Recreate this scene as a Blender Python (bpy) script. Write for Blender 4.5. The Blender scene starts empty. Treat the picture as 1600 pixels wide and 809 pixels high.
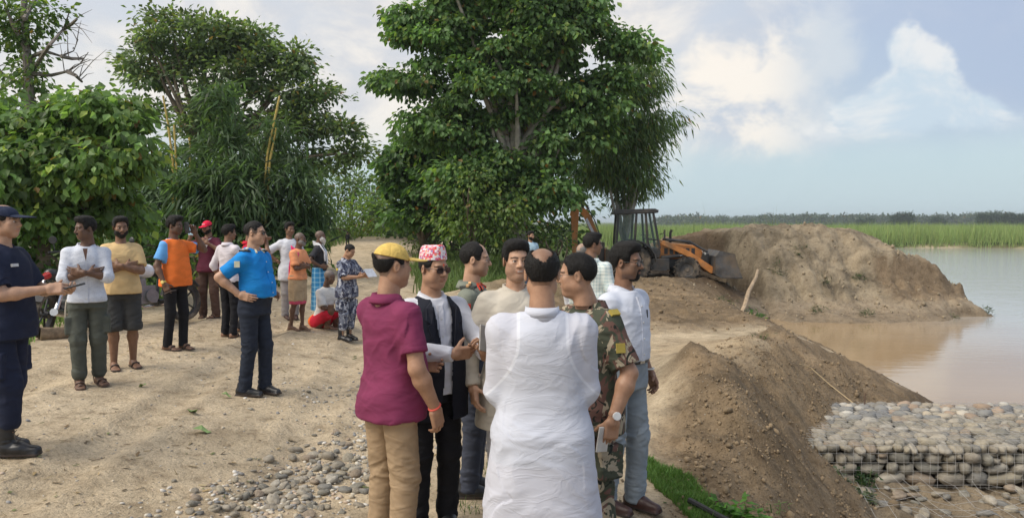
import bpy, bmesh, math, random
import numpy as np
from mathutils import Vector, Matrix, Euler

SC = bpy.context.scene
COL = SC.collection
rad = math.radians
RNG = np.random.default_rng(7)
random.seed(7)

# ------------------------------------------------------------------ camera
CAM_Z = 1.72
FPX = 1186.0                       # focal length in pixels of the 1600 px wide photograph
PITCH = math.atan(57.5 / FPX)
cam_d = bpy.data.cameras.new('camera')
cam_d.sensor_width = 36.0
cam_d.lens = 36.0 * FPX / 1600.0
cam_d.clip_start = 0.05
cam_d.clip_end = 9000
cam = bpy.data.objects.new('camera', cam_d)
COL.objects.link(cam)
cam.location = (0, 0, CAM_Z)
cam.rotation_euler = (math.pi / 2 - PITCH, 0, 0)
SC.camera = cam


def at(px, py, y):
    """photograph pixel -> world point at depth y (metres in front of the camera)"""
    u = (px - 800) / FPX
    v = (404.5 - py) / FPX
    dy = math.cos(PITCH) + v * math.sin(PITCH)
    dz = -math.sin(PITCH) + v * math.cos(PITCH)
    t = y / dy
    return Vector((u * t, y, CAM_Z + dz * t))


# ------------------------------------------------------------------ world, sun, exposure
SUN_AZ, SUN_EL = rad(-118), rad(48)          # azimuth measured from +Y towards +X
world = bpy.data.worlds.new('World')
SC.world = world
world.use_nodes = True
wn, wl = world.node_tree.nodes, world.node_tree.links
wn.clear()


class NT:
    """tiny node-tree helper"""
    def __init__(s, tree):
        s.t, s.n, s.l = tree, tree.nodes, tree.links

    def node(s, typ, **kw):
        nd = s.n.new(typ)
        for k, v in kw.items():
            setattr(nd, k, v)
        return nd

    def put(s, sock, v):
        if isinstance(v, bpy.types.NodeSocket):
            s.l.new(v, sock)
        elif v is not None:
            if sock.type == 'RGBA' and len(v) == 3:
                v = (*v, 1)
            sock.default_value = v

    def math(s, op, a, b=None, c=None, clamp=False):
        nd = s.node('ShaderNodeMath', operation=op, use_clamp=clamp)
        s.put(nd.inputs[0], a)
        if b is not None: s.put(nd.inputs[1], b)
        if c is not None: s.put(nd.inputs[2], c)
        return nd.outputs[0]

    def vmath(s, op, a, b=None):
        nd = s.node('ShaderNodeVectorMath', operation=op)
        s.put(nd.inputs[0], a)
        if b is not None: s.put(nd.inputs[1], b)
        return nd.outputs[0]

    def mix(s, f, a, b, typ='MIX'):
        nd = s.node('ShaderNodeMix', data_type='RGBA', blend_type=typ)
        s.put(nd.inputs[0], f); s.put(nd.inputs[6], a); s.put(nd.inputs[7], b)
        return nd.outputs[2]

    def ramp(s, f, stops, interp='LINEAR'):
        nd = s.node('ShaderNodeValToRGB')
        cr = nd.color_ramp
        cr.interpolation = interp
        while len(cr.elements) < len(stops):
            cr.elements.new(0.5)
        for e, (p, c) in zip(cr.elements, stops):
            e.position = p
            e.color = (*c, 1) if len(c) == 3 else c
        s.put(nd.inputs[0], f)
        return nd.outputs[0]

    def smooth(s, v, lo, hi, a=0.0, b=1.0):
        nd = s.node('ShaderNodeMapRange', interpolation_type='SMOOTHSTEP')
        s.put(nd.inputs[0], v)
        nd.inputs[1].default_value = lo; nd.inputs[2].default_value = hi
        nd.inputs[3].default_value = a; nd.inputs[4].default_value = b
        return nd.outputs[0]

    def noise(s, vec, scale, detail=4, rough=0.55, dist=0.0):
        nd = s.node('ShaderNodeTexNoise')
        s.put(nd.inputs['Vector'], vec)
        nd.inputs['Scale'].default_value = scale
        nd.inputs['Detail'].default_value = detail
        nd.inputs['Roughness'].default_value = rough
        nd.inputs['Distortion'].default_value = dist
        return nd.outputs['Fac']

    def scale(s, vec, sc, rot=(0, 0, 0)):
        nd = s.node('ShaderNodeMapping')
        s.put(nd.inputs[0], vec)
        nd.inputs['Scale'].default_value = sc
        nd.inputs['Rotation'].default_value = rot
        return nd.outputs[0]


def build_world():
    T = NT(world.node_tree)
    out = T.node('ShaderNodeOutputWorld')
    bg = T.node('ShaderNodeBackground')
    K = 0.10
    bg.inputs[1].default_value = K
    sky = T.node('ShaderNodeTexSky', sky_type='NISHITA', sun_disc=False,
                 sun_elevation=SUN_EL, sun_rotation=SUN_AZ % (2 * math.pi),
                 air_density=1.4, dust_density=2.0, ozone_density=1.5)
    d = T.node('ShaderNodeTexCoord').outputs['Generated']
    sep = T.node('ShaderNodeSeparateXYZ')
    T.put(sep.inputs[0], d)
    X, Y, Z = sep.outputs
    az = T.math('MULTIPLY', T.math('ARCTAN2', X, Y), 57.2958)      # degrees, + to the right
    el = T.math('MULTIPLY', T.math('ARCSINE', Z), 57.2958)
    nz = T.noise(T.scale(d, (1, 1, 2.2)), 2.6, 3, 0.6, 0.25)
    n2 = T.noise(T.scale(d, (1, 1, 1.4)), 9.0, 5, 0.62, 0.35)
    n3 = T.noise(d, 26.0, 3, 0.6)
    wob = T.math('ADD', T.math('MULTIPLY', T.math('SUBTRACT', n2, 0.5), 5.2), T.math('MULTIPLY', T.math('SUBTRACT', n3, 0.5), 1.4))

    def blob(a, e, ra, re):
        u = T.math('DIVIDE', T.math('SUBTRACT', az, a), ra)
        v = T.math('DIVIDE', T.math('SUBTRACT', el, e), re)
        r = T.math('SQRT', T.math('ADD', T.math('MULTIPLY', u, u), T.math('MULTIPLY', v, v)))
        return T.math('MULTIPLY', T.math('SUBTRACT', 1.0, r), min(ra, re))      # ~ signed degrees inside

    def union(lst):
        v = lst[0]
        for w in lst[1:]:
            v = T.math('SMOOTH_MAX', v, w, 0.8)
        return v
    k = 0.43 / K
    S = lambda r, g, b: (r * k, g * k, b * k)
    # clear/hazy sky: Nishita under a thin pale veil
    veil = T.ramp(T.math('DIVIDE', el, 60.0), [(0.0, S(.56, .70, .76)), (0.06, S(.50, .66, .76)), (0.22, S(.46, .55, .70)), (0.5, S(.50, .56, .68)), (1.0, S(.48, .54, .66))])
    c = T.mix(0.88, sky.outputs[0], veil)
    # lavender-blue gap to the right of the towers
    gap = T.math('MULTIPLY', T.smooth(az, 16, 34), T.smooth(el, 4.0, 8.0))
    c = T.mix(T.math('MULTIPLY', gap, 0.75), c, S(.40, .50, .70))
    # high grey-cream cloud sheet
    sheet = T.smooth(T.math('ADD', nz, T.math('MULTIPLY', n2, 0.25)), 0.46, 0.68)
    left = T.smooth(az, 9, 25, 1.0, 0.15)
    high = T.smooth(el, 1.5, 9)
    warm = T.mix(T.smooth(n2, 0.36, 0.62), S(.54, .58, .67), S(1.04, .96, .86))
    c = T.mix(T.math('MULTIPLY', T.math('MULTIPLY', sheet, high), T.math('MULTIPLY', left, 0.85)), c, warm)
    flat = T.math('MULTIPLY', left, high)
    c = T.mix(T.math('MULTIPLY', flat, 0.42), c, S(.92, .885, .84))
    # lit cumulus, big soft one, then the tower to its right
    b1 = union([blob(17.5, 9.0, 5.6, 4.6), blob(15.4, 11.6, 2.6, 2.6), blob(21.0, 7.0, 5.0, 2.4), blob(13.5, 8.0, 2.6, 2.4), blob(21.5, 11.6, 3.6, 3.0)])
    m1 = T.smooth(T.math('ADD', b1, wob), -0.7, 1.5)
    c1 = T.mix(T.smooth(n2, 0.38, 0.58), S(.60, .66, .75), S(1.02, .95, .86))
    c1 = T.mix(T.smooth(az, 17.5, 23), c1, S(.68, .74, .80))
    c = T.mix(T.math('MULTIPLY', m1, 0.85), c, c1)
    b2 = union([blob(27.6, 8.0, 3.2, 2.6), blob(27.0, 11.2, 1.25, 1.9), blob(28.4, 9.8, 1.7, 1.6), blob(24.3, 7.4, 2.6, 1.6), blob(30.6, 7.0, 2.6, 1.4), blob(26.5, 6.2, 6.0, 1.0)])
    m2 = T.smooth(T.math('ADD', b2, T.math('MULTIPLY', wob, 0.55)), -0.12, 0.55)
    m2 = T.math('MULTIPLY', m2, T.smooth(el, 4.8, 6.6))
    c2 = T.mix(T.smooth(T.math('ADD', n2, T.math('MULTIPLY', T.math('SUBTRACT', 27.5, az), 0.02)), 0.40, 0.62), S(.62, .74, .84), S(.88, .89, .89))
    c = T.mix(T.math('MULTIPLY', m2, 0.9), c, c2)
    # pale band of humid air along the horizon
    c = T.mix(T.smooth(el, 0.0, 6.5, 0.75, 0.0), c, S(.60, .73, .78))
    T.put(bg.inputs[0], c)
    T.l.new(bg.outputs[0], out.inputs[0])


build_world()
world.cycles.sampling_method = 'MANUAL'
world.cycles.sample_map_resolution = 256
sun_d = bpy.data.lights.new('sun', 'SUN')
sun_d.energy = 1.5
sun_d.angle = rad(42)
sun_d.color = (1.0, 0.93, 0.82)
sun = bpy.data.objects.new('sun', sun_d)
COL.objects.link(sun)
sun_dir = Vector((math.sin(SUN_AZ) * math.cos(SUN_EL), math.cos(SUN_AZ) * math.cos(SUN_EL), math.sin(SUN_EL)))
sun.rotation_euler = (-sun_dir).to_track_quat('-Z', 'Y').to_euler()
sun.location = sun_dir * 50
SC.view_settings.view_transform = 'Standard'
SC.view_settings.look = 'None'
SC.view_settings.gamma = 1
SC.view_settings.use_curve_mapping = False
SC.view_settings.exposure = 1.22
SC.cycles.max_bounces = 6
SC.cycles.transparent_max_bounces = 6


# ------------------------------------------------------------------ noise
def _hash(ix, iy, iz, seed):
    h = (ix.astype(np.int64) * 374761393 + iy.astype(np.int64) * 668265263 + iz.astype(np.int64) * 1274126177 + seed * 974634777) & 0xFFFFFFFF
    h = ((h ^ (h >> 13)) * 1274126177) & 0xFFFFFFFF
    h = (h ^ (h >> 16)) & 0xFFFFFF
    return h.astype(np.float32) / float(0xFFFFFF)


def vnoise(x, y, z=None, seed=0):
    """value noise, 0..1"""
    x = np.asarray(x, np.float32); y = np.asarray(y, np.float32)
    x0, y0 = np.floor(x), np.floor(y)
    fx, fy = x - x0, y - y0
    fx = fx * fx * (3 - 2 * fx); fy = fy * fy * (3 - 2 * fy)
    if z is None:
        zz = np.zeros_like(x0)
        a = _hash(x0, y0, zz, seed); b = _hash(x0 + 1, y0, zz, seed)
        c = _hash(x0, y0 + 1, zz, seed); d = _hash(x0 + 1, y0 + 1, zz, seed)
        return (a * (1 - fx) + b * fx) * (1 - fy) + (c * (1 - fx) + d * fx) * fy
    z = np.asarray(z, np.float32)
    z0 = np.floor(z); fz = z - z0; fz = fz * fz * (3 - 2 * fz)
    r = 0
    for k in (0, 1):
        a = _hash(x0, y0, z0 + k, seed); b = _hash(x0 + 1, y0, z0 + k, seed)
        c = _hash(x0, y0 + 1, z0 + k, seed); d = _hash(x0 + 1, y0 + 1, z0 + k, seed)
        v = (a * (1 - fx) + b * fx) * (1 - fy) + (c * (1 - fx) + d * fx) * fy
        r = r + v * (fz if k else 1 - fz)
    return r


def fbm(x, y, z=None, oct=4, seed=0, gain=0.5):
    a, s, t = 1.0, 0.0, 0.0
    for o in range(oct):
        f = 2.03 ** o
        s = s + a * (vnoise(x * f + 17.3 * o, y * f - 9.1 * o, None if z is None else z * f, seed + o) - 0.5)
        t += a
        a *= gain
    return s / t * 2          # about -1..1


def sstep(v, lo, hi):
    t = np.clip((v - lo) / (hi - lo), 0, 1)
    return t * t * (3 - 2 * t)


# ------------------------------------------------------------------ object helpers
def mesh_np(name, V, F, smooth=True, cols=None, mat_idx=None):
    """V (n,3); F: list of arrays of equal-width faces or one array"""
    me = bpy.data.meshes.new(name)
    Fs = F if isinstance(F, list) else [F]
    Fs = [np.asarray(f, np.int32) for f in Fs if len(f)]
    V = np.asarray(V, np.float32)
    me.vertices.add(len(V))
    me.vertices.foreach_set('co', V.ravel())
    loops = np.concatenate([f.ravel() for f in Fs])
    sizes = np.concatenate([np.full(len(f), f.shape[1], np.int32) for f in Fs])
    me.loops.add(len(loops))
    me.loops.foreach_set('vertex_index', loops)
    me.polygons.add(len(sizes))
    st = np.zeros(len(sizes), np.int32)
    st[1:] = np.cumsum(sizes)[:-1]
    me.polygons.foreach_set('loop_start', st)
    me.polygons.foreach_set('use_smooth', np.full(len(sizes), smooth, bool))
    if mat_idx is not None:
        me.polygons.foreach_set('material_index', np.asarray(mat_idx, np.int32))
    me.update(calc_edges=True)
    if cols is not None:
        ca = me.color_attributes.new('Col', 'FLOAT_COLOR', 'POINT')
        c4 = np.ones((len(V), 4), np.float32)
        c4[:, :3] = cols
        ca.data.foreach_set('color', c4.ravel())
    return me


def link(name, me, mat=None, parent=None, loc=None, rot=None):
    o = bpy.data.objects.new(name, me)
    COL.objects.link(o)
    if me is not None and mat is not None:
        for m in (mat if isinstance(mat, (list, tuple)) else [mat]):
            me.materials.append(m)
    if parent is not None: o.parent = parent
    if loc is not None: o.location = loc
    if rot is not None: o.rotation_euler = rot
    return o


def tag(o, label=None, cat=None, group=None, kind=None):
    for k, v in (('label', label), ('category', cat), ('group', group), ('kind', kind)):
        if v: o[k] = v
    return o


def empty(name, loc=(0, 0, 0), rz=0.0, label=None, cat=None, group=None):
    o = bpy.data.objects.new(name, None)
    COL.objects.link(o)
    o.location = loc
    o.rotation_euler = (0, 0, rz)
    o.empty_display_size = 0.2
    return tag(o, label, cat, group)


class MB:
    """collects simple solids into one mesh"""
    def __init__(s):
        s.v, s.f, s.n, s.mi = [], [], 0, []

    def add(s, V, F, mi=0):
        V = [tuple(v) for v in V]
        s.v += V
        s.f += [tuple(i + s.n for i in f) for f in F]
        s.mi += [mi] * len(F)
        s.n += len(V)

    def box(s, c, size, rot=None, mi=0, taper=1.0):
        hx, hy, hz = size[0] / 2, size[1] / 2, size[2] / 2
        V = [Vector((x * hx * (taper if z > 0 else 1), y * hy * (taper if z > 0 else 1), z * hz)) for z in (-1, 1) for y in (-1, 1) for x in (-1, 1)]
        M = Euler(rot).to_matrix() if rot is not None else Matrix.Identity(3)
        V = [M @ v + Vector(c) for v in V]
        s.add(V, [(0, 2, 3, 1), (4, 5, 7, 6), (0, 1, 5, 4), (2, 6, 7, 3), (0, 4, 6, 2), (1, 3, 7, 5)], mi)

    def prism(s, poly, axis, a, b, mi=0):
        """polygon given as 2-D points in the plane normal to axis, extruded from a to b"""
        def P(p, t):
            return {'x': (t, p[0], p[1]), 'y': (p[0], t, p[1]), 'z': (p[0], p[1], t)}[axis]
        n = len(poly)
        V = [P(p, a) for p in poly] + [P(p, b) for p in poly]
        F = [tuple(range(n))[::-1], tuple(range(n, 2 * n))] + [(i, (i + 1) % n, n + (i + 1) % n, n + i) for i in range(n)]
        s.add(V, F, mi)

    def tube(s, pts, r, n=8, mi=0, cap=True, flat=None):
        pts = [Vector(p) for p in pts]
        rs = r if isinstance(r, (list, tuple)) else [r] * len(pts)
        V, F = [], []
        prev = None
        for i, p in enumerate(pts):
            d = (pts[min(i + 1, len(pts) - 1)] - pts[max(i - 1, 0)])
            if d.length < 1e-9: d = Vector((0, 0, 1))
            d.normalize()
            if prev is None:
                u = d.orthogonal().normalized()
            else:
                u = prev - d * prev.dot(d)
                u = u.normalized() if u.length > 1e-6 else d.orthogonal().normalized()
            prev = u
            w = d.cross(u)
            for k in range(n):
                a = 2 * math.pi * k / n
                V.append(p + (u * math.cos(a) + w * math.sin(a)) * rs[i])
        for i in range(len(pts) - 1):
            for k in range(n):
                F.append((i * n + k, i * n + (k + 1) % n, (i + 1) * n + (k + 1) % n, (i + 1) * n + k))
        if cap:
            F.append(tuple(range(n))[::-1])
            F.append(tuple(range((len(pts) - 1) * n, len(pts) * n)))
        s.add(V, F, mi)

    def cyl(s, a, b, r, n=16, mi=0):
        s.tube([a, b], r, n, mi)

    def lathe(s, prof, c, axis='z', n=24, mi=0):
        """prof: list of (r, t); closed surface of revolution about axis through c"""
        V, F = [], []
        c = Vector(c)
        for r, t in prof:
            for k in range(n):
                a = 2 * math.pi * k / n
                u, w = r * math.cos(a), r * math.sin(a)
                V.append(c + Vector({'z': (u, w, t), 'x': (t, u, w), 'y': (u, t, w)}[axis]))
        m = len(prof)
        for i in range(m - 1):
            for k in range(n):
                F.append((i * n + k, i * n + (k + 1) % n, (i + 1) * n + (k + 1) % n, (i + 1) * n + k))
        s.add(V, F, mi)

    def mesh(s, name, smooth=False):
        me = bpy.data.meshes.new(name)
        me.from_pydata(s.v, [], s.f)
        me.polygons.foreach_set('material_index', s.mi)
        me.polygons.foreach_set('use_smooth', [smooth] * len(s.f))
        me.update()
        return me

    def build(s, name, mat, parent=None, smooth=False, bevel=0.0, loc=None, rot=None):
        me = s.mesh(name, smooth)
        if smooth:
            try: me.set_sharp_from_angle(angle=rad(40))
            except Exception: pass
        o = link(name, me, mat, parent, loc, rot)
        if bevel:
            md = o.modifiers.new('bevel', 'BEVEL')
            md.width = bevel; md.segments = 2; md.limit_method = 'ANGLE'; md.angle_limit = rad(35)
        return o


# ------------------------------------------------------------------ materials
MATS = {}


def new_mat(name):
    m = bpy.data.materials.new(name)
    m.use_nodes = True
    T = NT(m.node_tree)
    b = T.n['Principled BSDF']
    return m, T, b


def plain(name, col, rough=0.6, metal=0.0, var=0.12, scale=14.0, bump=0.0, bscale=60.0, spec=0.5, dirt=None, dirt_amt=0.0):
    """solid colour broken up by noise"""
    if name in MATS: return MATS[name]
    m, T, b = new_mat(name)
    co = T.node('ShaderNodeTexCoord').outputs['Object']
    n = T.noise(co, scale, 5, 0.6)
    lo = tuple(c * (1 - var) for c in col); hi = tuple(min(1, c * (1 + var)) for c in col)
    c = T.mix(T.smooth(n, 0.3, 0.7), lo, hi)
    if dirt:
        nd = T.noise(co, scale * 0.45, 6, 0.65)
        c = T.mix(T.math('MULTIPLY', T.smooth(nd, 0.42, 0.68), dirt_amt), c, dirt)
    T.put(b.inputs['Base Color'], c)
    b.inputs['Roughness'].default_value = rough
    b.inputs['Metallic'].default_value = metal
    b.inputs['Specular IOR Level'].default_value = spec
    if bump:
        bp = T.node('ShaderNodeBump')
        bp.inputs['Strength'].default_value = bump
        bp.inputs['Distance'].default_value = 0.01
        T.put(bp.inputs['Height'], T.noise(co, bscale, 4, 0.6))
        T.put(b.inputs['Normal'], bp.outputs[0])
    MATS[name] = m
    return m
# ------------------------------------------------------------------ terrain
WATER_Z = -1.65


def edge_x(y):
    return np.interp(y, [0, 3.5, 5.2, 9.5, 12, 14, 25, 26.5, 28], [1.05, 1.25, 1.55, 2.7, 3.9, 5.0, 5.3, 6.2, 7.2])


CR_X = [5.2, 6.2, 7.2, 8.3, 9.1, 11, 13.2, 14.6, 15.9, 16.9, 17.3, 17.7, 30]
CR_Z = [-0.35, 0.35, 0.95, 1.15, 1.42, 1.55, 1.45, 1.10, 0.55, -0.30, -1.3, -2.5, -2.7]


def height(x, y, detail=True):
    x = np.asarray(x, np.float64); y = np.asarray(y, np.float64)
    base = -0.30 + 0.52 * (1 - sstep(x, -6.0, 2.2)) + 0.0
    base = base + sstep(-x, 2.5, 5.5) * np.clip(0.03 * (y - 14), 0, 0.75) * (1 - 0.6 * sstep(-x, 10, 16))
    # shallow rut where the cobbles lie
    base = base - 0.10 * np.exp(-(((x + 1.5) / 0.9) ** 2 + ((y - 5.6) / 1.1) ** 2))
    for c0, a0 in ((-3.3, .05), (-4.7, .045), (-2.0, .04)):
        cx = c0 + .25 * np.sin(y * .35) - .02 * (y - 8)
        base = base - a0 * np.exp(-((x - cx) / .16) ** 2) * (y < 22) * (.5 + .5 * vnoise(y * .8, x * 0, seed=71)) + a0 * .5 * np.exp(-((np.abs(x - cx) - .24) / .07) ** 2) * (y < 22)
    ch = np.exp(-(((x + 1.4) / 1.0) ** 2 + ((y - 7.6) / 1.3) ** 2))
    base = base + ch * (.07 * fbm(x * 2.2, y * 2.2, oct=4, seed=72))
    # heaps left by the digger
    base = base + 0.36 * np.exp(-(((x - 2.35) / 0.62) ** 2 + ((y - 9.3) / 1.3) ** 2))
    base = base + 0.26 * np.exp(-(((x - 2.15) / 0.55) ** 2 + ((y - 7.8) / 1.5) ** 2)) + 0.28 * np.exp(-(((x - 3.6) / 0.9) ** 2 + ((y - 11.2) / 1.2) ** 2))
    base = base + 0.55 * np.exp(-(((x + 0.1) / 1.3) ** 2 + ((y - 17.5) / 1.0) ** 2))
    base = base + 0.14 * np.exp(-(((x - 4.9) / 1.9) ** 2 + ((y - 25.2) / 0.9) ** 2))
    # bank down to the terrace / river
    s = x - edge_x(y) + 0.18 * fbm(y * 1.1, x * 0.2, oct=3, seed=3)
    sl = np.interp(y, [0, 9.5, 13], [0.92, 0.92, 0.50])
    drop = sl * (np.sqrt(np.maximum(s, 0) ** 2 + 0.04) - 0.2) * (s > 0)
    land = base - drop
    floor = np.where(y < 11.6, -1.58, -1.58 - 1.0 * sstep(y, 11.6, 13.0))
    floor = floor - 0.9 * sstep(x, 10.5, 12.5) * (y < 11.6)
    z = np.maximum(land, floor)
    # mound on the river bank
    jx = x + 0.35 * fbm(x * 0.8, y * 0.8, oct=3, seed=11)
    jy = y + 0.35 * fbm(x * 0.7 + 5, y * 0.7, oct=3, seed=12)
    c = np.interp(jx, CR_X, CR_Z)
    t = np.interp(x, [6.0, 8.4, 9.4], [33.8, 33.2, 30.6]) - jy
    soft = np.interp(t, [-6, -3.5, 0, 0.5, 1.6, 2.8, 3.3, 3.9, 5.4, 7], [-3.0, 0.0, 0.0, -0.06, -0.85, -2.05, -2.55, -2.85, -3.2, -4.3])
    scarp = np.interp(t, [-6, -3.5, 0, 1.0, 2.15, 2.4, 2.9, 3.9, 5.4, 7], [-3.0, 0, 0, -0.28, -0.75, -1.75, -2.1, -2.75, -3.2, -4.3])
    k = sstep(jx, 12.6, 13.6)
    prof = soft * (1 - k) + scarp * k
    m = np.where(jx < 17.3, c + prof * np.clip((c + 1.75) / 3.2, 0.15, 1.0), c - 0.2)
    m = m - 1.1 * np.maximum(0, np.abs(y - 28.4) - 1.3 + .5 * fbm(x, y, oct=2, seed=29)) * sstep(x, 14.8, 16.8)
    m = m + 0.30 * (np.abs(fbm(x * 0.9, y * 1.3, oct=4, seed=21)) - 0.3) * sstep(m, -1.5, -0.8)
    ridged = 1 - np.abs(fbm(x * 1.6 + 0.7 * y, y * 0.55, oct=3, seed=23))
    m = m - 0.22 * sstep(ridged, 0.86, 0.99) * sstep(t, 0.4, 1.0) * sstep(m, -1.45, -0.9) * (1 - 0.4 * k)
    m = m + 0.15 * np.maximum(fbm(x * 3.0, y * 3.4, oct=4, seed=24, gain=.65), -.25) * sstep(m, -1.5, -1.0)
    m = np.where((y > 22) & (y < 40), m, -9)
    z = np.maximum(z, m)
    # beyond: river, far bank, fields
    rv = sstep(y, 27, 29) * sstep(x, 8.6, 10.6) * (1 - sstep(y, 95 + 5 * fbm(x * 0.05, y * 0, oct=3, seed=5), 98 + 5 * fbm(x * 0.05, y * 0, oct=3, seed=5)))
    far = np.where(y > 60, -0.95, -0.35)
    z = np.where((y > 32.5) & (m < -2.0), far * (1 - rv) + (-2.6) * rv, z)
    z = np.where((y > 34) & (x > 8), np.minimum(z, far * (1 - rv) + (-2.6) * rv + (m > -2) * 3), z)
    if detail:
        near = 1 - sstep(y, 30, 45)
        br = brown_mask(x, y)
        z = z + near * (0.018 * fbm(x * 1.3, y * 1.3, oct=3, seed=31) + 0.010 * fbm(x * 6, y * 6, oct=3, seed=32))
        z = z + near * br * (0.13 * fbm(x * 2.2 + y * 0.8, y * 1.9, oct=5, seed=33, gain=.62) + 0.075 * np.maximum(0, fbm(x * 6.5, y * 6.5, oct=4, seed=34, gain=.65)))
        z = z + near * br * (y < 14) * (.20 * (np.abs(fbm(x * 1.3 + .4 * y, y * 1.1, oct=4, seed=37, gain=.55)) - .25))
        gr = sstep(br, 0.3, 0.8) * (s > 0) * (y < 13)
        z = z - gr * 0.05 * sstep(1 - np.abs(fbm(y * 2.2 + x * 0.55, x * 0.5, oct=3, seed=35)), 0.75, 1.0) - gr * .022 * fbm(y * 7.5 + x * 1.6, x * .9, oct=3, seed=36)
    return z


def brown_mask(x, y):
    s = x - edge_x(y)
    n = fbm(x * 0.8, y * 0.8, oct=3, seed=41)
    a = sstep(s + 0.35 * n, -0.75, -0.25) * (y < 14)
    b = sstep(x + 0.6 * n, -1.5, 0.2) * sstep(y + 0.8 * n, 13.2, 15.5) * (y < 40)
    flat = np.exp(-(((x - 3.1) / 1.5) ** 2 + ((y - 11.6) / 1.3) ** 2))
    return np.clip(np.maximum(a, b) - 0.9 * flat * (s < 0.3), 0, 1)


def gz(x, y):
    return float(height(np.array([x]), np.array([y]))[0])


def build_ground():
    def steps(lst):
        out = []
        for a, b, d in lst:
            out += list(np.arange(a, b, d))
        return out
    g1 = list(np.geomspace(46, 3500, 46))
    xs = sorted([-v for v in g1] + [-46 + 0.0] + steps([(-45, -14, 1.0), (-14, -8, 0.25), (-8, -4.5, 0.12), (-4.5, 4.8, 0.055), (4.8, 9, 0.085), (9, 19, 0.11), (19, 46, 1.0)]) + g1)
    xs = np.array(sorted(set(np.round(xs, 4))))
    ys = np.array(steps([(-60, -4, 8), (-4, 2, 0.5), (2, 11.8, 0.055), (11.8, 24, 0.12), (24, 33, 0.11), (33, 60, 0.6), (60, 130, 1.6)]) + list(np.geomspace(130, 4200, 34)))
    X, Y = np.meshgrid(xs, ys)
    x, y = X.ravel(), Y.ravel()
    z = height(x, y)
    z = np.where(y > 150, np.maximum(z, -0.9), z)
    V = np.stack([x, y, z], 1)
    nx, ny = len(xs), len(ys)
    i = np.arange(nx * ny).reshape(ny, nx)
    F = np.stack([i[:-1, :-1], i[:-1, 1:], i[1:, 1:], i[1:, :-1]], -1).reshape(-1, 4)
    # base colours of the different soils
    n1 = fbm(x * 0.5, y * 0.5, oct=4, seed=51)[:, None]
    n2 = fbm(x * 2.1, y * 2.1, oct=4, seed=52)[:, None]
    tan = np.array([.565, .465, .325]) * (1 + 0.16 * n1 + 0.10 * n2)
    grey = np.array([.47, .40, .30])
    tan = tan * (1 - 0.35 * sstep(n1, 0.1, 0.6)) + grey * 0.35 * sstep(n1, 0.1, 0.6)
    n3 = fbm(x * 4.5, y * 4.5, oct=4, seed=53, gain=.6)[:, None]
    brown = np.array([.235, .175, .110]) * (1 + 0.25 * n1 + 0.30 * n2 + .28 * n3)
    crack = sstep(1 - np.abs(fbm(x * 1.1, y * 1.6, oct=4, seed=55)), .80, .98)[:, None]
    moundc = np.array([.345, .285, .20]) * (1 + 0.24 * n1 + 0.24 * n2) * (1 - .35 * crack)
    wet = np.array([.155, .115, .075])
    sand = np.array([.34, .275, .195])
    green = np.array([.085, .12, .035]) * (1 + 0.3 * n1)
    b = brown_mask(x, y)[:, None]
    c = tan * (1 - b) + brown * b
    sflat = np.exp(-(((x - 3.1) / 1.6) ** 2 + ((y - 11.4) / 1.3) ** 2))[:, None]
    c = c * (1 - 0.5 * sflat) + np.array([.42, .31, .185]) * 0.5 * sflat
    md = (sstep(x + 0.5 * n1[:, 0], 8.2, 9.0) * sstep(y, 25.5, 26.5) * (1 - sstep(y, 36, 40)))[:, None]
    c = c * (1 - md) + moundc * md
    # dark brown dug face (left flank) and brown scarp
    dk = sstep(x, 5, 6) * (1 - sstep(x + 0.9 * n1[:, 0], 8.2, 8.9)) * sstep(y, 25, 27) * (y < 36)
    c = c * (1 - dk[:, None]) + np.array([.165, .118, .075]) * dk[:, None]
    sc = (sstep(x + 0.3 * n2[:, 0], 13.3, 13.9) * (z > -1.15) * (z < 0.45) * sstep(y, 26, 27) * (1 - sstep(y, 28.6, 29.0)))[:, None]
    c = c * (1 - 0.75 * sc) + np.array([.215, .155, .098]) * 0.75 * sc
    be = (sstep(-z, 0.95, 1.25) * (y > 25) * (y < 34) * (x > 7.5))[:, None]
    c = c * (1 - be) + sand * (1 + 0.12 * n2) * be
    w = (sstep(-z + 0.06 * n2[:, 0], 1.30, 1.5) * ((y > 11.8) & (y < 60)) * (1 - 0.6 * be[:, 0]))[:, None]
    c = c * (1 - w) + wet * w
    # grassy ground away from the road
    path = np.interp(y, [8, 14, 25, 50, 80], [-4.2, -4.3, -5.2, -7.2, -8.5])
    half = np.interp(y, [8, 14, 25, 50], [3.2, 3.0, 1.6, 1.3])
    gl = sstep(np.abs(x - path) + 0.5 * n1[:, 0] + 0.3 * n2[:, 0], half, half + 0.7) * (x < path) * sstep(y, 4, 6)
    gr = sstep(np.abs(x - path) + 0.5 * n1[:, 0], half, half + 0.7) * (x > path) * sstep(y + n1[:, 0], 17, 19) * (1 - sstep(x, 0.3, 1.6)) * (1 - 0.8 * np.exp(-(((x + 0.1) / 1.3) ** 2 + ((y - 17.5) / 1.0) ** 2)))
    gf = sstep(y, 36, 40) * (z > -1.6) * (np.abs(x - path) > half)
    g = np.clip(np.maximum(np.maximum(gl, gr), gf), 0, 1)[:, None]
    c = c * (1 - g) + green * g
    tr = ((y < 11.75) & (z < -1.35))[:, None]
    c = np.where(tr, np.array([.26, .21, .145]) * (1 + 0.2 * n2), c)
    me = mesh_np('ground', V, F, True, np.clip(c, 0.01, 0.9))
    m, T, bs = new_mat('soil')
    att = T.node('ShaderNodeAttribute', attribute_name='Col').outputs['Color']
    geo = T.node('ShaderNodeNewGeometry').outputs['Position']
    a = T.noise(geo, 5.0, 4, 0.7)
    f = T.noise(geo, 38.0, 5, 0.75)
    sp = f
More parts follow.
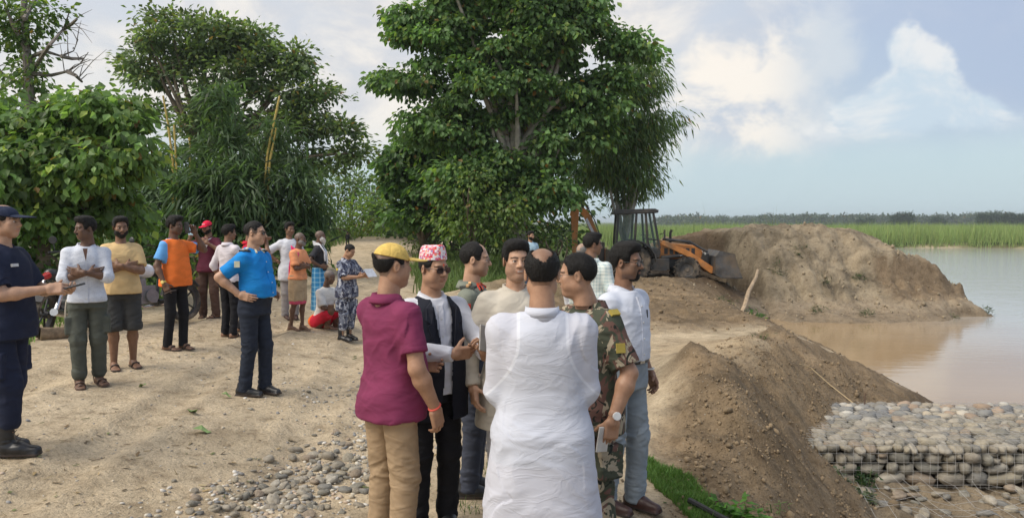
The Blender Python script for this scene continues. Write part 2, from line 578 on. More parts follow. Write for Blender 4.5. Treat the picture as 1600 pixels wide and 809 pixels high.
    lump = T.noise(geo, 1.5, 5, 0.65, 0.3)
    cc = T.mix(1.0, att, T.ramp(lump, [(0.30, (.72, .70, .68)), (0.48, (.98, .98, .98)), (0.70, (1.14, 1.13, 1.12))]), 'MULTIPLY')
    cc = T.mix(1.0, cc, T.ramp(a, [(0.28, (.58, .55, .52)), (0.45, (.92, .91, .90)), (0.6, (1.05, 1.05, 1.05)), (0.75, (1.22, 1.20, 1.16))]), 'MULTIPLY')
    cc = T.mix(1.0, cc, T.ramp(f, [(0.32, (.46, .44, .42)), (0.46, (.95, .94, .93)), (0.62, (1.08, 1.07, 1.06)), (0.74, (1.35, 1.35, 1.35))]), 'MULTIPLY')
    vor = T.node('ShaderNodeTexVoronoi', feature='F1')
    T.put(vor.inputs['Vector'], geo); vor.inputs['Scale'].default_value = 26.0
    vs = T.smooth(vor.outputs['Distance'], 0.16, 0.24, 1.0, 0.0)
    pick = T.node('ShaderNodeSeparateColor'); T.put(pick.inputs[0], vor.outputs['Color'])
    peb = T.math('MULTIPLY', vs, T.smooth(pick.outputs[0], 0.80, 0.86))
    cc = T.mix(T.math('MULTIPLY', peb, 0.55), cc, T.ramp(pick.outputs[1], [(0, (.24, .22, .20)), (0.5, (.42, .37, .29)), (1, (.55, .50, .43))]))
    T.put(bs.inputs['Base Color'], cc)
    bs.inputs['Roughness'].default_value = 0.95
    bs.inputs['Specular IOR Level'].default_value = 0.2
    h = T.math('ADD', T.math('MULTIPLY', f, 0.6), T.math('ADD', T.math('ADD', T.math('MULTIPLY', a, 1.4), T.math('MULTIPLY', lump, 3.0)), T.math('ADD', T.math('MULTIPLY', sp, 0.3), T.math('MULTIPLY', peb, 0.35))))
    bp = T.node('ShaderNodeBump')
    bp.inputs['Strength'].default_value = 0.75
    bp.inputs['Distance'].default_value = 0.05
    T.put(bp.inputs['Height'], h)
    T.put(bs.inputs['Normal'], bp.outputs[0])
    return tag(link('ground', me, m), 'sandy dirt road, dug brown river bank and fields beyond', kind='structure')


ground = build_ground()


def build_river():
    mb = MB()
    xs = [3.2, 12, 40, 200, 3500]
    ys = [11.2, 40, 112]
    V = [(a, b, WATER_Z) for b in ys for a in xs]
    n = len(xs)
    F = [(j * n + i, j * n + i + 1, (j + 1) * n + i + 1, (j + 1) * n + i) for j in range(len(ys) - 1) for i in range(n - 1)]
    mb.add(V, F)
    m, T, b = new_mat('muddy_water')
    geo = T.node('ShaderNodeNewGeometry').outputs['Position']
    big = T.noise(T.scale(geo, (0.05, 0.18, 1)), 1.0, 4, 0.6)
    sx = T.node('ShaderNodeSeparateXYZ'); T.put(sx.inputs[0], geo)
    T.put(b.inputs['Base Color'], T.mix(T.smooth(T.math('ADD', sx.outputs[0], T.math('MULTIPLY', big, 6.0)), 13, 22), T.mix(T.smooth(big, 0.3, 0.7), (.33, .23, .13), (.38, .275, .165)), (.40, .39, .37)))  # brown mud near the bank; sky reflection painted into the open river's paler colour
    b.inputs['Roughness'].default_value = 0.05
    b.inputs['IOR'].default_value = 1.38
    rp = T.math('ADD', T.noise(T.scale(geo, (0.9, 2.6, 1), (0, 0, 0.15)), 1.6, 5, 0.6, 0.4), T.math('MULTIPLY', T.noise(T.scale(geo, (0.25, 0.8, 1)), 1.0, 3, 0.5), 1.6))
    sep = T.node('ShaderNodeSeparateXYZ'); T.put(sep.inputs[0], geo)
    calm = T.smooth(sep.outputs[0], 10, 30, 0.035, 0.22)
    bp = T.node('ShaderNodeBump')
    bp.inputs['Distance'].default_value = 0.12
    T.put(bp.inputs['Strength'], calm)
    T.put(bp.inputs['Height'], rp)
    T.put(b.inputs['Normal'], bp.outputs[0])
    return tag(mb.build('river', m), 'calm muddy brown river', kind='structure')


river = build_river()


# ------------------------------------------------------------------ stones, clods, gabion
def stone_mesh(name, seed, boxy=2.6, sub=2, rough=.34):
    bm = bmesh.new()
    bmesh.ops.create_icosphere(bm, subdivisions=sub, radius=1.0)
    V = np.array([v.co[:] for v in bm.verts])
    p = 1.0 / ((np.abs(V) ** boxy).sum(1) ** (1 / boxy))
    V = V * p[:, None]
    d = fbm(V[:, 0] * 1.1 + seed * 3.1, V[:, 1] * 1.1, V[:, 2] * 1.1, oct=3, seed=60 + seed)
    V = V * (1 + rough * d)[:, None]
    mx = np.abs(V).max(0)
    V = V / mx * 0.5
    for v, c in zip(bm.verts, V): v.co = c
    me = bpy.data.meshes.new(name)
    bm.to_mesh(me); bm.free()
    me.polygons.foreach_set('use_smooth', [True] * len(me.polygons))
    return me


def stone_mat(name, stops, bump=0.5):
    m, T, b = new_mat(name)
    oi = T.node('ShaderNodeObjectInfo').outputs['Random']
    co = T.node('ShaderNodeTexCoord').outputs['Object']
    c = T.ramp(oi, stops, 'CONSTANT')
    n = T.noise(co, 3.0, 7, 0.68)
    c = T.mix(1.0, c, T.ramp(n, [(0.25, (.48, .45, .41)), (0.5, (.76, .745, .72)), (0.8, (1.02, .995, .95))]), 'MULTIPLY')
    band = T.noise(T.scale(co, (0.6, 0.6, 5)), 2.0, 3, 0.5, 0.8)
    c = T.mix(T.math('MULTIPLY', T.smooth(band, 0.55, 0.62), 0.3), c, (.42, .38, .31))
    T.put(b.inputs['Base Color'], c)
    b.inputs['Roughness'].default_value = 0.8
    bp = T.node('ShaderNodeBump'); bp.inputs['Strength'].default_value = bump; bp.inputs['Distance'].default_value = 0.05
    T.put(bp.inputs['Height'], n); T.put(b.inputs['Normal'], bp.outputs[0])
    return m


RIVER_STONE = stone_mat('river_stone', [(0, (.31, .29, .245)), (.12, (.40, .36, .29)), (.26, (.27, .26, .225)), (.38, (.43, .385, .30)), (.50, (.34, .305, .25)), (.62, (.47, .43, .36)), (.74, (.25, .245, .23)), (.84, (.37, .30, .23)), (.90, (.44, .41, .35)), (.95, (.52, .49, .43))])
STONES = [stone_mesh('stone', k, 2.1 + 0.9 * (k % 4)) for k in range(10)]
PEBBLES = [stone_mesh('pebble', 20 + k, 2.2, 1) for k in range(6)]
CLODS = [stone_mesh('clod', 40 + k, 3.2, 1, .75) for k in range(6)]
for me in STONES + PEBBLES:
    me.materials.append(RIVER_STONE)


def put(name, me, parent, loc, rot, sc):
    o = bpy.data.objects.new(name, me)
    COL.objects.link(o)
    o.parent = parent
    o.location = loc; o.rotation_euler = rot; o.scale = sc
    return o


def merge_copies(name, src_meshes, items, mat, parent=None, cols=None):
    """many small copies joined into one mesh: items = (mesh index, loc, euler, scale)"""
    base = []
    for me in src_meshes:
        v = np.array([q.co[:] for q in me.vertices])
        f = np.array([p.vertices[:] for p in me.polygons])
        base.append((v, f))
    Vs, Fs, Cs, n = [], [], [], 0
    for j, (k, loc, rot, sc) in enumerate(items):
        v, f = base[k]
        M = np.array(Euler(rot).to_matrix())
        w = (v * np.array(sc)) @ M.T + np.array(loc)
        Vs.append(w); Fs.append(f + n); n += len(w)
        if cols is not None: Cs.append(np.repeat(cols[j][None], len(w), 0))
    me = mesh_np(name, np.concatenate(Vs), np.concatenate(Fs), True, np.concatenate(Cs) if cols is not None else None)
    return link(name, me, mat, parent)


def col_mat(name, rough=0.85, trans=0.0, spec=0.3, bump=0.0):
    """colour from the mesh's own colour attribute"""
    if name in MATS: return MATS[name]
    m, T, b = new_mat(name)
    att = T.node('ShaderNodeAttribute', attribute_name='Col').outputs['Color']
    T.put(b.inputs['Base Color'], att)
    b.inputs['Roughness'].default_value = rough
    b.inputs['Specular IOR Level'].default_value = spec
    if bump:
        bp = T.node('ShaderNodeBump'); bp.inputs['Strength'].default_value = bump; bp.inputs['Distance'].default_value = 0.02
        T.put(bp.inputs['Height'], T.noise(T.node('ShaderNodeNewGeometry').outputs['Position'], 60, 4, 0.6))
        T.put(b.inputs['Normal'], bp.outputs[0])
    if trans:
        tr = T.node('ShaderNodeBsdfTranslucent')
        T.put(tr.inputs[0], T.mix(1.0, att, (1.25, 1.35, 0.6), 'MULTIPLY'))
        mx = T.node('ShaderNodeMixShader'); mx.inputs[0].default_value = trans
        T.l.new(b.outputs[0], mx.inputs[1]); T.l.new(tr.outputs[0], mx.inputs[2])
        T.l.new(mx.outputs[0], T.n['Material Output'].inputs[0])
    MATS[name] = m
    return m


def build_gabion():
    R = random.Random(3)
    X0, X1, Y0, Y1, Z0, Z1 = 3.62, 9.6, 9.35, 11.5, -1.56, -1.05
    g = empty('gabion', (0, 0, 0), 0, 'wire gabion box packed with river stones jutting into the river', 'gabion')
    core = MB()
    core.box(((X0 + X1) / 2 + .12, (Y0 + Y1) / 2 + .08, (Z0 + Z1) / 2 - .06), (X1 - X0 - .3, Y1 - Y0 - .2, Z1 - Z0 - .14))
    core.build('stone_fill', plain('dark_fill', (.10, .09, .075), 0.95, bump=.6, bscale=20), g)
    cells = []
    # face laid in uneven courses
    zb, courses = Z0, [(0.155, (.22, .50)), (0.135, (.14, .36)), (0.125, (.10, .30)), (0.10, (.08, .19))]
    for hgt, (wa, wb) in courses:
        x = X0 + R.uniform(-.05, .1) + (0.5 if zb < Z0 + .05 else 0.12 if zb < Z0 + .2 else 0)
        while x < X1:
            w = R.uniform(wa, wb)
            if w < 0.17 and hgt > 0.12 and R.random() < 0.55:      # two small ones on top of each other
                for q in (0, 1):
                    cells.append((x + w / 2, Y0 + R.uniform(0, .04), zb + hgt * (0.25 + 0.5 * q), w * 1.02, R.uniform(.14, .2), hgt * .56))
            else:
                hh = hgt * R.uniform(.85, 1.35)
                cells.append((x + w / 2, Y0 + .03 + R.uniform(-.02, .04), zb + hgt / 2 + R.uniform(-.012, .012), w * R.uniform(.98, 1.1), R.uniform(.2, .3), hh))
            x += w * 0.985
        zb += hgt * 0.98
    # top: flat-lying cobbles
    y = Y0 + .10
    while y < Y1:
        rw = R.uniform(.11, .17)
        x = X0 + R.uniform(-.1, .1) + max(0, (y - Y0 - 1.2)) * 0.1
        while x < X1 + .1:
            w = R.uniform(.10, .24)
            cells.append((x + w / 2, y + R.uniform(-.05, .05), Z1 - .03 + R.uniform(-.02, .03) + .015 * math.sin(x * 1.3) - .06 * max(0, 4.1 - x), w * R.uniform(.95, 1.3), rw * R.uniform(1.0, 1.5), R.uniform(.08, .15)))
            x += w
        y += rw
    spare = []
    for k, (x, y, z, sx, sy, sz) in enumerate(cells):
        rot = (R.uniform(-.3, .3), R.uniform(-.26, .26), R.uniform(-.35, .35))
        if y > Y0 + .2: rot = (R.uniform(-.2, .2), R.uniform(-.2, .2), R.uniform(-.7, .7))
        it = (R.choice([2, 3, 6, 7, 1, 5]) if y < Y0 + .2 else R.randrange(len(STONES)), (x, y, z), rot, (sx, sy, sz))
        spare.append(it)
    spare.sort(key=lambda i: i[1][1] + max(0, i[1][0] - 7.6) * 3)
    for it in spare[:300]:
        put('stone', STONES[it[0]], g, it[1], it[2], it[3])
    rest = spare[300:]
    pal = np.array([(.30, .28, .245), (.40, .36, .29), (.27, .265, .25), (.44, .38, .29), (.50, .45, .37), (.24, .24, .24), (.40, .30, .22), (.54, .51, .45)])
    if rest:
        cc = [pal[R.randrange(len(pal))] * R.uniform(.72, 1.0) for _ in rest]
        o = merge_copies('cobbles', STONES, rest, col_mat('cobble_far', .85, bump=.5), g, cc)
        o['kind'] = 'stuff'
    wire = MB()
    wm = plain('galvanised_wire', (.42, .41, .39), .6, .3)
    st = .105
    r = .0022
    k = 0
    x = X0 - .02
    while x < 8.6:
        jit = lambda: R.uniform(-.008, .008)
        wire.tube([(x + jit(), Y0 - .085 + jit(), Z0 - .02), (x + jit(), Y0 - .09 + jit(), Z0 + .25), (x + jit(), Y0 - .06, Z1 + .03), (x + jit(), Y0 + .5, Z1 + .035 + jit()), (x + jit(), Y1, Z1 + .03)], r, 3)
        x += st
    z = Z0
    while z < Z1 + .05:
        wire.tube([(X0 - .02 + i * .3, Y0 - .09 + R.uniform(-.006, .006), z + R.uniform(-.008, .008)) for i in range(18)], r, 3)
        z += st
    y = Y0 + .05
    while y < Y1:
        wire.tube([(X0 + i * .3, y + R.uniform(-.006, .006), Z1 + .035 + R.uniform(-.008, .008)) for i in range(18)], r, 3)
        y += st
    wire.build('wire_mesh', wm, g)
    # apron mattress of cobbles in front of it
    a = empty('stone_apron', (0, 0, 0), 0, 'low apron of scattered stones under loose wire at the gabion foot', 'stone apron')
    for k in range(120):
        x, y = R.uniform(3.9, 8.2), 9.25 - abs(R.gauss(0, .7))
        if y < 7.2 or (x - 3.9) < (9.2 - y) * 0.35: continue
        s = R.uniform(.08, .26)
        z = gz(x, y)
        put('stone', STONES[R.randrange(10)], a, (x, y, z + s * .12), (R.uniform(-.3, .3), R.uniform(-.3, .3), R.uniform(0, 6)), (s, s * R.uniform(.6, .9), s * R.uniform(.35, .6)))
    wire = MB()
    for i in range(22):
        x = 4.0 + i * .21
        wire.tube([(x + R.uniform(-.05, .05), y, gz(x, y) + R.uniform(.05, .13)) for y in (7.3, 7.7, 8.1, 8.5, 8.9, 9.24)], r, 3)
    for i in range(9):
        y = 7.35 + i * .22
        wire.tube([(4.0 + j * .35, y + R.uniform(-.05, .05), gz(4.0 + j * .35, y) + R.uniform(.05, .13)) for j in range(14)], r, 3)
    wire.build('loose_wire', wm, a)


build_gabion()


def build_cobbles():
    """cobbles strewn over the road beside the polo-shirt man, clods on the dug slope"""
    R = random.Random(5)
    items = []
    for k in range(2600):
        x, y = -1.45 + R.gauss(0, .5), 5.4 + R.gauss(0, 1.0)
        if y < 3.6 or x > 0.3: continue
        # a drift that runs diagonally towards the camera
        if abs((x + 1.45) * .8 + (y - 5.4) * -.35) > R.uniform(.10, .6): continue
        s = min(.13, .020 * math.exp(R.gauss(.55, .55)))
        items.append((s, x, y))
    for k in range(1500):
        x, y = R.uniform(-5.5, 1.0), R.uniform(3.8, 13)
        items.append((.010 * math.exp(R.gauss(.5, .45)), x, y))
    for k in range(500):
        x, y = -1.3 + R.gauss(0, .5), 7.6 + R.gauss(0, .7)
        items.append((.014 * math.exp(R.gauss(.5, .5)), x, y))
    items.sort(reverse=True)
    big, small = items[:300], items[300:3600]
    pb = big + small
    zz = height(np.array([p[1] for p in pb]), np.array([p[2] for p in pb]))
    pal = np.array([(.34, .31, .27), (.46, .42, .34), (.28, .27, .26), (.50, .44, .34), (.56, .52, .44), (.25, .25, .25), (.44, .35, .27), (.62, .59, .54)])
    rest, cc = [], []
    for (s, x, y), z in zip(pb, zz):
        rot = (R.uniform(-.4, .4), R.uniform(-.4, .4), R.uniform(0, 6.28))
        sc = (s, s * R.uniform(.62, .92), s * R.uniform(.4, .65))
        loc = (x, y, z + sc[2] * R.uniform(.05, .3))
        if len(rest) == 0 and (s, x, y) in big[:300] and s >= big[-1][0]:
            pass
        if s > big[-1][0]:
            put('cobble', STONES[R.randrange(10)], ground, loc, rot, sc)
        else:
            rest.append((R.randrange(6), loc, rot, sc)); cc.append(pal[R.randrange(8)] * R.uniform(.8, 1.1))
    o = merge_copies('gravel', PEBBLES, rest, col_mat('pebble_col', .85), ground, cc)
    o['kind'] = 'stuff'
    # clods of dug earth
    items, cc = [], []
    for k in range(17000):
        y = R.uniform(4.6, 13.5)
        x = float(edge_x(y)) + abs(R.gauss(0, .9)) - .45
        s = .0085 * math.exp(R.gauss(.55, .6))
        if vnoise(np.array([x * 1.6]), np.array([y * 1.6]), seed=77)[0] < .45 and R.random() < .75: continue
        if R.random() < .55 and y > 5.5:           # more at the toe of the slope
            x = float(edge_x(y)) + R.uniform(1.0, 1.9)
        items.append((s, x, y))
    for k in range(900):
        items.append((.03 * math.exp(R.gauss(.4, .5)), R.uniform(1.5, 8.5), R.uniform(14, 27)))
    for k in range(700):
        items.append((.03 * math.exp(R.gauss(.5, .6)), R.uniform(8, 17.5), R.uniform(25.8, 30.6)))
    zz = height(np.array([p[1] for p in items]), np.array([p[2] for p in items]))
    its = []
    for (s, x, y), z in zip(items, zz):
        if z < WATER_Z - .1 or s > .3: continue
        if y < 11.6 and y > 9.2 and x > 3.7 and z < -1.0: continue
        its.append((R.randrange(6), (x, y, z + s * .2), (R.uniform(-3, 3), R.uniform(-3, 3), R.uniform(0, 6)), (s, s * R.uniform(.6, 1), s * R.uniform(.5, .8))))
        cc.append(np.array([.235, .175, .110] if y < 25.5 else [.31, .25, .17]) * R.uniform(.7, 1.25))
    o = merge_copies('clods', CLODS, its, col_mat('clod_col', .95, bump=.5), ground, cc)
    o['kind'] = 'stuff'


build_cobbles()


def build_litter():
    """straw, bark and dead-leaf bits trodden into the road"""
    rng = np.random.default_rng(91)
    n = 2600
    x = rng.uniform(-7, 1.2, n); y = 3.6 + 12 * rng.random(n) ** 1.6
    keep = fbm(x * .7, y * .7, oct=3, seed=92) > -.18
    x, y = x[keep], y[keep]
    z = height(x, y) + .006
    m = len(x)
    a = rng.random(m) * 6.283
    L = .012 * np.exp(rng.normal(.6, .5, m)); W = np.where(rng.random(m) < .6, .004, .012)
    d = np.stack([np.cos(a), np.sin(a), rng.normal(0, .15, m)], 1); sd = np.stack([-np.sin(a), np.cos(a), 0 * a], 1)
    P = np.stack([x, y, z], 1)
    V = np.stack([P - d * L[:, None] - sd * W[:, None], P + d * L[:, None] - sd * W[:, None] * .6, P + d * L[:, None] + sd * W[:, None] * .6 + [0, 0, .004], P - d * L[:, None] + sd * W[:, None] + [0, 0, .003]], 1).reshape(-1, 3)
    F = np.arange(m * 4).reshape(-1, 4)
    pal = np.array([(.16, .11, .06), (.30, .22, .11), (.11, .085, .055), (.36, .29, .17), (.13, .15, .06)])
    c = np.repeat(pal[rng.integers(0, 5, m)] * rng.uniform(.7, 1.2, (m, 1)), 4, 0)
    o = link('litter', mesh_np('litter', V, F, False, c), col_mat('litter_col', .9), ground)
    o['kind'] = 'stuff'


build_litter()
# ------------------------------------------------------------------ vegetation
def norm(a):
    return a / np.maximum(np.linalg.norm(a, axis=-1, keepdims=True), 1e-9)


LEAF_T = {
    'broad': (np.array([(0, 0, 0), (.42, .36, .05), (.42, -.36, .05), (.5, 0, -.05), (1, 0, -.18), (.8, .2, -.03), (.8, -.2, -.03)]),
              np.array([(0, 3, 1), (0, 2, 3), (3, 5, 1), (3, 2, 6), (3, 4, 5), (3, 6, 4)])),
    'oval': (np.array([(0, 0, 0), (.5, .27, .06), (.5, -.27, .06), (1, 0, -.08)]), np.array([(0, 2, 1), (2, 3, 1)])),
    'blade': (np.array([(0, 0, 0), (.3, .075, .02), (.3, -.075, .02), (1, 0, -.14)]), np.array([(0, 2, 1), (2, 3, 1)])),
    'frond': (np.array([(0, 0, 0), (.35, .13, .03), (.35, -.13, .03), (1, 0, -.12)]), np.array([(0, 2, 1), (2, 3, 1)])),
}


def leaves(P, D, size, kind, cols, rng, tilt=0.6):
    """P positions, D growth directions (n,3), size (n) -> V,F,C"""
    tv, tf = LEAF_T[kind]
    n = len(P)
    D = norm(D)
    up = np.array([0, 0, 1.0]) + rng.normal(0, tilt, (n, 3))
    S = norm(np.cross(up, D))
    N = np.cross(D, S)
    V = P[:, None] + size[:, None, None] * (tv[None, :, 0:1] * D[:, None] + tv[None, :, 1:2] * S[:, None] + tv[None, :, 2:3] * N[:, None])
    F = tf[None] + (np.arange(n) * len(tv))[:, None, None]
    C = np.repeat(cols[:, None], len(tv), 1)
    return V.reshape(-1, 3), F.reshape(-1, 3), C.reshape(-1, 3)


LEAF_MAT = col_mat('leaf', .5, trans=.48, spec=.4)
BARK = plain('bark', (.16, .125, .09), .95, var=.4, scale=6, bump=.8, bscale=18)
BARK_PALE = plain('pale_bark', (.36, .33, .28), .9, var=.3, scale=5, bump=.6, bscale=16)


def clumps(blobs, rng, per_m2=1.0, shell=(.5, 1.0)):
    """clump centres over ellipsoids (c, r, dens) -> (centre, outward)"""
    C, O = [], []
    for c, r, dens in blobs:
        r = np.array(r)
        area = 4 * math.pi * ((r[0] * r[1]) ** 1.6 / 3 + (r[0] * r[2]) ** 1.6 / 3 + (r[1] * r[2]) ** 1.6 / 3) ** (1 / 1.6)
        k = max(4, int(area * per_m2 * dens))
        d = norm(rng.normal(0, 1, (k, 3)))
        u = shell[0] + (shell[1] - shell[0]) * rng.random((k, 1)) ** .6
        C.append(np.array(c) + d * r * u)
        O.append(d)
    return np.concatenate(C), np.concatenate(O)


def crown_mesh(name, blobs, rng, leaf, kind, col, per_clump=16, cl_r=.45, per_m2=2.0, droop=.5, shell=(.5, 1.0), flat=.55, colvar=.28, parent=None, yellow=.12, pads=None):
    if pads:
        # boughs: flattened pads of leaves carried round each mass, lit on top and open beneath
        inner = [(c, tuple(max(.35, q - .7 * pads[1]) for q in r), dn * (np.prod(r) / np.prod([max(.35, q - .7 * pads[1]) for q in r])) ** .5) for c, r, dn in blobs]
        PC, PO = clumps(inner, rng, pads[0], (.62, 1.0))
        pr = pads[1] * (1 + .3 * rng.normal(0, 1, len(PC))).clip(.5, 1.7)
        k = pads[2]
        j = np.repeat(np.arange(len(PC)), k)
        d = rng.normal(0, 1, (len(j), 3)); d /= np.linalg.norm(d, axis=1)[:, None]
        d[:, 2] = np.abs(d[:, 2]) * 1.1 - .35
        C = PC[j] + d * np.array([1, 1, .75]) * (pr[j] * rng.random(len(j)) ** .4)[:, None]
        O = norm(PO[j] * .5 + d)
        ptint = rng.normal(0, .13, len(PC))[j]
    else:
        C, O = clumps(blobs, rng, per_m2, shell)
        ptint = 0.0
    m = len(C)
    tint = (1 + rng.normal(0, .12, (m, 1)) + (ptint[:, None] if pads else 0)) * np.ones((1, 3))
    idx = np.repeat(np.arange(m), per_clump)
    n = len(idx)
    off = rng.normal(0, 1, (n, 3)) * np.array([1, 1, flat]) * cl_r
    P = C[idx] + off
    D = norm(off) * .8 + O[idx] * .5 + rng.normal(0, .35, (n, 3)) + np.array([0, 0, -droop])
    size = leaf * (1 + rng.normal(0, .22, n)).clip(.5, 1.6)
    c = np.array(col)[None] * tint[idx] * (1 + rng.normal(0, colvar, (n, 1))).clip(.4, 1.9)
    dead = (rng.random(n) < .012)[:, None]
    c = np.where(dead, np.array([.22, .14, .05]), c)
    ye = (rng.random(n) < yellow)[:, None]
    c = np.where(ye, c * np.array([1.7, 1.35, .9]), c)
    V, F, K = leaves(P, D, size, kind, np.clip(c, .004, .6), rng)
    return link(name, mesh_np(name, V, F, False, K), LEAF_MAT, parent), C


def px_blobs(d, lst, depth=1.0):
    """(px, py, rx, ry[, depth offset, density]) in photograph pixels -> world ellipsoids at distance d"""
    out = []
    for b in lst:
        px, py, rx, ry = b[:4]
        off = b[4] if len(b) > 4 else 0.0
        den = b[5] if len(b) > 5 else 1.0
        c = at(px, py, d + off)
        s = (d + off) / FPX
        out.append((c, (rx * s, depth * (rx + ry) * .5 * s, ry * s), den))
    return out


def limbs(mb, base, top, targets, r0, rng, bend=.25, n=7):
    """trunk from base to top, then a limb to each target"""
    base, top = Vector(base), Vector(top)
    tr = [base.lerp(top, i / 6) + Vector((rng.normal(0, .05), rng.normal(0, .05), 0)) * (i > 0) for i in range(7)]
    mb.tube(tr, [r0 * (1.25 if i == 0 else 1) * (1 - .09 * i) for i in range(7)], 10)
    for t in targets:
        t = Vector(t)
        k = rng.integers(2, 6)
        s = tr[k]
        mid = s.lerp(t, .5) + Vector((rng.normal(0, bend), rng.normal(0, bend), abs(rng.normal(0, bend)) + .2))
        pts = [s.lerp(mid, a).lerp(mid.lerp(t, a), a) for a in (0, .2, .4, .6, .8, 1)]
        r1 = r0 * .5
        mb.tube(pts, [r1 * (1 - .8 * a) + .012 for a in (0, .2, .4, .6, .8, 1)], n)


def tree(name, label, base_px, d, blobs, leaf, kind, col, seed, trunk_r=.2, top=None, bark=None, group='trees along the track', depth=1.0, nlimb=12, trunk_h=None, cat='tree', base_z=None, **kw):
    rng = np.random.default_rng(seed)
    x = at(base_px, 400, d).x
    z = gz(x, d) - .08 if base_z is None else base_z
    B = px_blobs(d, blobs, depth)
    root = empty(name, (x, d, z), 0, label, cat, group)
    o, C = crown_mesh('crown', B, rng, leaf, kind, col, **kw)
    inv = Vector((x, d, z))
    o.data.transform(Matrix.Translation(-inv)); o.parent = root
    zt = max(b[0].z for b in B) - z
    tp = Vector((B[0][0].x - x, 0, trunk_h or zt * .62)) if top is None else Vector(top) - inv
    mb = MB()
    tg = [Vector(C[i]) - inv for i in rng.choice(len(C), min(nlimb, len(C)), replace=False)]
    limbs(mb, (0, 0, 0), tp, tg, trunk_r, rng)
    mb.build('trunk', bark or BARK, root, True)
    return root


G_MID, G_DARK, G_LIGHT = (.052, .105, .024), (.030, .068, .020), (.095, .165, .032)

# large-leaved tree at the left edge
tree('broadleaf_tree', 'large-leaved tree with big drooping leaves behind the navy officer', 62, 13.2,
     [(70, 200, 85, 62), (155, 190, 80, 52), (20, 260, 70, 70, -.6), (120, 270, 85, 62, -.5), (205, 250, 42, 55), (-50, 220, 70, 90), (60, 350, 75, 60), (170, 330, 60, 50, .5), (-20, 360, 60, 80), (20, 420, 50, 45, .6)],
     .155, 'broad', (.165, .265, .09), 11, .14, per_clump=11, cl_r=.13, pads=(1.9, .40, 22), droop=1.0, colvar=.3, nlimb=16, trunk_h=2.9, yellow=.10)
# tall fine-leaved tree behind the bamboo
tree('tall_tree', 'tallest wide-crowned tree with fine leaves rising behind the bamboo', 350, 34,
     [(300, 60, 85, 48), (240, 105, 55, 48), (350, 110, 85, 60), (420, 115, 62, 48), (478, 150, 55, 42), (510, 205, 48, 36), (440, 215, 75, 55), (225, 175, 40, 30), (330, 190, 70, 45), (545, 240, 30, 16), (228, 262, 45, 30), (490, 262, 45, 28), (270, 30, 45, 22), (390, 60, 40, 26), (465, 95, 26, 20)],
     .25, 'oval', (.145, .21, .095), 12, .26, per_clump=10, cl_r=.26, pads=(.50, .66, 17), droop=.25, flat=.6, nlimb=26, trunk_h=6.0)
# ivy-clad half-dead tree, top left
def vine_tree():
    rng = np.random.default_rng(13)
    d = 20.0
    b = at(60, 400, d); z = gz(b.x, d) - .1
    root = empty('dead_tree', (b.x, d, z), 0, 'half-dead tree wrapped in creeper with bare grey branches', 'tree', 'trees along the track')
    mb = MB()
    P = lambda px, py, o=0: at(px, py, d + o) - Vector((b.x, d, z))
    trunk = [P(60, 400), P(52, 250), P(45, 150), P(42, 80), P(38, 20), P(36, -60)]
    mb.tube(trunk, [.20, .16, .13, .10, .08, .06], 8)
    for br in ([(45, 120), (78, 70), (100, 45), (108, 20)], [(47, 90), (70, 80), (95, 88), (115, 80), (122, 62)], [(50, 115), (80, 118), (105, 112), (125, 100), (138, 82)], [(95, 88), (112, 92), (132, 92)],
               [(42, 80), (20, 40), (5, 0), (-10, -40)], [(38, 30), (60, -10), (72, -50)], [(45, 140), (10, 120), (-15, 100)], [(100, 45), (112, 38), (120, 30)], [(105, 112), (118, 118), (128, 128)], [(45, 130), (20, 128), (0, 140)]):
        pts = [P(a, c, rng.normal(0, .3)) for a, c in br]
        mb.tube(pts, [.06, .045, .03, .015, .01][:len(pts)], 6)
        for k in range(5):
            i = rng.integers(0, len(pts) - 1)
            s = pts[i].lerp(pts[i + 1], rng.random())
            e = s + Vector((rng.normal(.25, .25), rng.normal(0, .2), rng.normal(.2, .3)))
            mb.tube([s, s.lerp(e, .5) + Vector((0, 0, .06)), e], [.014, .009, .004], 4)
    mb.build('trunk', plain('grey_bark', (.20, .175, .15), .95, var=.35, scale=8), root, True)
    B = px_blobs(d, [(30, 30, 24, 36), (42, 80, 20, 30), (45, 125, 22, 28), (20, 60, 18, 25), (48, 160, 22, 25), (5, 20, 18, 25), (62, 20, 16, 20), (90, 20, 10, 6), (15, 110, 15, 15), (70, 45, 9, 8), (-15, 40, 20, 30)])
    o, _ = crown_mesh('creeper', B, rng, .17, 'oval', (.12, .20, .06), per_clump=18, cl_r=.18, per_m2=5.5, droop=.5)
    o.data.transform(Matrix.Translation(-Vector((b.x, d, z)))); o.parent = root


vine_tree()


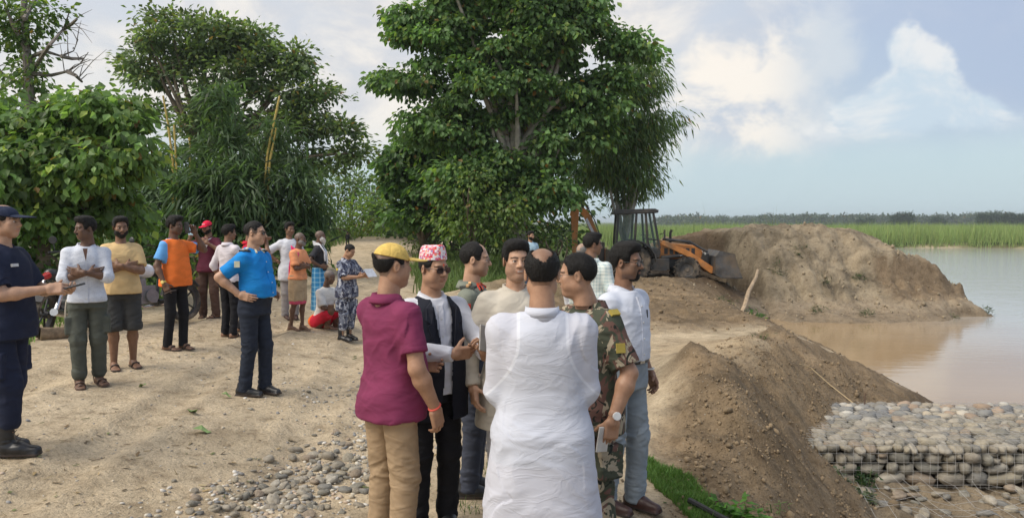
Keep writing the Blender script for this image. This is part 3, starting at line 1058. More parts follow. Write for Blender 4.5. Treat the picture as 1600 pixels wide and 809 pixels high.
# bamboo
def bamboo():
    rng = np.random.default_rng(14)
    d = 19.5
    b = at(350, 400, d); z = gz(b.x, d)
    inv = Vector((b.x, d, z))
    root = empty('bamboo_clump', inv, 0, 'dense dark bamboo clump with yellow canes above the crowd', 'bamboo', 'trees along the track')
    B = px_blobs(d, [(345, 175, 24, 48), (350, 245, 48, 50), (300, 320, 85, 60), (420, 310, 90, 62, .4), (455, 285, 48, 42), (478, 340, 32, 42, .6), (240, 335, 60, 55, .5), (430, 210, 20, 26), (330, 380, 95, 40), (440, 380, 70, 36), (220, 400, 50, 40, .8), (270, 260, 40, 35, .8), (350, 300, 70, 60, -.6)], .8)
    C, O = clumps(B, rng, 6.0, (.40, 1.0))
    idx = np.repeat(np.arange(len(C)), 34)
    n = len(idx)
    P = C[idx] + rng.normal(0, 1, (n, 3)) * np.array([.20, .20, .13])
    D = O[idx] * .7 + rng.normal(0, .55, (n, 3)) + np.array([0, 0, -.75])
    c = np.array((.092, .152, .068))[None] * (1 + rng.normal(0, .16, (len(C), 1)))[idx] * (1 + rng.normal(0, .28, (n, 1))).clip(.4, 2)
    V, F, K = leaves(P - np.array(inv), D, .34 * (1 + rng.normal(0, .2, n)), 'blade', np.clip(c, .004, .5), rng)
    link('foliage', mesh_np('foliage', V, F, False, K), LEAF_MAT, root)
    cane = plain('yellow_cane', (.46, .34, .09), .5, var=.2)
    green = plain('green_cane', (.14, .17, .05), .5, var=.2)
    for pts, m in (([(272, 400), (270, 250), (262, 190), (255, 150)], cane), ([(280, 400), (276, 260), (272, 195)], cane), ([(300, 390), (297, 240), (296, 212)], cane), ([(400, 400), (418, 240), (437, 150)], cane), ([(408, 400), (422, 250), (432, 200)], cane),
                   ([(345, 400), (348, 240), (346, 130)], green), ([(360, 400), (400, 260), (435, 170)], green), ([(330, 400), (290, 320), (270, 262)], green), ([(340, 400), (250, 350), (205, 330)], green), ([(352, 400), (470, 300), (520, 290)], green)):
        mb = MB()
        pp = [at(a, e, d - .35 if m is cane else d) - inv for a, e in pts]
        pp[0].z = -.1
        full = []
        for i in range(len(pp) - 1):
            full += [pp[i].lerp(pp[i + 1], t / 5) for t in range(5)]
        full.append(pp[-1])
        mb.tube(full, [.034 - .014 * i / len(full) + (.006 if i % 3 == 0 else 0) for i in range(len(full))], 7)
        mb.build('cane', m, root, True)


bamboo()

# trees right of the track
tree('broadleaf_tree', 'biggest round broadleaf tree standing behind the group of officials', 822, 27,
     [(800, 60, 120, 70), (680, 75, 78, 58), (640, 40, 40, 34), (905, 70, 80, 60), (760, 150, 120, 70), (640, 130, 50, 45), (880, 160, 95, 65), (700, 200, 90, 60), (820, 230, 110, 65), (925, 200, 60, 50), (735, 290, 75, 60, -1.0), (840, 300, 80, 50, -.5), (800, -20, 130, 50), (790, 20, 70, 50), (850, 20, 75, 50), (835, 85, 80, 60), (960, 120, 35, 30), (700, 10, 50, 40), (905, 20, 60, 40), (985, 78, 22, 14)],
     .195, 'broad', (.125, .220, .080), 15, .30, per_clump=10, cl_r=.17, pads=(.43, .72, 38), droop=.9, bark=BARK_PALE, nlimb=30, trunk_h=5.2, shell=(.45, 1.0))
tree('broadleaf_tree', 'dark lower broadleaf tree between the track and the biggest tree', 672, 30.5,
     [(640, 245, 52, 34), (620, 285, 38, 36), (680, 290, 70, 55), (650, 340, 55, 34), (720, 330, 60, 40), (690, 240, 50, 30)],
     .26, 'broad', (.085, .165, .055), 16, .2, per_clump=7, cl_r=.17, pads=(.8, .75, 34), droop=.8, nlimb=14)
tree('feathery_tree', 'feathery pale-barked tree leaning out beside the digger', 962, 30,
     [(1000, 125, 36, 34), (985, 175, 45, 34), (1010, 205, 30, 30), (965, 240, 55, 45), (1000, 270, 28, 30), (1042, 185, 14, 14), (935, 272, 36, 28), (985, 305, 18, 14)],
     .34, 'blade', (.125, .195, .075), 17, .13, per_clump=60, cl_r=.34, per_m2=3.4, droop=1.3, bark=BARK_PALE, nlimb=18, trunk_h=3.8)
tree('young_tree', 'yellow-green creeper-hung young tree in front of the biggest trunk', 745, 25.2,
     [(735, 300, 36, 45), (720, 345, 34, 32), (760, 350, 36, 28), (790, 330, 30, 40), (800, 372, 30, 18)],
     .17, 'oval', (.14, .215, .060), 18, .08, per_clump=28, cl_r=.28, per_m2=3.2, droop=.9, nlimb=10)
# dark wood closing the view behind them
tree('shade_tree', 'dark shady tree deep behind the track end', 760, 38, [(760, 320, 90, 60), (860, 320, 70, 55), (660, 335, 60, 45), (820, 365, 100, 25), (700, 370, 60, 24)], .34, 'oval', (.055, .098, .036), 19, .2, per_clump=12, cl_r=.5, per_m2=1.5, nlimb=8)
# shrubs and small trees along the track
SHR = [('small_tree', 'hazy round small tree standing alone above the track shrubs', 545, 47, [(548, 292, 36, 26), (520, 310, 28, 30), (575, 315, 34, 28)], .24, (.115, .175, .070)),
       ('shrub', 'bright yellow-green shrub left of the distant track', 560, 40, [(552, 345, 40, 28), (590, 340, 30, 30), (535, 372, 30, 20)], .20, (.17, .26, .065)),
       ('shrub', 'mid-green shrub at the bend of the distant track', 612, 43, [(610, 330, 34, 40), (635, 345, 24, 26), (590, 310, 22, 18)], .22, (.105, .18, .055)),
       ('shrub', 'low olive shrub between bamboo and distant track', 505, 36, [(505, 350, 34, 30), (500, 385, 40, 18), (540, 390, 30, 14)], .18, (.12, .19, .055)),
       ('shrub', 'leafy dark shrub right behind the tan t-shirt man', 190, 14.5, [(190, 390, 60, 40), (240, 410, 45, 36), (150, 420, 50, 36)], .13, (.085, .165, .045)),
       ('shrub', 'leafy shrub between navy officer and white printed shirt', 70, 13.0, [(70, 430, 40, 34), (30, 440, 50, 40), (110, 440, 30, 24)], .13, (.095, .185, .048)),
       ('shrub', 'shady shrub under the bamboo behind the red cap', 300, 17, [(300, 410, 60, 30), (380, 410, 60, 28), (450, 405, 40, 26)], .17, (.060, .11, .038)),
       ('shrub', 'scrubby shrub at the foot of the pale trunks', 880, 26, [(868, 374, 22, 16), (842, 374, 30, 16)], .15, (.12, .195, .060)),
       ('shrub', 'weedy shrub beside the distant track and the patterned cap', 660, 31, [(655, 380, 26, 14), (690, 385, 34, 16), (725, 392, 34, 14)], .15, (.13, .195, .068))]
for i, (nm, lb, bx, d, bl, lf, col) in enumerate(SHR):
    tree(nm, lb, bx, d, bl, lf, 'oval', col, 100 + i, .05, group='shrubs along the track', cat='tree' if nm == 'small_tree' else 'shrub', per_clump=20, cl_r=.24 * d / 30 + .06, per_m2=3.0 * (30 / d) ** .6, droop=.3, nlimb=8, flat=.8)


# grass and reeds
def blades(P, hgt, wid, lean, cols, rng, two=True):
    n = len(P)
    a = rng.random(n) * 6.283
    dx, dy = np.cos(a), np.sin(a)
    L = lean * hgt * rng.random(n)
    b = rng.random(n) * 6.283
    side = np.stack([dx, dy, 0 * a], 1) * (wid[:, None] / 2)
    tip = P + np.stack([np.cos(b) * L, np.sin(b) * L, hgt], 1)
    mid = P + np.stack([np.cos(b) * L * .3, np.sin(b) * L * .3, hgt * .55], 1)
    if two:
        V = np.stack([P - side, P + side, mid + side * .75, mid - side * .75, tip], 1)
        F3 = np.array([(3, 2, 4)]); F4 = np.array([(0, 1, 2, 3)])
        o = (np.arange(n) * 5)[:, None, None]
        return V.reshape(-1, 3), [(F4[None] + o).reshape(-1, 4), (F3[None] + o).reshape(-1, 3)], np.repeat(cols, 5, 0)
    V = np.stack([P - side, P + side, tip], 1)
    return V.reshape(-1, 3), [(np.array([(0, 1, 2)])[None] + (np.arange(n) * 3)[:, None, None]).reshape(-1, 3)], np.repeat(cols, 3, 0)


def grass(name, label, x, y, h, w, lean, col, seed, two=True, z=None):
    rng = np.random.default_rng(seed)
    n = len(x)
    z = height(x, y) if z is None else z
    P = np.stack([x, y, z - .01], 1)
    c = np.array(col)[None] * (1 + rng.normal(0, .22, (n, 1))).clip(.4, 1.8) * (1 + rng.normal(0, .05, (n, 3)))
    V, F, C = blades(P, h * (1 + rng.normal(0, .25, n)).clip(.3, 1.7), np.full(n, w), lean, c, rng, two)
    return tag(link(name, mesh_np(name, V, F, False, np.clip(C, .005, .7)), col_mat('grass_blade', .6, trans=.25, spec=.3)), label, 'grass', kind='stuff')


def scatter(n, seed, box, keep):
    rng = np.random.default_rng(seed)
    x = rng.uniform(box[0], box[1], n); y = rng.uniform(box[2], box[3], n)
    k = keep(x, y, rng)
    return x[k], y[k]


# reeds on the far bank and the field behind the digger
x, y = scatter(170000, 31, (8, 150, 96, 150), lambda x, y, r: (x < y * .78) & (height(x, y, False) > -1.75))
grass('reeds', 'tall green reeds lining the far river bank', x, y, 1.95 * (.72 + .40 * vnoise(x * .15, y * .15, seed=4)) * np.where(y < 101, .95, 1), .075, .55, (.25, .33, .12), 1, False)
x, y = scatter(16000, 32, (2, 60, 42, 95), lambda x, y, r: (x > y * .13) & (x < np.minimum(9.5 + 0 * y, y * .5)))
grass('tall_grass', 'tall grass field behind the digger', x, y, 1.25 + .7 * vnoise(x * .3, y * .3, seed=9), .07, .35, (.15, .22, .070), 2, False)
# weeds at the road edge by the motorcycles and in front of the trees
x, y = scatter(14000, 33, (-14, -5.2, 8.5, 22), lambda x, y, r: (x < np.interp(y, [8, 14, 25], [-5.9, -6.6, -7.0]) + .35 * fbm(x * .9, y * .9, seed=3)) & (fbm(x * .7, y * .7, seed=7) > -.25))
grass('weeds', 'low green weeds along the road edge under the trees', x, y, .17, .03, .9, (.15, .245, .06), 3)
x, y = scatter(20000, 34, (-6.5, 2.0, 18, 46), lambda x, y, r: (x > np.interp(y, [14, 25, 50], [-1.5, -3.4, -5.7]) + .4 * fbm(x, y, seed=5)) & ((x < .9) | (y > 29)) & (np.abs(x - .0) + np.abs(y - 17.5) > 1.4))
grass('verge_grass', 'rough green grass between the track and the biggest tree', x, y, .30, .030, .8, (.13, .19, .058), 4)
x, y = scatter(9000, 35, (-13, -5.0, 20, 50), lambda x, y, r: (x < np.interp(y, [14, 25, 50], [-7.0, -6.9, -8.4]) + .5 * fbm(x, y, seed=6)))
grass('verge_grass', 'rough grass on the bamboo side of the distant track', x, y, .32, .04, .7, (.13, .19, .058), 5)
# lawn-like strip on the edge beside the grey trousers
x, y = scatter(90000, 36, (.2, 2.2, 4.3, 6.3), lambda x, y, r: np.abs(x - np.interp(y, [4.6, 5.2, 6.0, 7.2], [1.42, 1.30, 1.10, 1.0]) + .10 * fbm(x * 3, y * 3, seed=8)) < np.interp(y, [4.75, 5.0, 5.5, 6.0, 6.3], [.02, .12, .17, .14, .03]))
grass('grass_strip', 'short fresh green grass strip on the bank edge', x, y, .05, .006, .9, (.115, .215, .050), 6)
x, y = scatter(3000, 37, (-.6, .4, 4.6, 9), lambda x, y, r: (fbm(x * 1.3, y * 1.3, seed=15) > .28) & (x > -.45))
grass('grass_tufts', 'sparse grass tufts between the officials legs', x, y, .06, .006, .9, (.085, .16, .040), 7)
# thin stalks on the mound top
x, y = scatter(260, 38, (8.6, 12.4, 33, 37), lambda x, y, r: vnoise(x * 1.7, y * 0, seed=3) > .5)
grass('dry_stalks', 'thin tall stalks standing behind the mound', x, y, 2.1, .022, .5, (.16, .17, .08), 8, True, z=-.3 + 0 * x)


def leafy_plant(name, label, x, y, n, spread, leaf, col, seed, hgt=.25, cat='plant', kind='oval', group=None):
    rng = np.random.default_rng(seed)
    z = gz(x, y)
    root = empty(name, (x, y, z), 0, label, cat, group)
    mb = MB()
    P, D = [], []
    for k in range(max(3, n // 14)):
        a = rng.random() * 6.283; q = spread * rng.random() ** .5
        e = Vector((math.cos(a) * q, math.sin(a) * q, 0))
        e.z = gz(x + e.x, y + e.y) - z + hgt * (.4 + .6 * rng.random())
        f = e * .6; f.z = gz(x + f.x, y + f.y) - z
        mb.tube([(f.x, f.y, f.z - .02), f.lerp(e, .6) + Vector((0, 0, .02)), e], [.006, .005, .003], 4)
        for j in range(14):
            t = .3 + .7 * rng.random()
            P.append(np.array(f.lerp(e, t)) + rng.normal(0, leaf * .5, 3) * (1, 1, .5)); D.append(rng.normal(0, 1, 3) * (1, 1, .35))
    mb.build('stem', plain('plant_stem', (.10, .14, .04), .7), root)
    P, D = np.array(P), np.array(D)
    c = np.array(col)[None] * (1 + rng.normal(0, .25, (len(P), 1))).clip(.4, 1.7)
    V, F, K = leaves(P, D, leaf * (1 + rng.normal(0, .25, len(P))).clip(.4, 1.6), kind, np.clip(c, .005, .6), rng, .35)
    link('foliage', mesh_np('foliage', V, F, False, K), LEAF_MAT, root)
    return root


leafy_plant('weed_plant', 'bright leafy weed growing at the grass strip end', 1.62, 5.05, 230, .22, .075, (.105, .24, .040), 51, .13)
leafy_plant('weed_plant', 'small pale weed on the slope below the leafy weed', 1.95, 5.5, 50, .14, .05, (.14, .22, .07), 52, .10, kind='blade')
leafy_plant('creeper_plant', 'dusty creeper hanging at the gabion corner', 4.02, 8.78, 330, .24, .055, (.10, .13, .075), 53, .16)
leafy_plant('creeper_plant', 'dark creeper growing out of the gabion face', 4.35, 9.18, 150, .17, .06, (.035, .075, .028), 54, .22)
leafy_plant('weed_plant', 'green weed at the foot of the leaning stick', 8.15, 25.3, 120, .35, .16, (.085, .17, .035), 55, .3)
for i, (a, b, lb) in enumerate([(9.9, 28.4, 'small tuft below the mound crest left end'), (11.0, 29.0, 'grey-green tuft high on the mound face'), (11.6, 27.9, 'grey-green tuft halfway down the mound'), (13.0, 28.3, 'tuft beside the mound scarp top'), (10.6, 26.3, 'muddy tuft at the water edge under the mound'), (12.2, 26.1, 'second muddy tuft at the water edge under the mound'), (15.6, 26.6, 'weed on the sand below the scarp'), (17.1, 27.3, 'grass tuft on the mound tip in the water'), (5.9, 21.0, 'low weed on the flat before the mound'), (4.3, 13.2, 'low weed on the sandy flat beside white-shirted man')]):
    leafy_plant('grass_tuft', lb, a, b, 60, .22, .20 if b > 20 else .08, (.060, .085, .035), 60 + i, .22 if b > 20 else .08, 'grass tuft', 'blade')


# far trees across the river
def far_trees():
    rng = np.random.default_rng(77)
    B = []
    for k in range(230):
        d = rng.uniform(620, 900)
        px = rng.uniform(1030, 1640)
        h = rng.uniform(4.5, 8.0) * (1.2 if px > 1500 else 1)
        c = at(px, 347, d); c.z = -.9 + h * .55
        B.append((c, (h * rng.uniform(.8, 1.8), h, h * .62), 1.0))
    o, _ = crown_mesh('treeline', B, rng, 2.2, 'oval', (.075, .105, .075), per_clump=6, cl_r=1.3, per_m2=.14, droop=.2, shell=(.3, 1))
    tag(o, 'long low line of trees on the far horizon', 'treeline', kind='stuff')
    for px, d, h, w, lb in ((1412, 430, 7.4, 5.5, 'round dark lone tree on the horizon above the reeds'), (1350, 470, 5.2, 3.6, 'small lone tree left of the round horizon tree'), (1548, 430, 7.2, 4.5, 'bushy horizon tree third from the picture edge'), (1575, 425, 7.4, 4.5, 'bushy horizon tree second from the picture edge'), (1600, 420, 7.0, 4.0, 'bushy horizon tree cut by the picture edge'), (1468, 460, 5.2, 3.0, 'low horizon tree between the round tree and the bushy trio')):
        c = at(px, 347, d)
        root = empty('distant_tree', (c.x, d, -.95), 0, lb, 'tree', 'lone trees on the horizon')
        Bl = [((rng.normal(0, w * .5), rng.normal(0, 1.5), h * rng.uniform(.45, .75)), (w * .6, w * .6, h * .38), 1.0) for _ in range(5)]
        crown_mesh('crown', Bl, rng, .8, 'oval', (.030, .058, .026), per_clump=9, cl_r=.7, per_m2=.8, parent=root)
        mb = MB(); mb.tube([(0, 0, -.2), (0, 0, h * .6)], [.25, .12], 6); mb.build('trunk', BARK, root)


far_trees()
# ------------------------------------------------------------------ signed-distance modelling
class Field:
    def __init__(s, lo, hi, vox):
        s.lo = np.array(lo, float); s.v = vox
        s.n = np.maximum(4, np.ceil((np.array(hi) - s.lo) / vox).astype(int) + 1)
        s.f = np.full(s.n, .2, np.float32)
        s.ax = [(s.lo[i] + vox * np.arange(s.n[i])).astype(np.float32) for i in range(3)]

    def blk(s, lo, hi, pad):
        a = np.clip(np.floor((np.array(lo) - pad - s.lo) / s.v).astype(int), 0, s.n - 1)
        b = np.clip(np.ceil((np.array(hi) + pad - s.lo) / s.v).astype(int) + 1, 1, s.n)
        sl = tuple(slice(a[i], max(b[i], a[i] + 1)) for i in range(3))
        return sl, s.ax[0][sl[0]][:, None, None], s.ax[1][sl[1]][None, :, None], s.ax[2][sl[2]][None, None, :]

    def join(s, sl, d, k, sub=False):
        g = s.f[sl]
        if sub:
            d = -d
            if k > 0:
                h = np.clip(.5 - .5 * (d - g) / k, 0, 1)
                s.f[sl] = d * (1 - h) + g * h + k * h * (1 - h) if False else np.maximum(g, d) + np.maximum(k - np.abs(g - d), 0) ** 2 * .25 / k
            else: s.f[sl] = np.maximum(g, d)
        elif k > 0:
            s.f[sl] = np.minimum(g, d) - np.maximum(k - np.abs(g - d), 0) ** 2 * .25 / k
        else:
            s.f[sl] = np.minimum(g, d)

    def cap(s, a, b, ra, rb, k=.02, cut_end=None, cut_start=None, sy=1.0):
        a, b = np.array(a, float), np.array(b, float)
        r = max(ra, rb)
        sl, x, y, z = s.blk(np.minimum(a, b) - r, np.maximum(a, b) + r, k + .03)
        ba = b - a; L = max(1e-9, ba @ ba)
        px, py, pz = x - a[0], y - a[1], z - a[2]
        t = (px * ba[0] + py * ba[1] + pz * ba[2]) / L
        h = np.clip(t, 0, 1)
        d = np.sqrt((px - h * ba[0]) ** 2 + ((py - h * ba[1]) * sy) ** 2 + (pz - h * ba[2]) ** 2) - (ra + (rb - ra) * h)
        l = math.sqrt(L)
        if cut_end is not None: d = np.maximum(d, (t - cut_end) * l)
        if cut_start is not None: d = np.maximum(d, (cut_start - t) * l)
        s.join(sl, d, k)

    def chain(s, pts, rs, k=.02, cut=False):
        for i in range(len(pts) - 1):
            s.cap(pts[i], pts[i + 1], rs[i], rs[i + 1], k if i == 0 else max(k, .012), cut_end=1.0 if cut and i == len(pts) - 2 else None)

    def ell(s, c, r, k=.02, rot=None, sub=False):
        c, r = np.array(c, float), np.array(r, float)
        R = r.max()
        sl, x, y, z = s.blk(c - R, c + R, k + .03)
        p = [x - c[0], y - c[1], z - c[2]]
        if rot is not None:
            M = np.array(Euler(rot).to_matrix()).T
            p = [M[i, 0] * p[0] + M[i, 1] * p[1] + M[i, 2] * p[2] for i in range(3)]
        q = np.sqrt((p[0] / r[0]) ** 2 + (p[1] / r[1]) ** 2 + (p[2] / r[2]) ** 2)
        q2 = np.sqrt((p[0] / r[0] ** 2) ** 2 + (p[1] / r[1] ** 2) ** 2 + (p[2] / r[2] ** 2) ** 2)
        d = q * (q - 1) / np.maximum(q2, 1e-6)
        s.join(sl, d, k, sub)

    def box(s, c, hs, M, rnd, k=.01):
        """rounded box, M columns = local axes"""
        c, hs = np.array(c, float), np.array(hs, float)
        R = np.linalg.norm(hs) + rnd
        sl, x, y, z = s.blk(c - R, c + R, k + .02)
        p = [x - c[0], y - c[1], z - c[2]]
        q = [np.abs(M[0][i] * p[0] + M[1][i] * p[1] + M[2][i] * p[2]) - hs[i] for i in range(3)]
        d = np.sqrt(sum(np.maximum(v, 0) ** 2 for v in q)) + np.minimum(np.maximum(np.maximum(q[0], q[1]), q[2]), 0) - rnd
        s.join(sl, d, k)

    def rings(s, R, k=.03, p=2.4):
        """R rows: z, cx, cy, rx, ry_front, ry_back (front is -y)"""
        R = np.array(sorted(R), float)
        mx = R[:, 3:].max() + np.abs(R[:, 1:3]).max()
        sl, x, y, z = s.blk((-mx, -mx, R[0, 0]), (mx, mx, R[-1, 0]), k + .03)
        zz = z[0, 0]
        # smooth interpolation over z
        v = []
        for i in range(1, 6):
            f = np.interp(zz, R[:, 0], R[:, i]); g = (np.interp(zz - .02, R[:, 0], R[:, i]) + np.interp(zz + .02, R[:, 0], R[:, i])) / 2
            v.append(((f + g) / 2)[None, None, :].astype(np.float32))
        cx, cy, rx, rf, rb = v
        X = np.abs(x - cx) / rx
        ry = np.where(y < cy, rf, rb)
        Y = np.abs(y - cy) / ry
        q = (X ** p + Y ** p + 1e-9) ** (1 / p)
        d = (q - 1) * np.minimum(rx, ry) * .9
        d = np.maximum(d, np.maximum(R[0, 0] - z, z - R[-1, 0]))
        s.join(sl, d, k)

    def cut(s, pt, n):
        n = np.array(n, float); n /= np.linalg.norm(n)
        x, y, z = s.ax[0][:, None, None], s.ax[1][None, :, None], s.ax[2][None, None, :]
        s.f = np.maximum(s.f, (x - pt[0]) * n[0] + (y - pt[1]) * n[1] + (z - pt[2]) * n[2]).astype(np.float32)

    def mesh(s):
        """naive surface nets -> V, F(quads)"""
        f = s.f.copy()
        f[0] = f[-1] = .1; f[:, 0] = f[:, -1] = .1; f[:, :, 0] = f[:, :, -1] = .1
        ins = f < 0
        cn = np.zeros(tuple(np.array(f.shape) - 1), np.int8)
        offs = [(i, j, k) for i in (0, 1) for j in (0, 1) for k in (0, 1)]
        sh = f.shape
        for o in offs:
            cn += ins[o[0]:sh[0] - 1 + o[0], o[1]:sh[1] - 1 + o[1], o[2]:sh[2] - 1 + o[2]]
        I, J, K = np.nonzero((cn > 0) & (cn < 8))
        m = len(I)
        if m == 0: return np.zeros((0, 3)), np.zeros((0, 4), int)
        val = {o: f[I + o[0], J + o[1], K + o[2]] for o in offs}
        acc = np.zeros((m, 3)); cnt = np.zeros(m)
        for ax in range(3):
            for o in offs:
                if o[ax]: continue
                o2 = list(o); o2[ax] = 1; o2 = tuple(o2)
                a, b = val[o], val[o2]
                c = (a < 0) != (b < 0)
                t = np.where(c, a / np.where(c, a - b, 1), 0)
                p = np.array(o, float)[None] + 0 * acc
                p[:, ax] = t
                acc += p * c[:, None]; cnt += c
        V = s.lo + s.v * (np.stack([I, J, K], 1) + acc / cnt[:, None])
        idx = np.full(cn.shape, -1, np.int32)
        idx[I, J, K] = np.arange(m)
        F = []
        for ax in range(3):
            a = np.take(ins, range(0, sh[ax] - 1), ax); b = np.take(ins, range(1, sh[ax]), ax)
            E = np.nonzero(a != b)
            flip = a[E]
            u, w = [q for q in range(3) if q != ax]
            def cell(du, dw):
                q = [E[0].copy(), E[1].copy(), E[2].copy()]
                q[u] = q[u] - du; q[w] = q[w] - dw
                ok = (q[u] >= 0) & (q[w] >= 0) & (q[u] < cn.shape[u]) & (q[w] < cn.shape[w])
                q = [np.clip(q[i], 0, cn.shape[i] - 1) for i in range(3)]
                return np.where(ok, idx[tuple(q)], -1)
            Q = np.stack([cell(0, 0), cell(1, 0), cell(1, 1), cell(0, 1)], 1)
            good = (Q >= 0).all(1)
            fl = flip if ax != 1 else ~flip
            Q = np.where(fl[:, None], Q, Q[:, ::-1])
            F.append(Q[good])
        return V, np.concatenate(F)


def vnormals(V, F):
    N = np.zeros_like(V)
    a = np.cross(V[F[:, 2]] - V[F[:, 0]], V[F[:, 3]] - V[F[:, 1]])
    for i in range(4): np.add.at(N, F[:, i], a)
    return norm(N)


def wrinkle(V, F, amp, fx, fz, seed, ridge=True, mask=None):
    N = vnormals(V, F)
    w = fbm(V[:, 0] * 3, V[:, 1] * 3, V[:, 2] * 3, oct=2, seed=seed + 9) * .25
    f = fbm(V[:, 0] * fx + w * 3, V[:, 1] * fx, (V[:, 2] + .35 * V[:, 0] * np.sign(w)) * fz + w * 4, oct=3, seed=seed)
    if ridge: f = (1 - np.abs(f) * 2.2)
    h = amp * f
    if mask is not None: h = h * mask(V)
    return V + N * h[:, None]


def qmesh(name, pieces, mat_idx=None, cols=None):
    """join (V,F) quad pieces"""
    Vs, Fs, n = [], [], 0
    for V, F in pieces:
        Vs.append(V); Fs.append(F + n); n += len(V)
    return np.concatenate(Vs), np.concatenate(Fs)


# ------------------------------------------------------------------ cloth and skin materials
def fabric(name, col, rough=.85, fold=.4, fscale=(9, 9, 16), pattern=None, var=.10, sheen=0.0, weave=0.0, crease=0.0):
    if name in MATS: return MATS[name]
    m, T, b = new_mat(name)
    co = T.node('ShaderNodeTexCoord').outputs['Object']
    n = T.noise(T.scale(co, tuple(v * .75 for v in fscale), (.35, .3, 0)), 1.0, 2, .5, .8)
    c = T.mix(T.smooth(n, .3, .7), tuple(v * (1 - var) for v in col), tuple(min(1, v * (1 + var)) for v in col))
    if pattern: c = pattern(T, co, c)
    T.put(b.inputs['Base Color'], c)
    b.inputs['Roughness'].default_value = rough
    b.inputs['Specular IOR Level'].default_value = .2
    if sheen:
        b.inputs['Sheen Weight'].default_value = sheen
    h = n
    if crease:
        n2 = T.noise(T.scale(co, (4.5, 4.5, 10), (.5, .45, 0)), 1.0, 3, .55, 1.6)
        cr = T.math('ABSOLUTE', T.math('SUBTRACT', n2, .5))
        h = T.math('ADD', h, T.math('MULTIPLY', T.smooth(cr, 0.0, .10, 1.0, 0.0), crease))
    if weave:
        h = T.math('ADD', h, T.math('MULTIPLY', T.noise(co, 220, 2, .5), weave))
    bp = T.node('ShaderNodeBump'); bp.inputs['Strength'].default_value = fold; bp.inputs['Distance'].default_value = .03
    T.put(bp.inputs['Height'], h); T.put(b.inputs['Normal'], bp.outputs[0])
    MATS[name] = m
    return m


def camo_pattern(cols, scale):
    def f(T, co, c):
        v = T.scale(co, (1, 1, .75))
        a = T.noise(v, scale, 3, .6, 1.0)
        b2 = T.noise(T.vmath('ADD', v, (7.3, 2.1, 4.4)), scale * 1.2, 3, .6, 1.0)
        d = T.noise(T.vmath('ADD', v, (1.3, 9.1, 2.4)), scale * 1.35, 3, .6, 1.2)
        x = T.mix(T.smooth(a, .50, .515), cols[0], cols[1])
        x = T.mix(T.smooth(b2, .555, .57), x, cols[2])
        return T.mix(T.smooth(d, .60, .615), x, cols[3])
    return f


def check_pattern(c1, c2, sc, soft=.06, w=.5):
    def f(T, co, c):
        sep = T.node('ShaderNodeSeparateXYZ'); T.put(sep.inputs[0], co)
        ang = T.math('MULTIPLY', T.math('ARCTAN2', sep.outputs[0], sep.outputs[1]), .16)
        u = T.math('FRACT', T.math('MULTIPLY', ang, sc)); v = T.math('FRACT', T.math('MULTIPLY', sep.outputs[2], sc))
        a = T.smooth(u, w, w + soft); b2 = T.smooth(v, w, w + soft)
        return T.mix(T.math('MULTIPLY', T.math('ADD', a, b2), .5), c1, c2)
    return f


def dots_pattern(col, sc):
    def f(T, co, c):
        v = T.node('ShaderNodeTexVoronoi', feature='F1'); T.put(v.inputs['Vector'], co); v.inputs['Scale'].default_value = sc
        return T.mix(T.math('MULTIPLY', T.smooth(v.outputs['Distance'], .22, .3, 1, 0), .6), c, col)
    return f


def skin_mat():
    m, T, b = new_mat('skin')
    att = T.node('ShaderNodeAttribute', attribute_name='Col').outputs['Color']
    co = T.node('ShaderNodeTexCoord').outputs['Object']
    n = T.noise(co, 30, 4, .6)
    T.put(b.inputs['Base Color'], T.mix(1.0, att, T.ramp(n, [(.3, (.86, .82, .80)), (.7, (1.1, 1.1, 1.1))]), 'MULTIPLY'))
    b.inputs['Roughness'].default_value = .48
    b.inputs['Specular IOR Level'].default_value = .4
    b.inputs['Subsurface Weight'].default_value = .0
    bp = T.node('ShaderNodeBump'); bp.inputs['Strength'].default_value = .12; bp.inputs['Distance'].default_value = .01
    T.put(bp.inputs['Height'], T.noise(co, 140, 3, .6)); T.put(b.inputs['Normal'], bp.outputs[0])
    return m


SKIN = skin_mat()
EYE_W = plain('eye_white', (.50, .46, .42), .3)
EYE_D = plain('eye_iris', (.018, .010, .006), .15)


def hair_mat(name, col):
    if name in MATS: return MATS[name]
    m, T, b = new_mat(name)
    co = T.node('ShaderNodeTexCoord').outputs['Object']
    n = T.noise(T.scale(co, (150, 60, 60)), 1.0, 3, .7, .5)
    T.put(b.inputs['Base Color'], T.mix(n, tuple(c * .5 for c in col), tuple(c * 1.7 for c in col)))
    b.inputs['Roughness'].default_value = .6
    b.inputs['Specular IOR Level'].default_value = .25
    bp = T.node('ShaderNodeBump'); bp.inputs['Strength'].default_value = .7; bp.inputs['Distance'].default_value = .012
    T.put(bp.inputs['Height'], n); T.put(b.inputs['Normal'], bp.outputs[0])
    MATS[name] = m
    return m


HAIR_BLACK = hair_mat('black_hair', (.010, .009, .0085))
HAIR_GREY = hair_mat('grey_hair', (.20, .19, .18))
HAIR_WHITE = hair_mat('white_hair', (.60, .58, .55))
LEATHER = plain('black_leather', (.016, .016, .018), .35, var=.3)
BROWN_SHOE = plain('brown_leather', (.050, .022, .018), .4, var=.3)
BUCKLE = plain('steel', (.55, .54, .50), .3, .9)
SOLE = plain('rubber_sole', (.06, .045, .04), .8)
STRAP = plain('dark_strap', (.05, .035, .03), .7)


# ------------------------------------------------------------------ the figure
def V3(*a): return np.array(a, float)


def mirror(p): return V3(-p[0], p[1], p[2])


def rot_np(ax, a):
    return np.array(Matrix.Rotation(a, 3, ax))


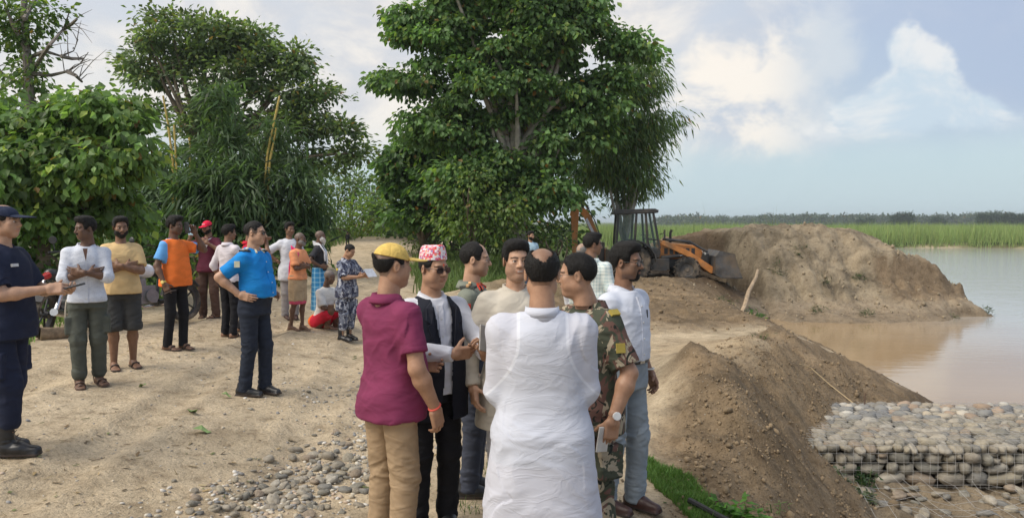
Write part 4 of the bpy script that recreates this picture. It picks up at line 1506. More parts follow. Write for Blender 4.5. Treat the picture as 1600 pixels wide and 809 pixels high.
def hand_field(W, D, palm, thumb, curl, vox, spread=1.0, thumb_in=.35):
    """five-fingered hand: W wrist, D towards the fingertips, palm normal, thumb side"""
    D = D / np.linalg.norm(D)
    T = thumb - D * (thumb @ D); T /= np.linalg.norm(T)
    N = palm - D * (palm @ D) - T * (palm @ T); N /= np.linalg.norm(N)
    f = Field(W - .21, W + .21, vox)
    M = [[T[i], N[i], D[i]] for i in range(3)]
    f.cap(W - D * .03, W + D * .015, .027, .029, .0)
    f.box(W + D * .052 + N * .002, (.030, .004, .036), M, .011, .02)
    ends = []
    for i, (o, L, r) in enumerate(((.031, .074, .0088), (.0105, .083, .0092), (-.0105, .077, .0088), (-.030, .060, .0078))):
        cu = curl[i] if isinstance(curl, (list, tuple)) else curl * (1 + .08 * i)
        p = W + D * (.094 - .006 * abs(i - 1)) + T * o * spread
        a = .15 * (1.5 - i) * .25 * spread
        d = D * math.cos(a) + T * math.sin(a)
        ang = cu * .8
        for j, fr in enumerate((.45, .31, .24)):
            dd = d * math.cos(ang) + N * math.sin(ang)
            q = p + dd * L * fr
            f.cap(p, q, r * (1 - .07 * j), r * (1 - .07 * (j + 1)), .004)
            p = q
            ang += cu * (1.0 if j == 0 else .75)
        ends.append(p)
    p = W + D * .022 + T * .030 + N * .008
    d = D * .62 + T * .62 + N * (.25 + thumb_in); d /= np.linalg.norm(d)
    q = p + d * .042
    f.cap(p, q, .0125, .0105, .012)
    d2 = D * .85 + T * .2 + N * (.3 + thumb_in * 1.6); d2 /= np.linalg.norm(d2)
    q2 = q + d2 * .036
    f.cap(q, q2, .0105, .0085, .004)
    return f.mesh()


def head_field(vox, fat=0.0, nose=1.0):
    f = Field((-.11, -.15, -.175), (.11, .13, .15), vox)
    f.ell((0, .012, .036), (.0755, .098, .089), 0)
    f.ell((0, -.030, -.035), (.060 + .006 * fat, .064, .083), .03)
    f.ell((0, -.064, -.094), (.026, .022, .020), .03)
    for s in (-1, 1):
        f.ell((s * (.043 + .006 * fat), .000, -.060), (.024, .034, .030), .03)
        f.ell((s * .041, -.064, -.014), (.023, .020, .018), .022)
        f.ell((s * (.038 + .004 * fat), -.055, -.05), (.022 + .005 * fat, .022, .028), .03)
    f.ell((0, -.079, .028), (.050, .014, .012), .018)
    f.cap((0, -.088, .014), (0, -.109 * (.99 + .01 * nose), -.026), .0085, .0125, .012)
    for s in (-1, 1):
        f.ell((s * .0125, -.096, -.031), (.0095, .011, .0085), .008)
        f.ell((s * .031, -.099, .003), (.017, .016, .0095), .010, sub=True)
        f.ell((s * .031, -.0795, .0115), (.0175, .0145, .0062), .006)
        f.ell((s * .031, -.0785, -.0055), (.0155, .0135, .0048), .006)
    f.ell((0, -.089, -.057), (.024, .010, .0055), .008)
    f.ell((0, -.0875, -.0665), (.021, .0095, .0065), .007)
    f.ell((0, -.101, -.0617), (.022, .008, .0012), .002, sub=True)
    if fat > .3: f.ell((0, -.035, -.105), (.042, .04, .02), .03)
    for s in (-1, 1):
        f.ell((s * .079, .014, -.002), (.0075, .019, .031), .006, rot=(.18, 0, s * .32))
        f.ell((s * .0865, .010, .0), (.005, .010, .018), .004, rot=(.18, 0, s * .32), sub=True)
    # stump of the neck
    f.cap((0, .022, -.05), (0, .032, -.17), .049 + .006 * fat, .054 + .006 * fat, .03)
    return f


def hair_field(vox, style):
    t = style.get('t', .012)
    f = Field((-.13, -.15, -.13), (.13, .16, .19), vox)
    f.ell((0, .0125, .0365), (.0755, .098, .089), 0)
    if style.get('quiff'):
        f.ell((style.get('qx', 0), -.050, .098), (.050, .036, .020 + style['quiff'] * .5), .03)
        f.ell((0, .0, .105), (.056, .065, .018 + style['quiff'] * .3), .03)
    x, y, z = f.ax[0][:, None, None], f.ax[1][None, :, None], f.ax[2][None, None, :]
    up = style.get('line', 0.0)
    zf = np.interp(f.ax[1], [-.14, -.085, -.066, -.05, -.040, -.022, .0, .022, .040, .06, .11], [.094, .084 + up, .074 + up, .055, -.002, -.004, .018, .030, -.008, -.048, -.060])[None, :, None]
    zf = zf + style.get('low', 0.0) * (f.ax[1][None, :, None] > -.05)
    tm = style.get('temple', 0.0)
    zf = zf + tm * np.exp(-((np.abs(x) - .05) / .022) ** 2) * (y < -.035)
    cut = (zf - z) * .75
    grow = np.clip((z - zf) / .035, 0, 1)
    f.f = f.f - (.0022 + t * (.25 + .75 * grow) * np.clip(.55 + 5.5 * (z + .02), .55, 1.0)).astype(np.float32)
    b = style.get('bald')
    if b:
        kind, r = b
        if kind == 'crown':      # bare patch on top and back of the crown
            d = np.sqrt((x / 1.0) ** 2 + ((y - .035) / 1.5) ** 2) - r
            cut = np.maximum(cut, -(d) + 0 * z + (z < .03) * -9)
        elif kind == 'front':    # deeply receding
            d = np.sqrt((x / 1.0) ** 2 + ((y + .085) / 1.5) ** 2) - r
            cut = np.maximum(cut, np.where(z > .045, -d, -9))
        elif kind == 'fringe':   # only a low ring left
            cut = np.maximum(cut, z - r)
    cut = cut + (.004 if b else .010) * (vnoise(x * 120 + 0 * y + 0 * z, y * 120 + 0 * x + 0 * z, z * 60 + 0 * x + 0 * y, seed=5) - .5)
    f.f = np.maximum(f.f, cut.astype(np.float32))
    V, F = f.mesh()
    if len(V):
        N = vnormals(V, F)
        V = V + N * (style.get('mess', .0025) * fbm(V[:, 0] * 45, V[:, 1] * 30, V[:, 2] * 30, oct=2, seed=style.get('seed', 3)))[:, None]
    return V, F


def beard_field(vox, full=True, goatee=False, length=0.0, t=.004):
    """moustache and (full) beard hugging the jaw"""
    f = Field((-.10, -.15, -.22), (.10, .06, .03), vox)
    f.ell((0, -.030, -.037), (.063 + t, .064 + t, .083 + t), 0)
    f.ell((0, -.064, -.094), (.027 + t, .023 + t, .021 + t), .03)
    for s in (-1, 1):
        f.ell((s * .044, .0, -.06), (.025 + t, .035, .031), .03)
        f.ell((s * .040, -.055, -.05), (.024 + t, .023 + t, .03), .03)
    if length: f.cap((0, -.075, -.1), (0, -.072, -.1 - length), .032, .016, .03)
    x, y, z = f.ax[0][:, None, None], f.ax[1][None, :, None], f.ax[2][None, None, :]
    top = -.052 + .045 * np.clip((np.abs(x) - .030) / .035, 0, 1) + 0 * z      # cheek line climbs to the ear
    m = (z - top) * .8
    if not full: m = np.maximum(m, 9.0 + 0 * z)
    if goatee: m = np.maximum((z - top) * .8, (np.abs(x) - .030) + 0 * z)
    mo = np.maximum.reduce([np.abs(x) - .029 + 0 * y + 0 * z, np.abs(z + .047 + .012 * np.abs(x) / .03) - .0065 + 0 * x + 0 * y, y + .066 + 0 * x + 0 * z])
    m = np.minimum(m + 0 * y, mo)
    lips = np.sqrt((x / 1.0) ** 2 + ((z + .062) * 2.6) ** 2 + 0 * y) - .020
    m = np.maximum(m, -lips)
    m = np.maximum(m, y - .012)
    m = m + .005 * (vnoise(x * 150 + 0 * y + 0 * z, y * 150 + 0 * x + 0 * z, z * 90 + 0 * x + 0 * y, seed=8) - .5)
    f.f = np.maximum(f.f, m.astype(np.float32))
    if not full or goatee:
        f.ell((0, -.094, -.0475), (.027, .009, .0065), .004)
    return f.mesh()


def hair_mesh(name, V, F, place, seed, length, d):
    """hair mass plus short free ends that break its outline"""
    if d > 14: return mesh_np(name, place(V), F)
    rng = np.random.default_rng(seed)
    N = vnormals(V, F)
    n = min(len(V), 4500 if d < 6 else 1500)
    i = rng.choice(len(V), n, replace=False)
    P, Q = V[i], N[i]
    flow = np.stack([.25 * np.sign(P[:, 0]), .55 + 0 * P[:, 0], -.55 + 0 * P[:, 0]], 1)
    if name == 'beard': flow = np.stack([0 * P[:, 0], -.2 + 0 * P[:, 0], -1 + 0 * P[:, 0]], 1)
    T = flow - Q * (flow * Q).sum(1)[:, None]
    T = norm(T + rng.normal(0, .35, T.shape))
    L = length * rng.uniform(.5, 1.4, (n, 1))
    S = np.cross(T, Q) * .0010 * (1 + (d > 6))
    b = P - Q * .002
    tip = P + T * L + Q * (L * rng.uniform(.05, .45, (n, 1)))
    X = np.concatenate([V, b - S, b + S, tip])
    k = len(V) + np.arange(n)
    return mesh_np(name, place(X), [F, np.stack([k, k + n, k + 2 * n], 1)])


HANG = lambda s, fw=0.0, out=0.0: dict(el=(s * (.225 + out), .035 - fw * .3, 1.125), wr=(s * (.235 + out * .7), -.045 - fw, .885), hd=(0, -.12, -1), palm=(-s, -.15, 0), thumb=(-s * .2, -1, 0), curl=.42)


class Person:
    def __init__(s, px, top, d, yaw, label, hat=0.0, H=None, z=None, group='people gathered on the river bank', skin=(.30, .17, .10)):
        p = at(px, top, d)
        s.x, s.y = p.x, d
        s.gz = gz(p.x, d) if z is None else z
        s.H = (p.z - s.gz - hat) if H is None else H
        s.k = s.H / 1.70
        s.d = d
        s.skin = np.array(skin)
        s.root = empty('person', (s.x, s.y, s.gz), rad(yaw), label, 'person', group)
        s.root.scale = (s.k,) * 3
        s.vox = min(.015, max(.0058, d * .00125))
        s.hv = min(.0085, max(.0036, d * .00078))
        s.body = []          # (V, F, colours)
        s.eyes = []
        s.lean = (0.0, 0.0)
        s.arms = {}
        s.seed = int(abs(px) * 7 + d * 100) % 997
        s.sh = .182

    # ---- skeleton
    def pose(s, right=None, left=None, lean=(0, 0), stance=.10, feet=(8, -8), step=0.0, sh=.170, hipx=.088):
        s.lean = lean
        s.sh = sh
        for sd, a in ((-1, right), (1, left)):
            a = dict(HANG(sd)) if a is None else dict(a)
            a['sh'] = V3(sd * sh + lean[0], .012 + lean[1], 1.362)
            for q in ('el', 'wr'): a[q] = V3(*a[q])
            s.arms[sd] = a
        s.legs = {}
        for sd in (-1, 1):
            fy = step * sd
            s.legs[sd] = dict(hip=V3(sd * hipx, .01, .90), knee=V3(sd * (hipx + stance) / 2 * 1.03, .0 + fy * .5 - .015, .48), ank=V3(sd * stance, .03 + fy, .085), yaw=rad(feet[0] if sd < 0 else feet[1]))
        return s

    def add_skin(s, V, F, col=None):
        c = np.repeat((s.skin if col is None else np.array(col))[None], len(V), 0) if col is None or np.ndim(col) == 1 else col
        s.body.append((V, F, c))

    # ---- head
    def head(s, yaw=0, pitch=0, roll=0, fat=0.0, hair=None, hair_m=None, beard=None, beard_m=None, shaved=None, brow=.75, at_z=1.592, fwd=0.0, brow_col=(.02, .015, .012), smile=False):
        M = np.array((Matrix.Rotation(rad(yaw), 3, 'Z') @ Matrix.Rotation(rad(pitch), 3, 'X') @ Matrix.Rotation(rad(roll), 3, 'Y')))
        o = V3(s.lean[0], s.lean[1] - .012 - fwd, at_z)
        M = M * .925
        s.hM, s.hO = M, o
        V, F = head_field(s.hv, fat).mesh()
        x, y, z = V.T
        c = np.repeat(s.skin[None], len(V), 0)
        c = c * (1 + .10 * fbm(x * 18, y * 18, z * 18, oct=2, seed=s.seed))[:, None]
        lip = sstep(-(np.abs((z + .062)) - .012), -.003, .003) * sstep(-(np.abs(x) - .023), -.003, .004) * (y < -.082)
        c = c * (1 - .5 * lip[:, None]) + (s.skin * np.array([.85, .55, .55])) * .5 * lip[:, None]
        if smile:
            te = (np.abs(z + .0615) < .0042) & (np.abs(x) < .017) & (y < -.078)
            c[te] = (.55, .52, .47)
        bl = np.abs(z - (.0275 - np.abs(np.abs(x) - .032) * .22)) - .0052
        br = sstep(-bl, -.003, .002) * (np.abs(x) > .011) * (np.abs(x) < .054) * (y < -.05)
        c = c * (1 - brow * br[:, None]) + np.array(brow_col) * brow * br[:, None]
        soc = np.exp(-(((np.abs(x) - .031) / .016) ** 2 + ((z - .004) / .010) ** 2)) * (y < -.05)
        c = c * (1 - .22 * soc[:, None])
        if shaved:               # closely cropped hair painted as hair colour on the scalp
            col, st, low = shaved
            zf = np.interp(y, [-.14, -.085, -.066, -.05, -.040, -.022, .0, .022, .040, .06, .11], [.092, .078, .066, .05, -.012, -.012, .012, .022, -.02, -.058, -.066])
            h = sstep(z - zf - low, -.006, .010) * (np.abs(x) < .0785 + .0 * x)
            ear = (np.abs(x) > .0755) & (np.abs(y - .012) < .03) & (z < .035)
            h = np.where(ear, 0, h) * st
            c = c * (1 - h[:, None]) + np.array(col) * h[:, None]
        if beard and beard.get('stubble'):
            top = -.048 + .045 * np.clip((np.abs(x) - .030) / .035, 0, 1)
            h = sstep(top - z, -.008, .008) * (y < .01) * (1 - lip) * (z > -.125) * beard['stubble']
            c = c * (1 - h[:, None]) + np.array([.05, .042, .038]) * h[:, None]
        place = lambda P: P @ M.T + o
        s.add_skin(place(V), F, c)
        for sd in (-1, 1):
            s.eyes.append(place(V3(sd * .031, -.0788, .0028)))
        s.eye_dir = M @ V3(0, -1, 0) / .925
        if hair:
            hair = dict(hair); hair.setdefault('seed', s.seed)
            hv, hf = hair_field(s.hv, hair)
            if len(hv): link('hair', hair_mesh('hair', hv, hf, place, s.seed, .014 if hair.get('t', .012) > .008 else .007, s.d), hair_m or HAIR_BLACK, s.root)
        if beard and not beard.get('only_stubble'):
            bv, bf = beard_field(s.hv, beard.get('full', True), beard.get('goatee', False), beard.get('length', 0), beard.get('t', .004))
            if len(bv): link('beard' if beard.get('full', True) else 'moustache', hair_mesh('beard', bv, bf, place, s.seed, .007, s.d), beard_m or HAIR_BLACK, s.root)
        # neck
        f = Field((-.13, -.14, 1.30), (.13, .16, 1.62), s.vox)
        nb = V3(s.lean[0], s.lean[1] + .028, 1.385)
        q = place(V3(0, .024, -.055))
        f.cap(nb, q, .054 + .008 * fat, .046 + .006 * fat, 0)
        f.cap(nb + V3(0, -.01, -.02), place(V3(0, -.005, -.075)), .05, .035 + .006 * fat, .03)
        f.ell((s.lean[0], s.lean[1] + .005, 1.375), (.10, .065, .035), .05)
        V, F = f.mesh()
        s.add_skin(V, F)
        return s

    def hp(s, *p): return Vector(s.hM @ V3(*p) + s.hO)

    def hrot(s): return Matrix(s.hM.tolist()).to_4x4()

    # ---- limbs
    def arm_skin(s, sd, r=1.0, lower_only=False):
        a = s.arms[sd]
        lo = np.minimum.reduce([a['sh'], a['el'], a['wr']]) - .1; hi = np.maximum.reduce([a['sh'], a['el'], a['wr']]) + .1
        f = Field(lo, hi, s.vox)
        if not lower_only: f.cap(a['sh'] + (a['el'] - a['sh']) * .1, a['el'], .044 * r, .036 * r, .0)
        d = a['wr'] - a['el']
        m = a['el'] + d * .28
        f.cap(a['el'], m, .0365 * r, .040 * r, .025)
        f.cap(m, a['wr'], .040 * r, .0255 * r, .025)
        V, F = f.mesh()
        s.add_skin(V, F)
        return s

    def hand(s, sd, **kw):
        a = s.arms[sd]
        D = V3(*a['hd']) if a.get('hd') is not None else a['wr'] - a['el']
        V, F = hand_field(a['wr'], D, V3(*a['palm']), V3(*a['thumb']), a.get('curl', .4), min(.0075, max(.0038, s.d * .0008)), thumb_in=a.get('tin', .35))
        s.add_skin(V, F)
        return s

    def arms_done(s, r=1.0, lower_only=False):
        for sd in (-1, 1):
            if s.arms[sd].get('hide'): continue
            s.arm_skin(sd, r, lower_only)
            s.hand(sd)
        return s

    def leg_skin(s, from_knee=False, r=1.0):
        for sd in (-1, 1):
            L = s.legs[sd]
            lo = np.minimum.reduce([L['hip'], L['knee'], L['ank']]) - .12; hi = np.maximum.reduce([L['hip'], L['knee'], L['ank']]) + .12
            f = Field(lo, hi, s.vox)
            if not from_knee: f.cap(L['hip'] + V3(0, 0, -.1), L['knee'], .078 * r, .054 * r, 0)
            f.cap(L['knee'] + V3(0, 0, .1), L['knee'], .058 * r, .053 * r, .02)
            m = L['knee'] * .68 + L['ank'] * .32 + V3(0, .018, 0)
            f.cap(L['knee'], m, .052 * r, .054 * r, .03)
            f.cap(m, L['ank'], .052 * r, .033 * r, .03)
            s.add_skin(*f.mesh())
            s.foot_skin(sd)
        return s

    def foot_skin(s, sd):
        L = s.legs[sd]
        a = L['ank']; R = rot_np('Z', L['yaw'])
        g = V3(a[0], a[1], 0) if 'fz' not in L else V3(a[0], a[1], L['fz'])
        P = lambda x, y, z: g + R @ V3(x, y, z)
        f = Field(g - V3(.2, .24, .03), g + V3(.2, .12, .2), max(.005, s.vox * .8))
        f.cap(P(0, .012, .12), P(0, .02, .045), .034, .034, 0)
        f.cap(P(0, .03, .034), P(0, -.06, .036), .032, .034, .03)
        f.cap(P(0, -.02, .06), P(sd * .004, -.12, .024), .026, .016, .03)
        for i, (o, l) in enumerate(((-.030, .178), (-.010, .180), (.008, .172), (.024, .160), (.038, .146))):
            f.cap(P(sd * o * .9, -.10, .020), P(sd * o, -l, .014), .014, .0135 if i == 0 else .010, .016)
        f.cut(g + V3(0, 0, .006), (0, 0, -1))
        s.add_skin(*f.mesh())

    def slippers(s, mat=None, straps=1, name='slipper'):
        for sd in (-1, 1):
            L = s.legs[sd]; a = L['ank']; R = L['yaw']
            mb = MB()
            poly = [(.035, .07), (.042, -.02), (.052, -.12), (.038, -.185), (0, -.202), (-.038, -.185), (-.050, -.12), (-.040, -.02), (-.034, .07), (0, .082)]
            mb.prism(poly[::-1], 'z', .001, .014)
            mb.tube([(-.045, -.07, .012), (-.03, -.09, .055), (0, -.10, .066), (.03, -.09, .055), (.045, -.07, .012)], .0085, 6)
            if straps > 1:
                mb.tube([(-.045, -.13, .012), (0, -.14, .045), (.045, -.13, .012)], .008, 6)
                mb.tube([(-.038, .03, .012), (-.042, .05, .07), (0, .07, .085), (.042, .05, .07), (.038, .03, .012)], .006, 6)
            mb.build(name, mat or STRAP, s.root, True, loc=(a[0], a[1], 0), rot=(0, 0, R))
        return s

    def shoes(s, mat=None, shaft=0.0, name='shoe', thick=1.0):
        for sd in (-1, 1):
            L = s.legs[sd]; a = L['ank']; R = rot_np('Z', L['yaw'])
            f = Field((-.13, -.26, -.02), (.13, .16, .20 + shaft), max(.0055, s.vox))
            t = thick
            f.cap((0, .045, .045), (0, -.06, .042), .038 * t, .040 * t, 0)
            f.cap((0, -.05, .040), (0, -.165, .028), .043 * t, .032 * t, .03)
            f.cap((0, .02, .06), (0, .025, .11 + shaft), .042 * t, .045 * t if shaft else .038, .03)
            f.box((0, -.055, .010), (.030, .125, .004), [[1, 0, 0], [0, 1, 0], [0, 0, 1]], .010, .008)
            f.cut((0, 0, 0.0), (0, 0, -1))
            V, F = f.mesh()
            if shaft: V = wrinkle(V, F, .004, 14, 30, s.seed)
            mi = (V[F].mean(1)[:, 2] < .018).astype(int)
            me = mesh_np(name, V @ R.T + V3(a[0], a[1], .0), F, True, None, mi)
            link(name, me, [mat or LEATHER, SOLE], s.root)
            if shaft:
                lc = MB()
                for k in range(5):
                    zz, yy = .07 + .03 * k, -.075 + .012 * k
                    lc.tube([(-.022, yy + .004, zz), (.022, yy + .004, zz + .008)], .0032, 4)
                lc.build('lace', STRAP, s.root, loc=(a[0], a[1], 0), rot=(0, 0, L['yaw']))
        return s

    # ---- clothes
    def torso_rings(s, g=1.0, belly=0.0, hem=.80, flare=0.0, chest=1.0, pad=0.0):
        lx, ly = s.lean
        rows = []
        for z, rx, rf, rb in ((.40, .20, .14, .15), (.80, .172, .112, .128), (.90, .170, .114, .128), (1.00, .158, .112, .108), (1.10, .157, .116, .104), (1.22, .170 * chest, .122, .112), (1.30, .172 * chest, .116, .116), (1.350, .146 * chest, .098, .106), (1.388, .098, .078, .088), (1.412, .064, .058, .064)):
            if z < hem - .001 and not (flare and z >= .40): continue
            t = max(0.0, (z - .85) / .55)
            b = belly * math.exp(-((z - 1.04) / .115) ** 2)
            fl = flare * max(0, (1.0 - z) / .6)
            hp = .026 * (1 - float(sstep(np.array(z), .90, 1.06))) if hem < .92 else 0.0
            rx, rf, rb = rx + hp, rf + hp * 1.3, rb + hp
            rows.append((z, lx * t, ly * t, (rx * .965 + .25 * b + fl + pad) * (g if z < 1.38 else (g + 1) / 2), (rf + b + fl + pad) * (g if z < 1.38 else 1), (rb + fl + pad) * (g if z < 1.38 else 1)))
        if rows[0][0] > hem:
            r0 = rows[0]
            rows.insert(0, (hem, *r0[1:]))
        return rows

    def top(s, mat, name='shirt', sleeve='short', hem=.80, g=1.0, belly=0.0, chest=1.0, flare=0.0, wr=.008, collar=None, collar_m=None, cuff=.62, sl_r=1.0, pad=0.0, wf=(4.5, 7), shoulder=.058, mats=None, mat_fn=None, vox=None, drop=None):
        v = vox or s.vox
        if name != 'waistcoat': s.hem = hem
        pts = np.concatenate([[s.arms[q]['sh'], s.arms[q]['el'], s.arms[q]['wr']] for q in (-1, 1)])
        if sleeve == 'short': pts = np.concatenate([[s.arms[q]['sh'], s.arms[q]['el']] for q in (-1, 1)])
        if sleeve == 'none': pts = np.array([s.arms[q]['sh'] for q in (-1, 1)])
        R = s.torso_rings(g, belly, hem, flare, chest, pad)
        ext = max(max(r[3] for r in R) + .05, .27 * g)
        lo = np.minimum(pts.min(0) - .10, V3(-ext, -ext, hem - .03)); hi = np.maximum(pts.max(0) + .10, V3(ext, ext, 1.48))
        lo[2] = min(lo[2], hem - .03)
        f = Field(lo, hi, v)
        f.rings(R, 0)
        ly = s.lean
        for sd in (-1, 1):
            a = s.arms[sd]
            nb = V3(sd * .05 + ly[0], .022 + ly[1], 1.388)
            rs = shoulder * (g * .5 + .5)
            f.cap(nb, a['sh'] + V3(-sd * .012, 0, -.012), .038, rs * .84, .05)
            if sleeve == 'none': continue
            if a.get('hide'): continue
            if sleeve == 'short':
                f.cap(a['sh'] + V3(-sd * .01, 0, -.018), a['el'], rs, .056 * sl_r, .045, cut_end=cuff)
            elif sleeve == 'long':
                f.cap(a['sh'] + V3(-sd * .01, 0, -.018), a['el'], rs, .052 * sl_r, .045)
                f.cap(a['el'], a['wr'], .053 * sl_r, .038 * sl_r, .02, cut_end=.97)
            elif sleeve == 'rolled':
                f.cap(a['sh'] + V3(-sd * .01, 0, -.018), a['el'], rs, .054 * sl_r, .045)
                f.cap(a['el'], a['wr'], .054 * sl_r, .050 * sl_r, .02, cut_end=cuff - .3)
        f.cut((0, 0, hem), (0, 0, -1))
        V, F = f.mesh()
        V = wrinkle(V, F, wr, wf[0], wf[1], s.seed)
        if drop is not None: F = F[~drop(V[F].mean(1))]
        mi = mat_fn(V[F].mean(1)) if mat_fn else None
        o = link(name, mesh_np(name, V, F, True, None, mi), mats or mat, s.root)
        s.shirt = o
        if collar:
            s.collar(collar, collar_m or mat, o)
        return s

    def collar(s, kind, mat, parent):
        lx, ly = s.lean
        cx, cy, z0 = lx, ly + .024, 1.416
        n = 26
        op = {'fold': .30, 'band': .12, 'open': .55, 'crew': 0.0, 'vee': .5}[kind]
        V, F = [], []
        for i in range(n + 1):
            a = -math.pi / 2 + op + (2 * math.pi - 2 * op) * i / n
            c, q = math.cos(a), math.sin(a)
            fr = max(0.0, -q)
            rx, ry = .071, .074
            if kind == 'fold' or kind == 'open':
                prof = [(1.02, z0 - .02), (1.0, z0 + .030), (1.06, z0 + .036), (1.30, z0 - .004 - .012 * fr), (1.26, z0 - .012 - .012 * fr)]
            elif kind == 'band':
                prof = [(1.10, z0 - .02), (1.03, z0 + .004), (.99, z0 + .036), (1.03, z0 + .038), (1.10, z0 - .002)]
            elif kind == 'crew':
                prof = [(1.14, z0 - .02), (1.08, z0 + .002), (1.10, z0 + .014), (1.18, z0 + .008), (1.24, z0 - .015)]
            else:
                prof = [(1.1, z0 - .02), (1.05, z0 + .005), (1.08, z0 + .01), (1.2, z0 - .01), (1.2, z0 - .02)]
            drop = .035 * fr ** 2 + (.012 if kind in ('open', 'vee') else 0) * fr
            for r, z in prof:
                V.append((cx + rx * r * c, cy + ry * r * q, z - drop))
        m = 5
        for i in range(n):
            for j in range(m - 1):
                F.append((i * m + j, (i + 1) * m + j, (i + 1) * m + j + 1, i * m + j + 1))
        me = bpy.data.meshes.new('collar')
        me.from_pydata(V, [], F)
        me.polygons.foreach_set('use_smooth', [True] * len(F))
        o = link('collar', me, mat, parent)
        md = o.modifiers.new('thick', 'SOLIDIFY'); md.thickness = .004; md.offset = 0

    def placket(s, mat, z0=None, z1=1.39, x=0.0, w=.032, buttons=True):
        vv = np.empty(len(s.shirt.data.vertices) * 3, np.float32); s.shirt.data.vertices.foreach_get('co', vv); vv = vv.reshape(-1, 3)
        z0 = s.hem if z0 is None else z0
        row = []
        for z in np.arange(z0, z1, .02):
            q = vv[(np.abs(vv[:, 2] - z) < .02) & (np.abs(vv[:, 0] - x) < .03) & (vv[:, 1] > -.205)]
            row.append((z, q[:, 1].min() - .0025 if len(q) else None))
        row = [r for r in row if r[1] is not None]
        mb = MB(); bt = MB()
        V, F = [], []
        for i, (z, y) in enumerate(row):
            V += [(x - w / 2, y + .012, z), (x - w / 2, y, z), (x + w / 2, y, z), (x + w / 2, y + .012, z)]
            if i:
                a, b = (i - 1) * 4, i * 4
                F += [(a + j, a + j + 1, b + j + 1, b + j) for j in range(3)]
            if buttons and i % 5 == 2: bt.lathe([(.001, -.004), (.0055, -.004), (.006, 0)], (x, y, z), 'y', 8)
        mb.add(V, F)
        o = mb.build('placket', mat, s.shirt, True)
        if buttons: bt.build('button', plain('shirt_button', (.6, .6, .58), .4), o)
        return s

    def trousers(s, mat, name='trousers', hem=.045, top=None, g=1.0, loose=1.0, wr=.008, belly=0.0, flare=1.0, cargo=False, gather=False):
        if top is None: top = 1.0 if s.hem > .93 else s.hem + .07
        f = Field((-.36, -.36, min(.0, hem - .03)), (.36, .36, max(top, .97) + .08), s.vox)
        R = [(.80, 0, 0, .160 * g, .108 * g, .125 * g), (.88, 0, 0, .171 * g, .112 * g, .130 * g), (.95, 0, 0, .168 * g, (.112 + belly * .5) * g, .122 * g), (1.0, 0, 0, .160 * g, (.110 + belly * .8) * g, .108 * g), (1.04, 0, 0, .158 * g, (.11 + belly * .8) * g, .106 * g)]
        f.rings(R, 0)
        for sd in (-1, 1):
            L = s.legs[sd]
            h, kn, an = L['hip'], L['knee'], L['ank']
            f.cap(h + V3(0, .004, -.04), kn, .087 * g * loose ** .3, .063 * loose, .03)
            e = an + (kn - an) * max(0, (hem - an[2]) / (kn[2] - an[2])) if hem > an[2] else an + V3(0, -.004, hem - an[2])
            f.cap(kn, e, .063 * loose, .053 * loose * flare, .02, cut_end=1.0 if not gather else None)
            if gather: f.cap(e + V3(0, 0, .03), e + V3(0, 0, -.01), .058, .047, .01)
            if cargo: f.box(kn * .6 + h * .4 + V3(sd * .085 * g, .01, -.02), (.018, .06, .075), [[1, 0, 0], [0, 1, 0], [0, 0, 1]], .012, .012)
        f.cut((0, 0, top), (0, 0, 1))
        f.cut((0, 0, hem - (.05 if gather else 0)), (0, 0, -1))
        V, F = f.mesh()
        msk = lambda V: .45 + .9 * np.exp(-((V[:, 2] - .50) / .12) ** 2) + 1.1 * np.exp(-((V[:, 2] - .12) / .10) ** 2) + .7 * np.exp(-((V[:, 2] - .84) / .07) ** 2)
        V = wrinkle(V, F, wr, 7, 17, s.seed + 3, True, msk)
        s.pants = link(name, mesh_np(name, V, F), mat, s.root)
        return s

    def belt(s, mat=None, z=.985, g=1.0, belly=0.0, buckle=True):
        V, F = [], []
        n = 40
        for i in range(n):
            a = 2 * math.pi * i / n
            c, q = math.cos(a), math.sin(a)
            ex = 2 / 2.4
            x = .163 * g * math.copysign(abs(c) ** ex, c); y = ((.113 + belly * .8) if q < 0 else .112) * g * math.copysign(abs(q) ** ex, q)
            for r, zz in ((.99, z - .019), (1.035, z - .019), (1.035, z + .019), (.99, z + .019)):
                V.append((x * r, y * r, zz))
        for i in range(n):
            for j in range(4):
                F.append((i * 4 + j, ((i + 1) % n) * 4 + j, ((i + 1) % n) * 4 + (j + 1) % 4, i * 4 + (j + 1) % 4))
        mb = MB(); mb.add(V, F)
        o = mb.build('belt', mat or LEATHER, s.root, True)
        if buckle:
            b = MB(); b.box((0, -(.113 + belly * .8) * g * 1.045, z), (.048, .006, .036)); b.build('buckle', BUCKLE, o, bevel=.002)
        return s

    def wrap(s, mat, name, top, hem, g=1.0, flare=0.0, wr=.007, folds=9, ry=1.0):
        """a wrapped cloth or long skirt-like garment with vertical folds"""
        f = Field((-.34, -.34, hem - .03), (.34, .34, top + .05), s.vox)
        R = [(hem, 0, 0, (.165 + flare) * g, (.12 + flare) * g * ry, (.125 + flare) * g * ry), ((hem + top) / 2, 0, 0, (.17 + flare * .5) * g, (.122 + flare * .4) * g * ry, (.13 + flare * .4) * g * ry), (top - .08, 0, 0, .172 * g, .118 * g, .128 * g), (top, 0, 0, .165 * g, .116 * g, .112 * g)]
        f.rings(R, 0)
        V, F = f.mesh()
        a = np.arctan2(V[:, 0], V[:, 1])
        t = np.clip((top - V[:, 2]) / (top - hem), 0, 1)
        N = vnormals(V, F)
        w = fbm(a * 2, V[:, 2] * 2, oct=2, seed=s.seed)
        V = V + N * (wr * (np.sin(a * folds + w * 4) * t * 1.6 + .6 * fbm(a * 3, V[:, 2] * 12, oct=3, seed=s.seed + 1)))[:, None] * (np.abs(N[:, 2:3]) < .8)
        return link(name, mesh_np(name, V, F), mat, s.root)

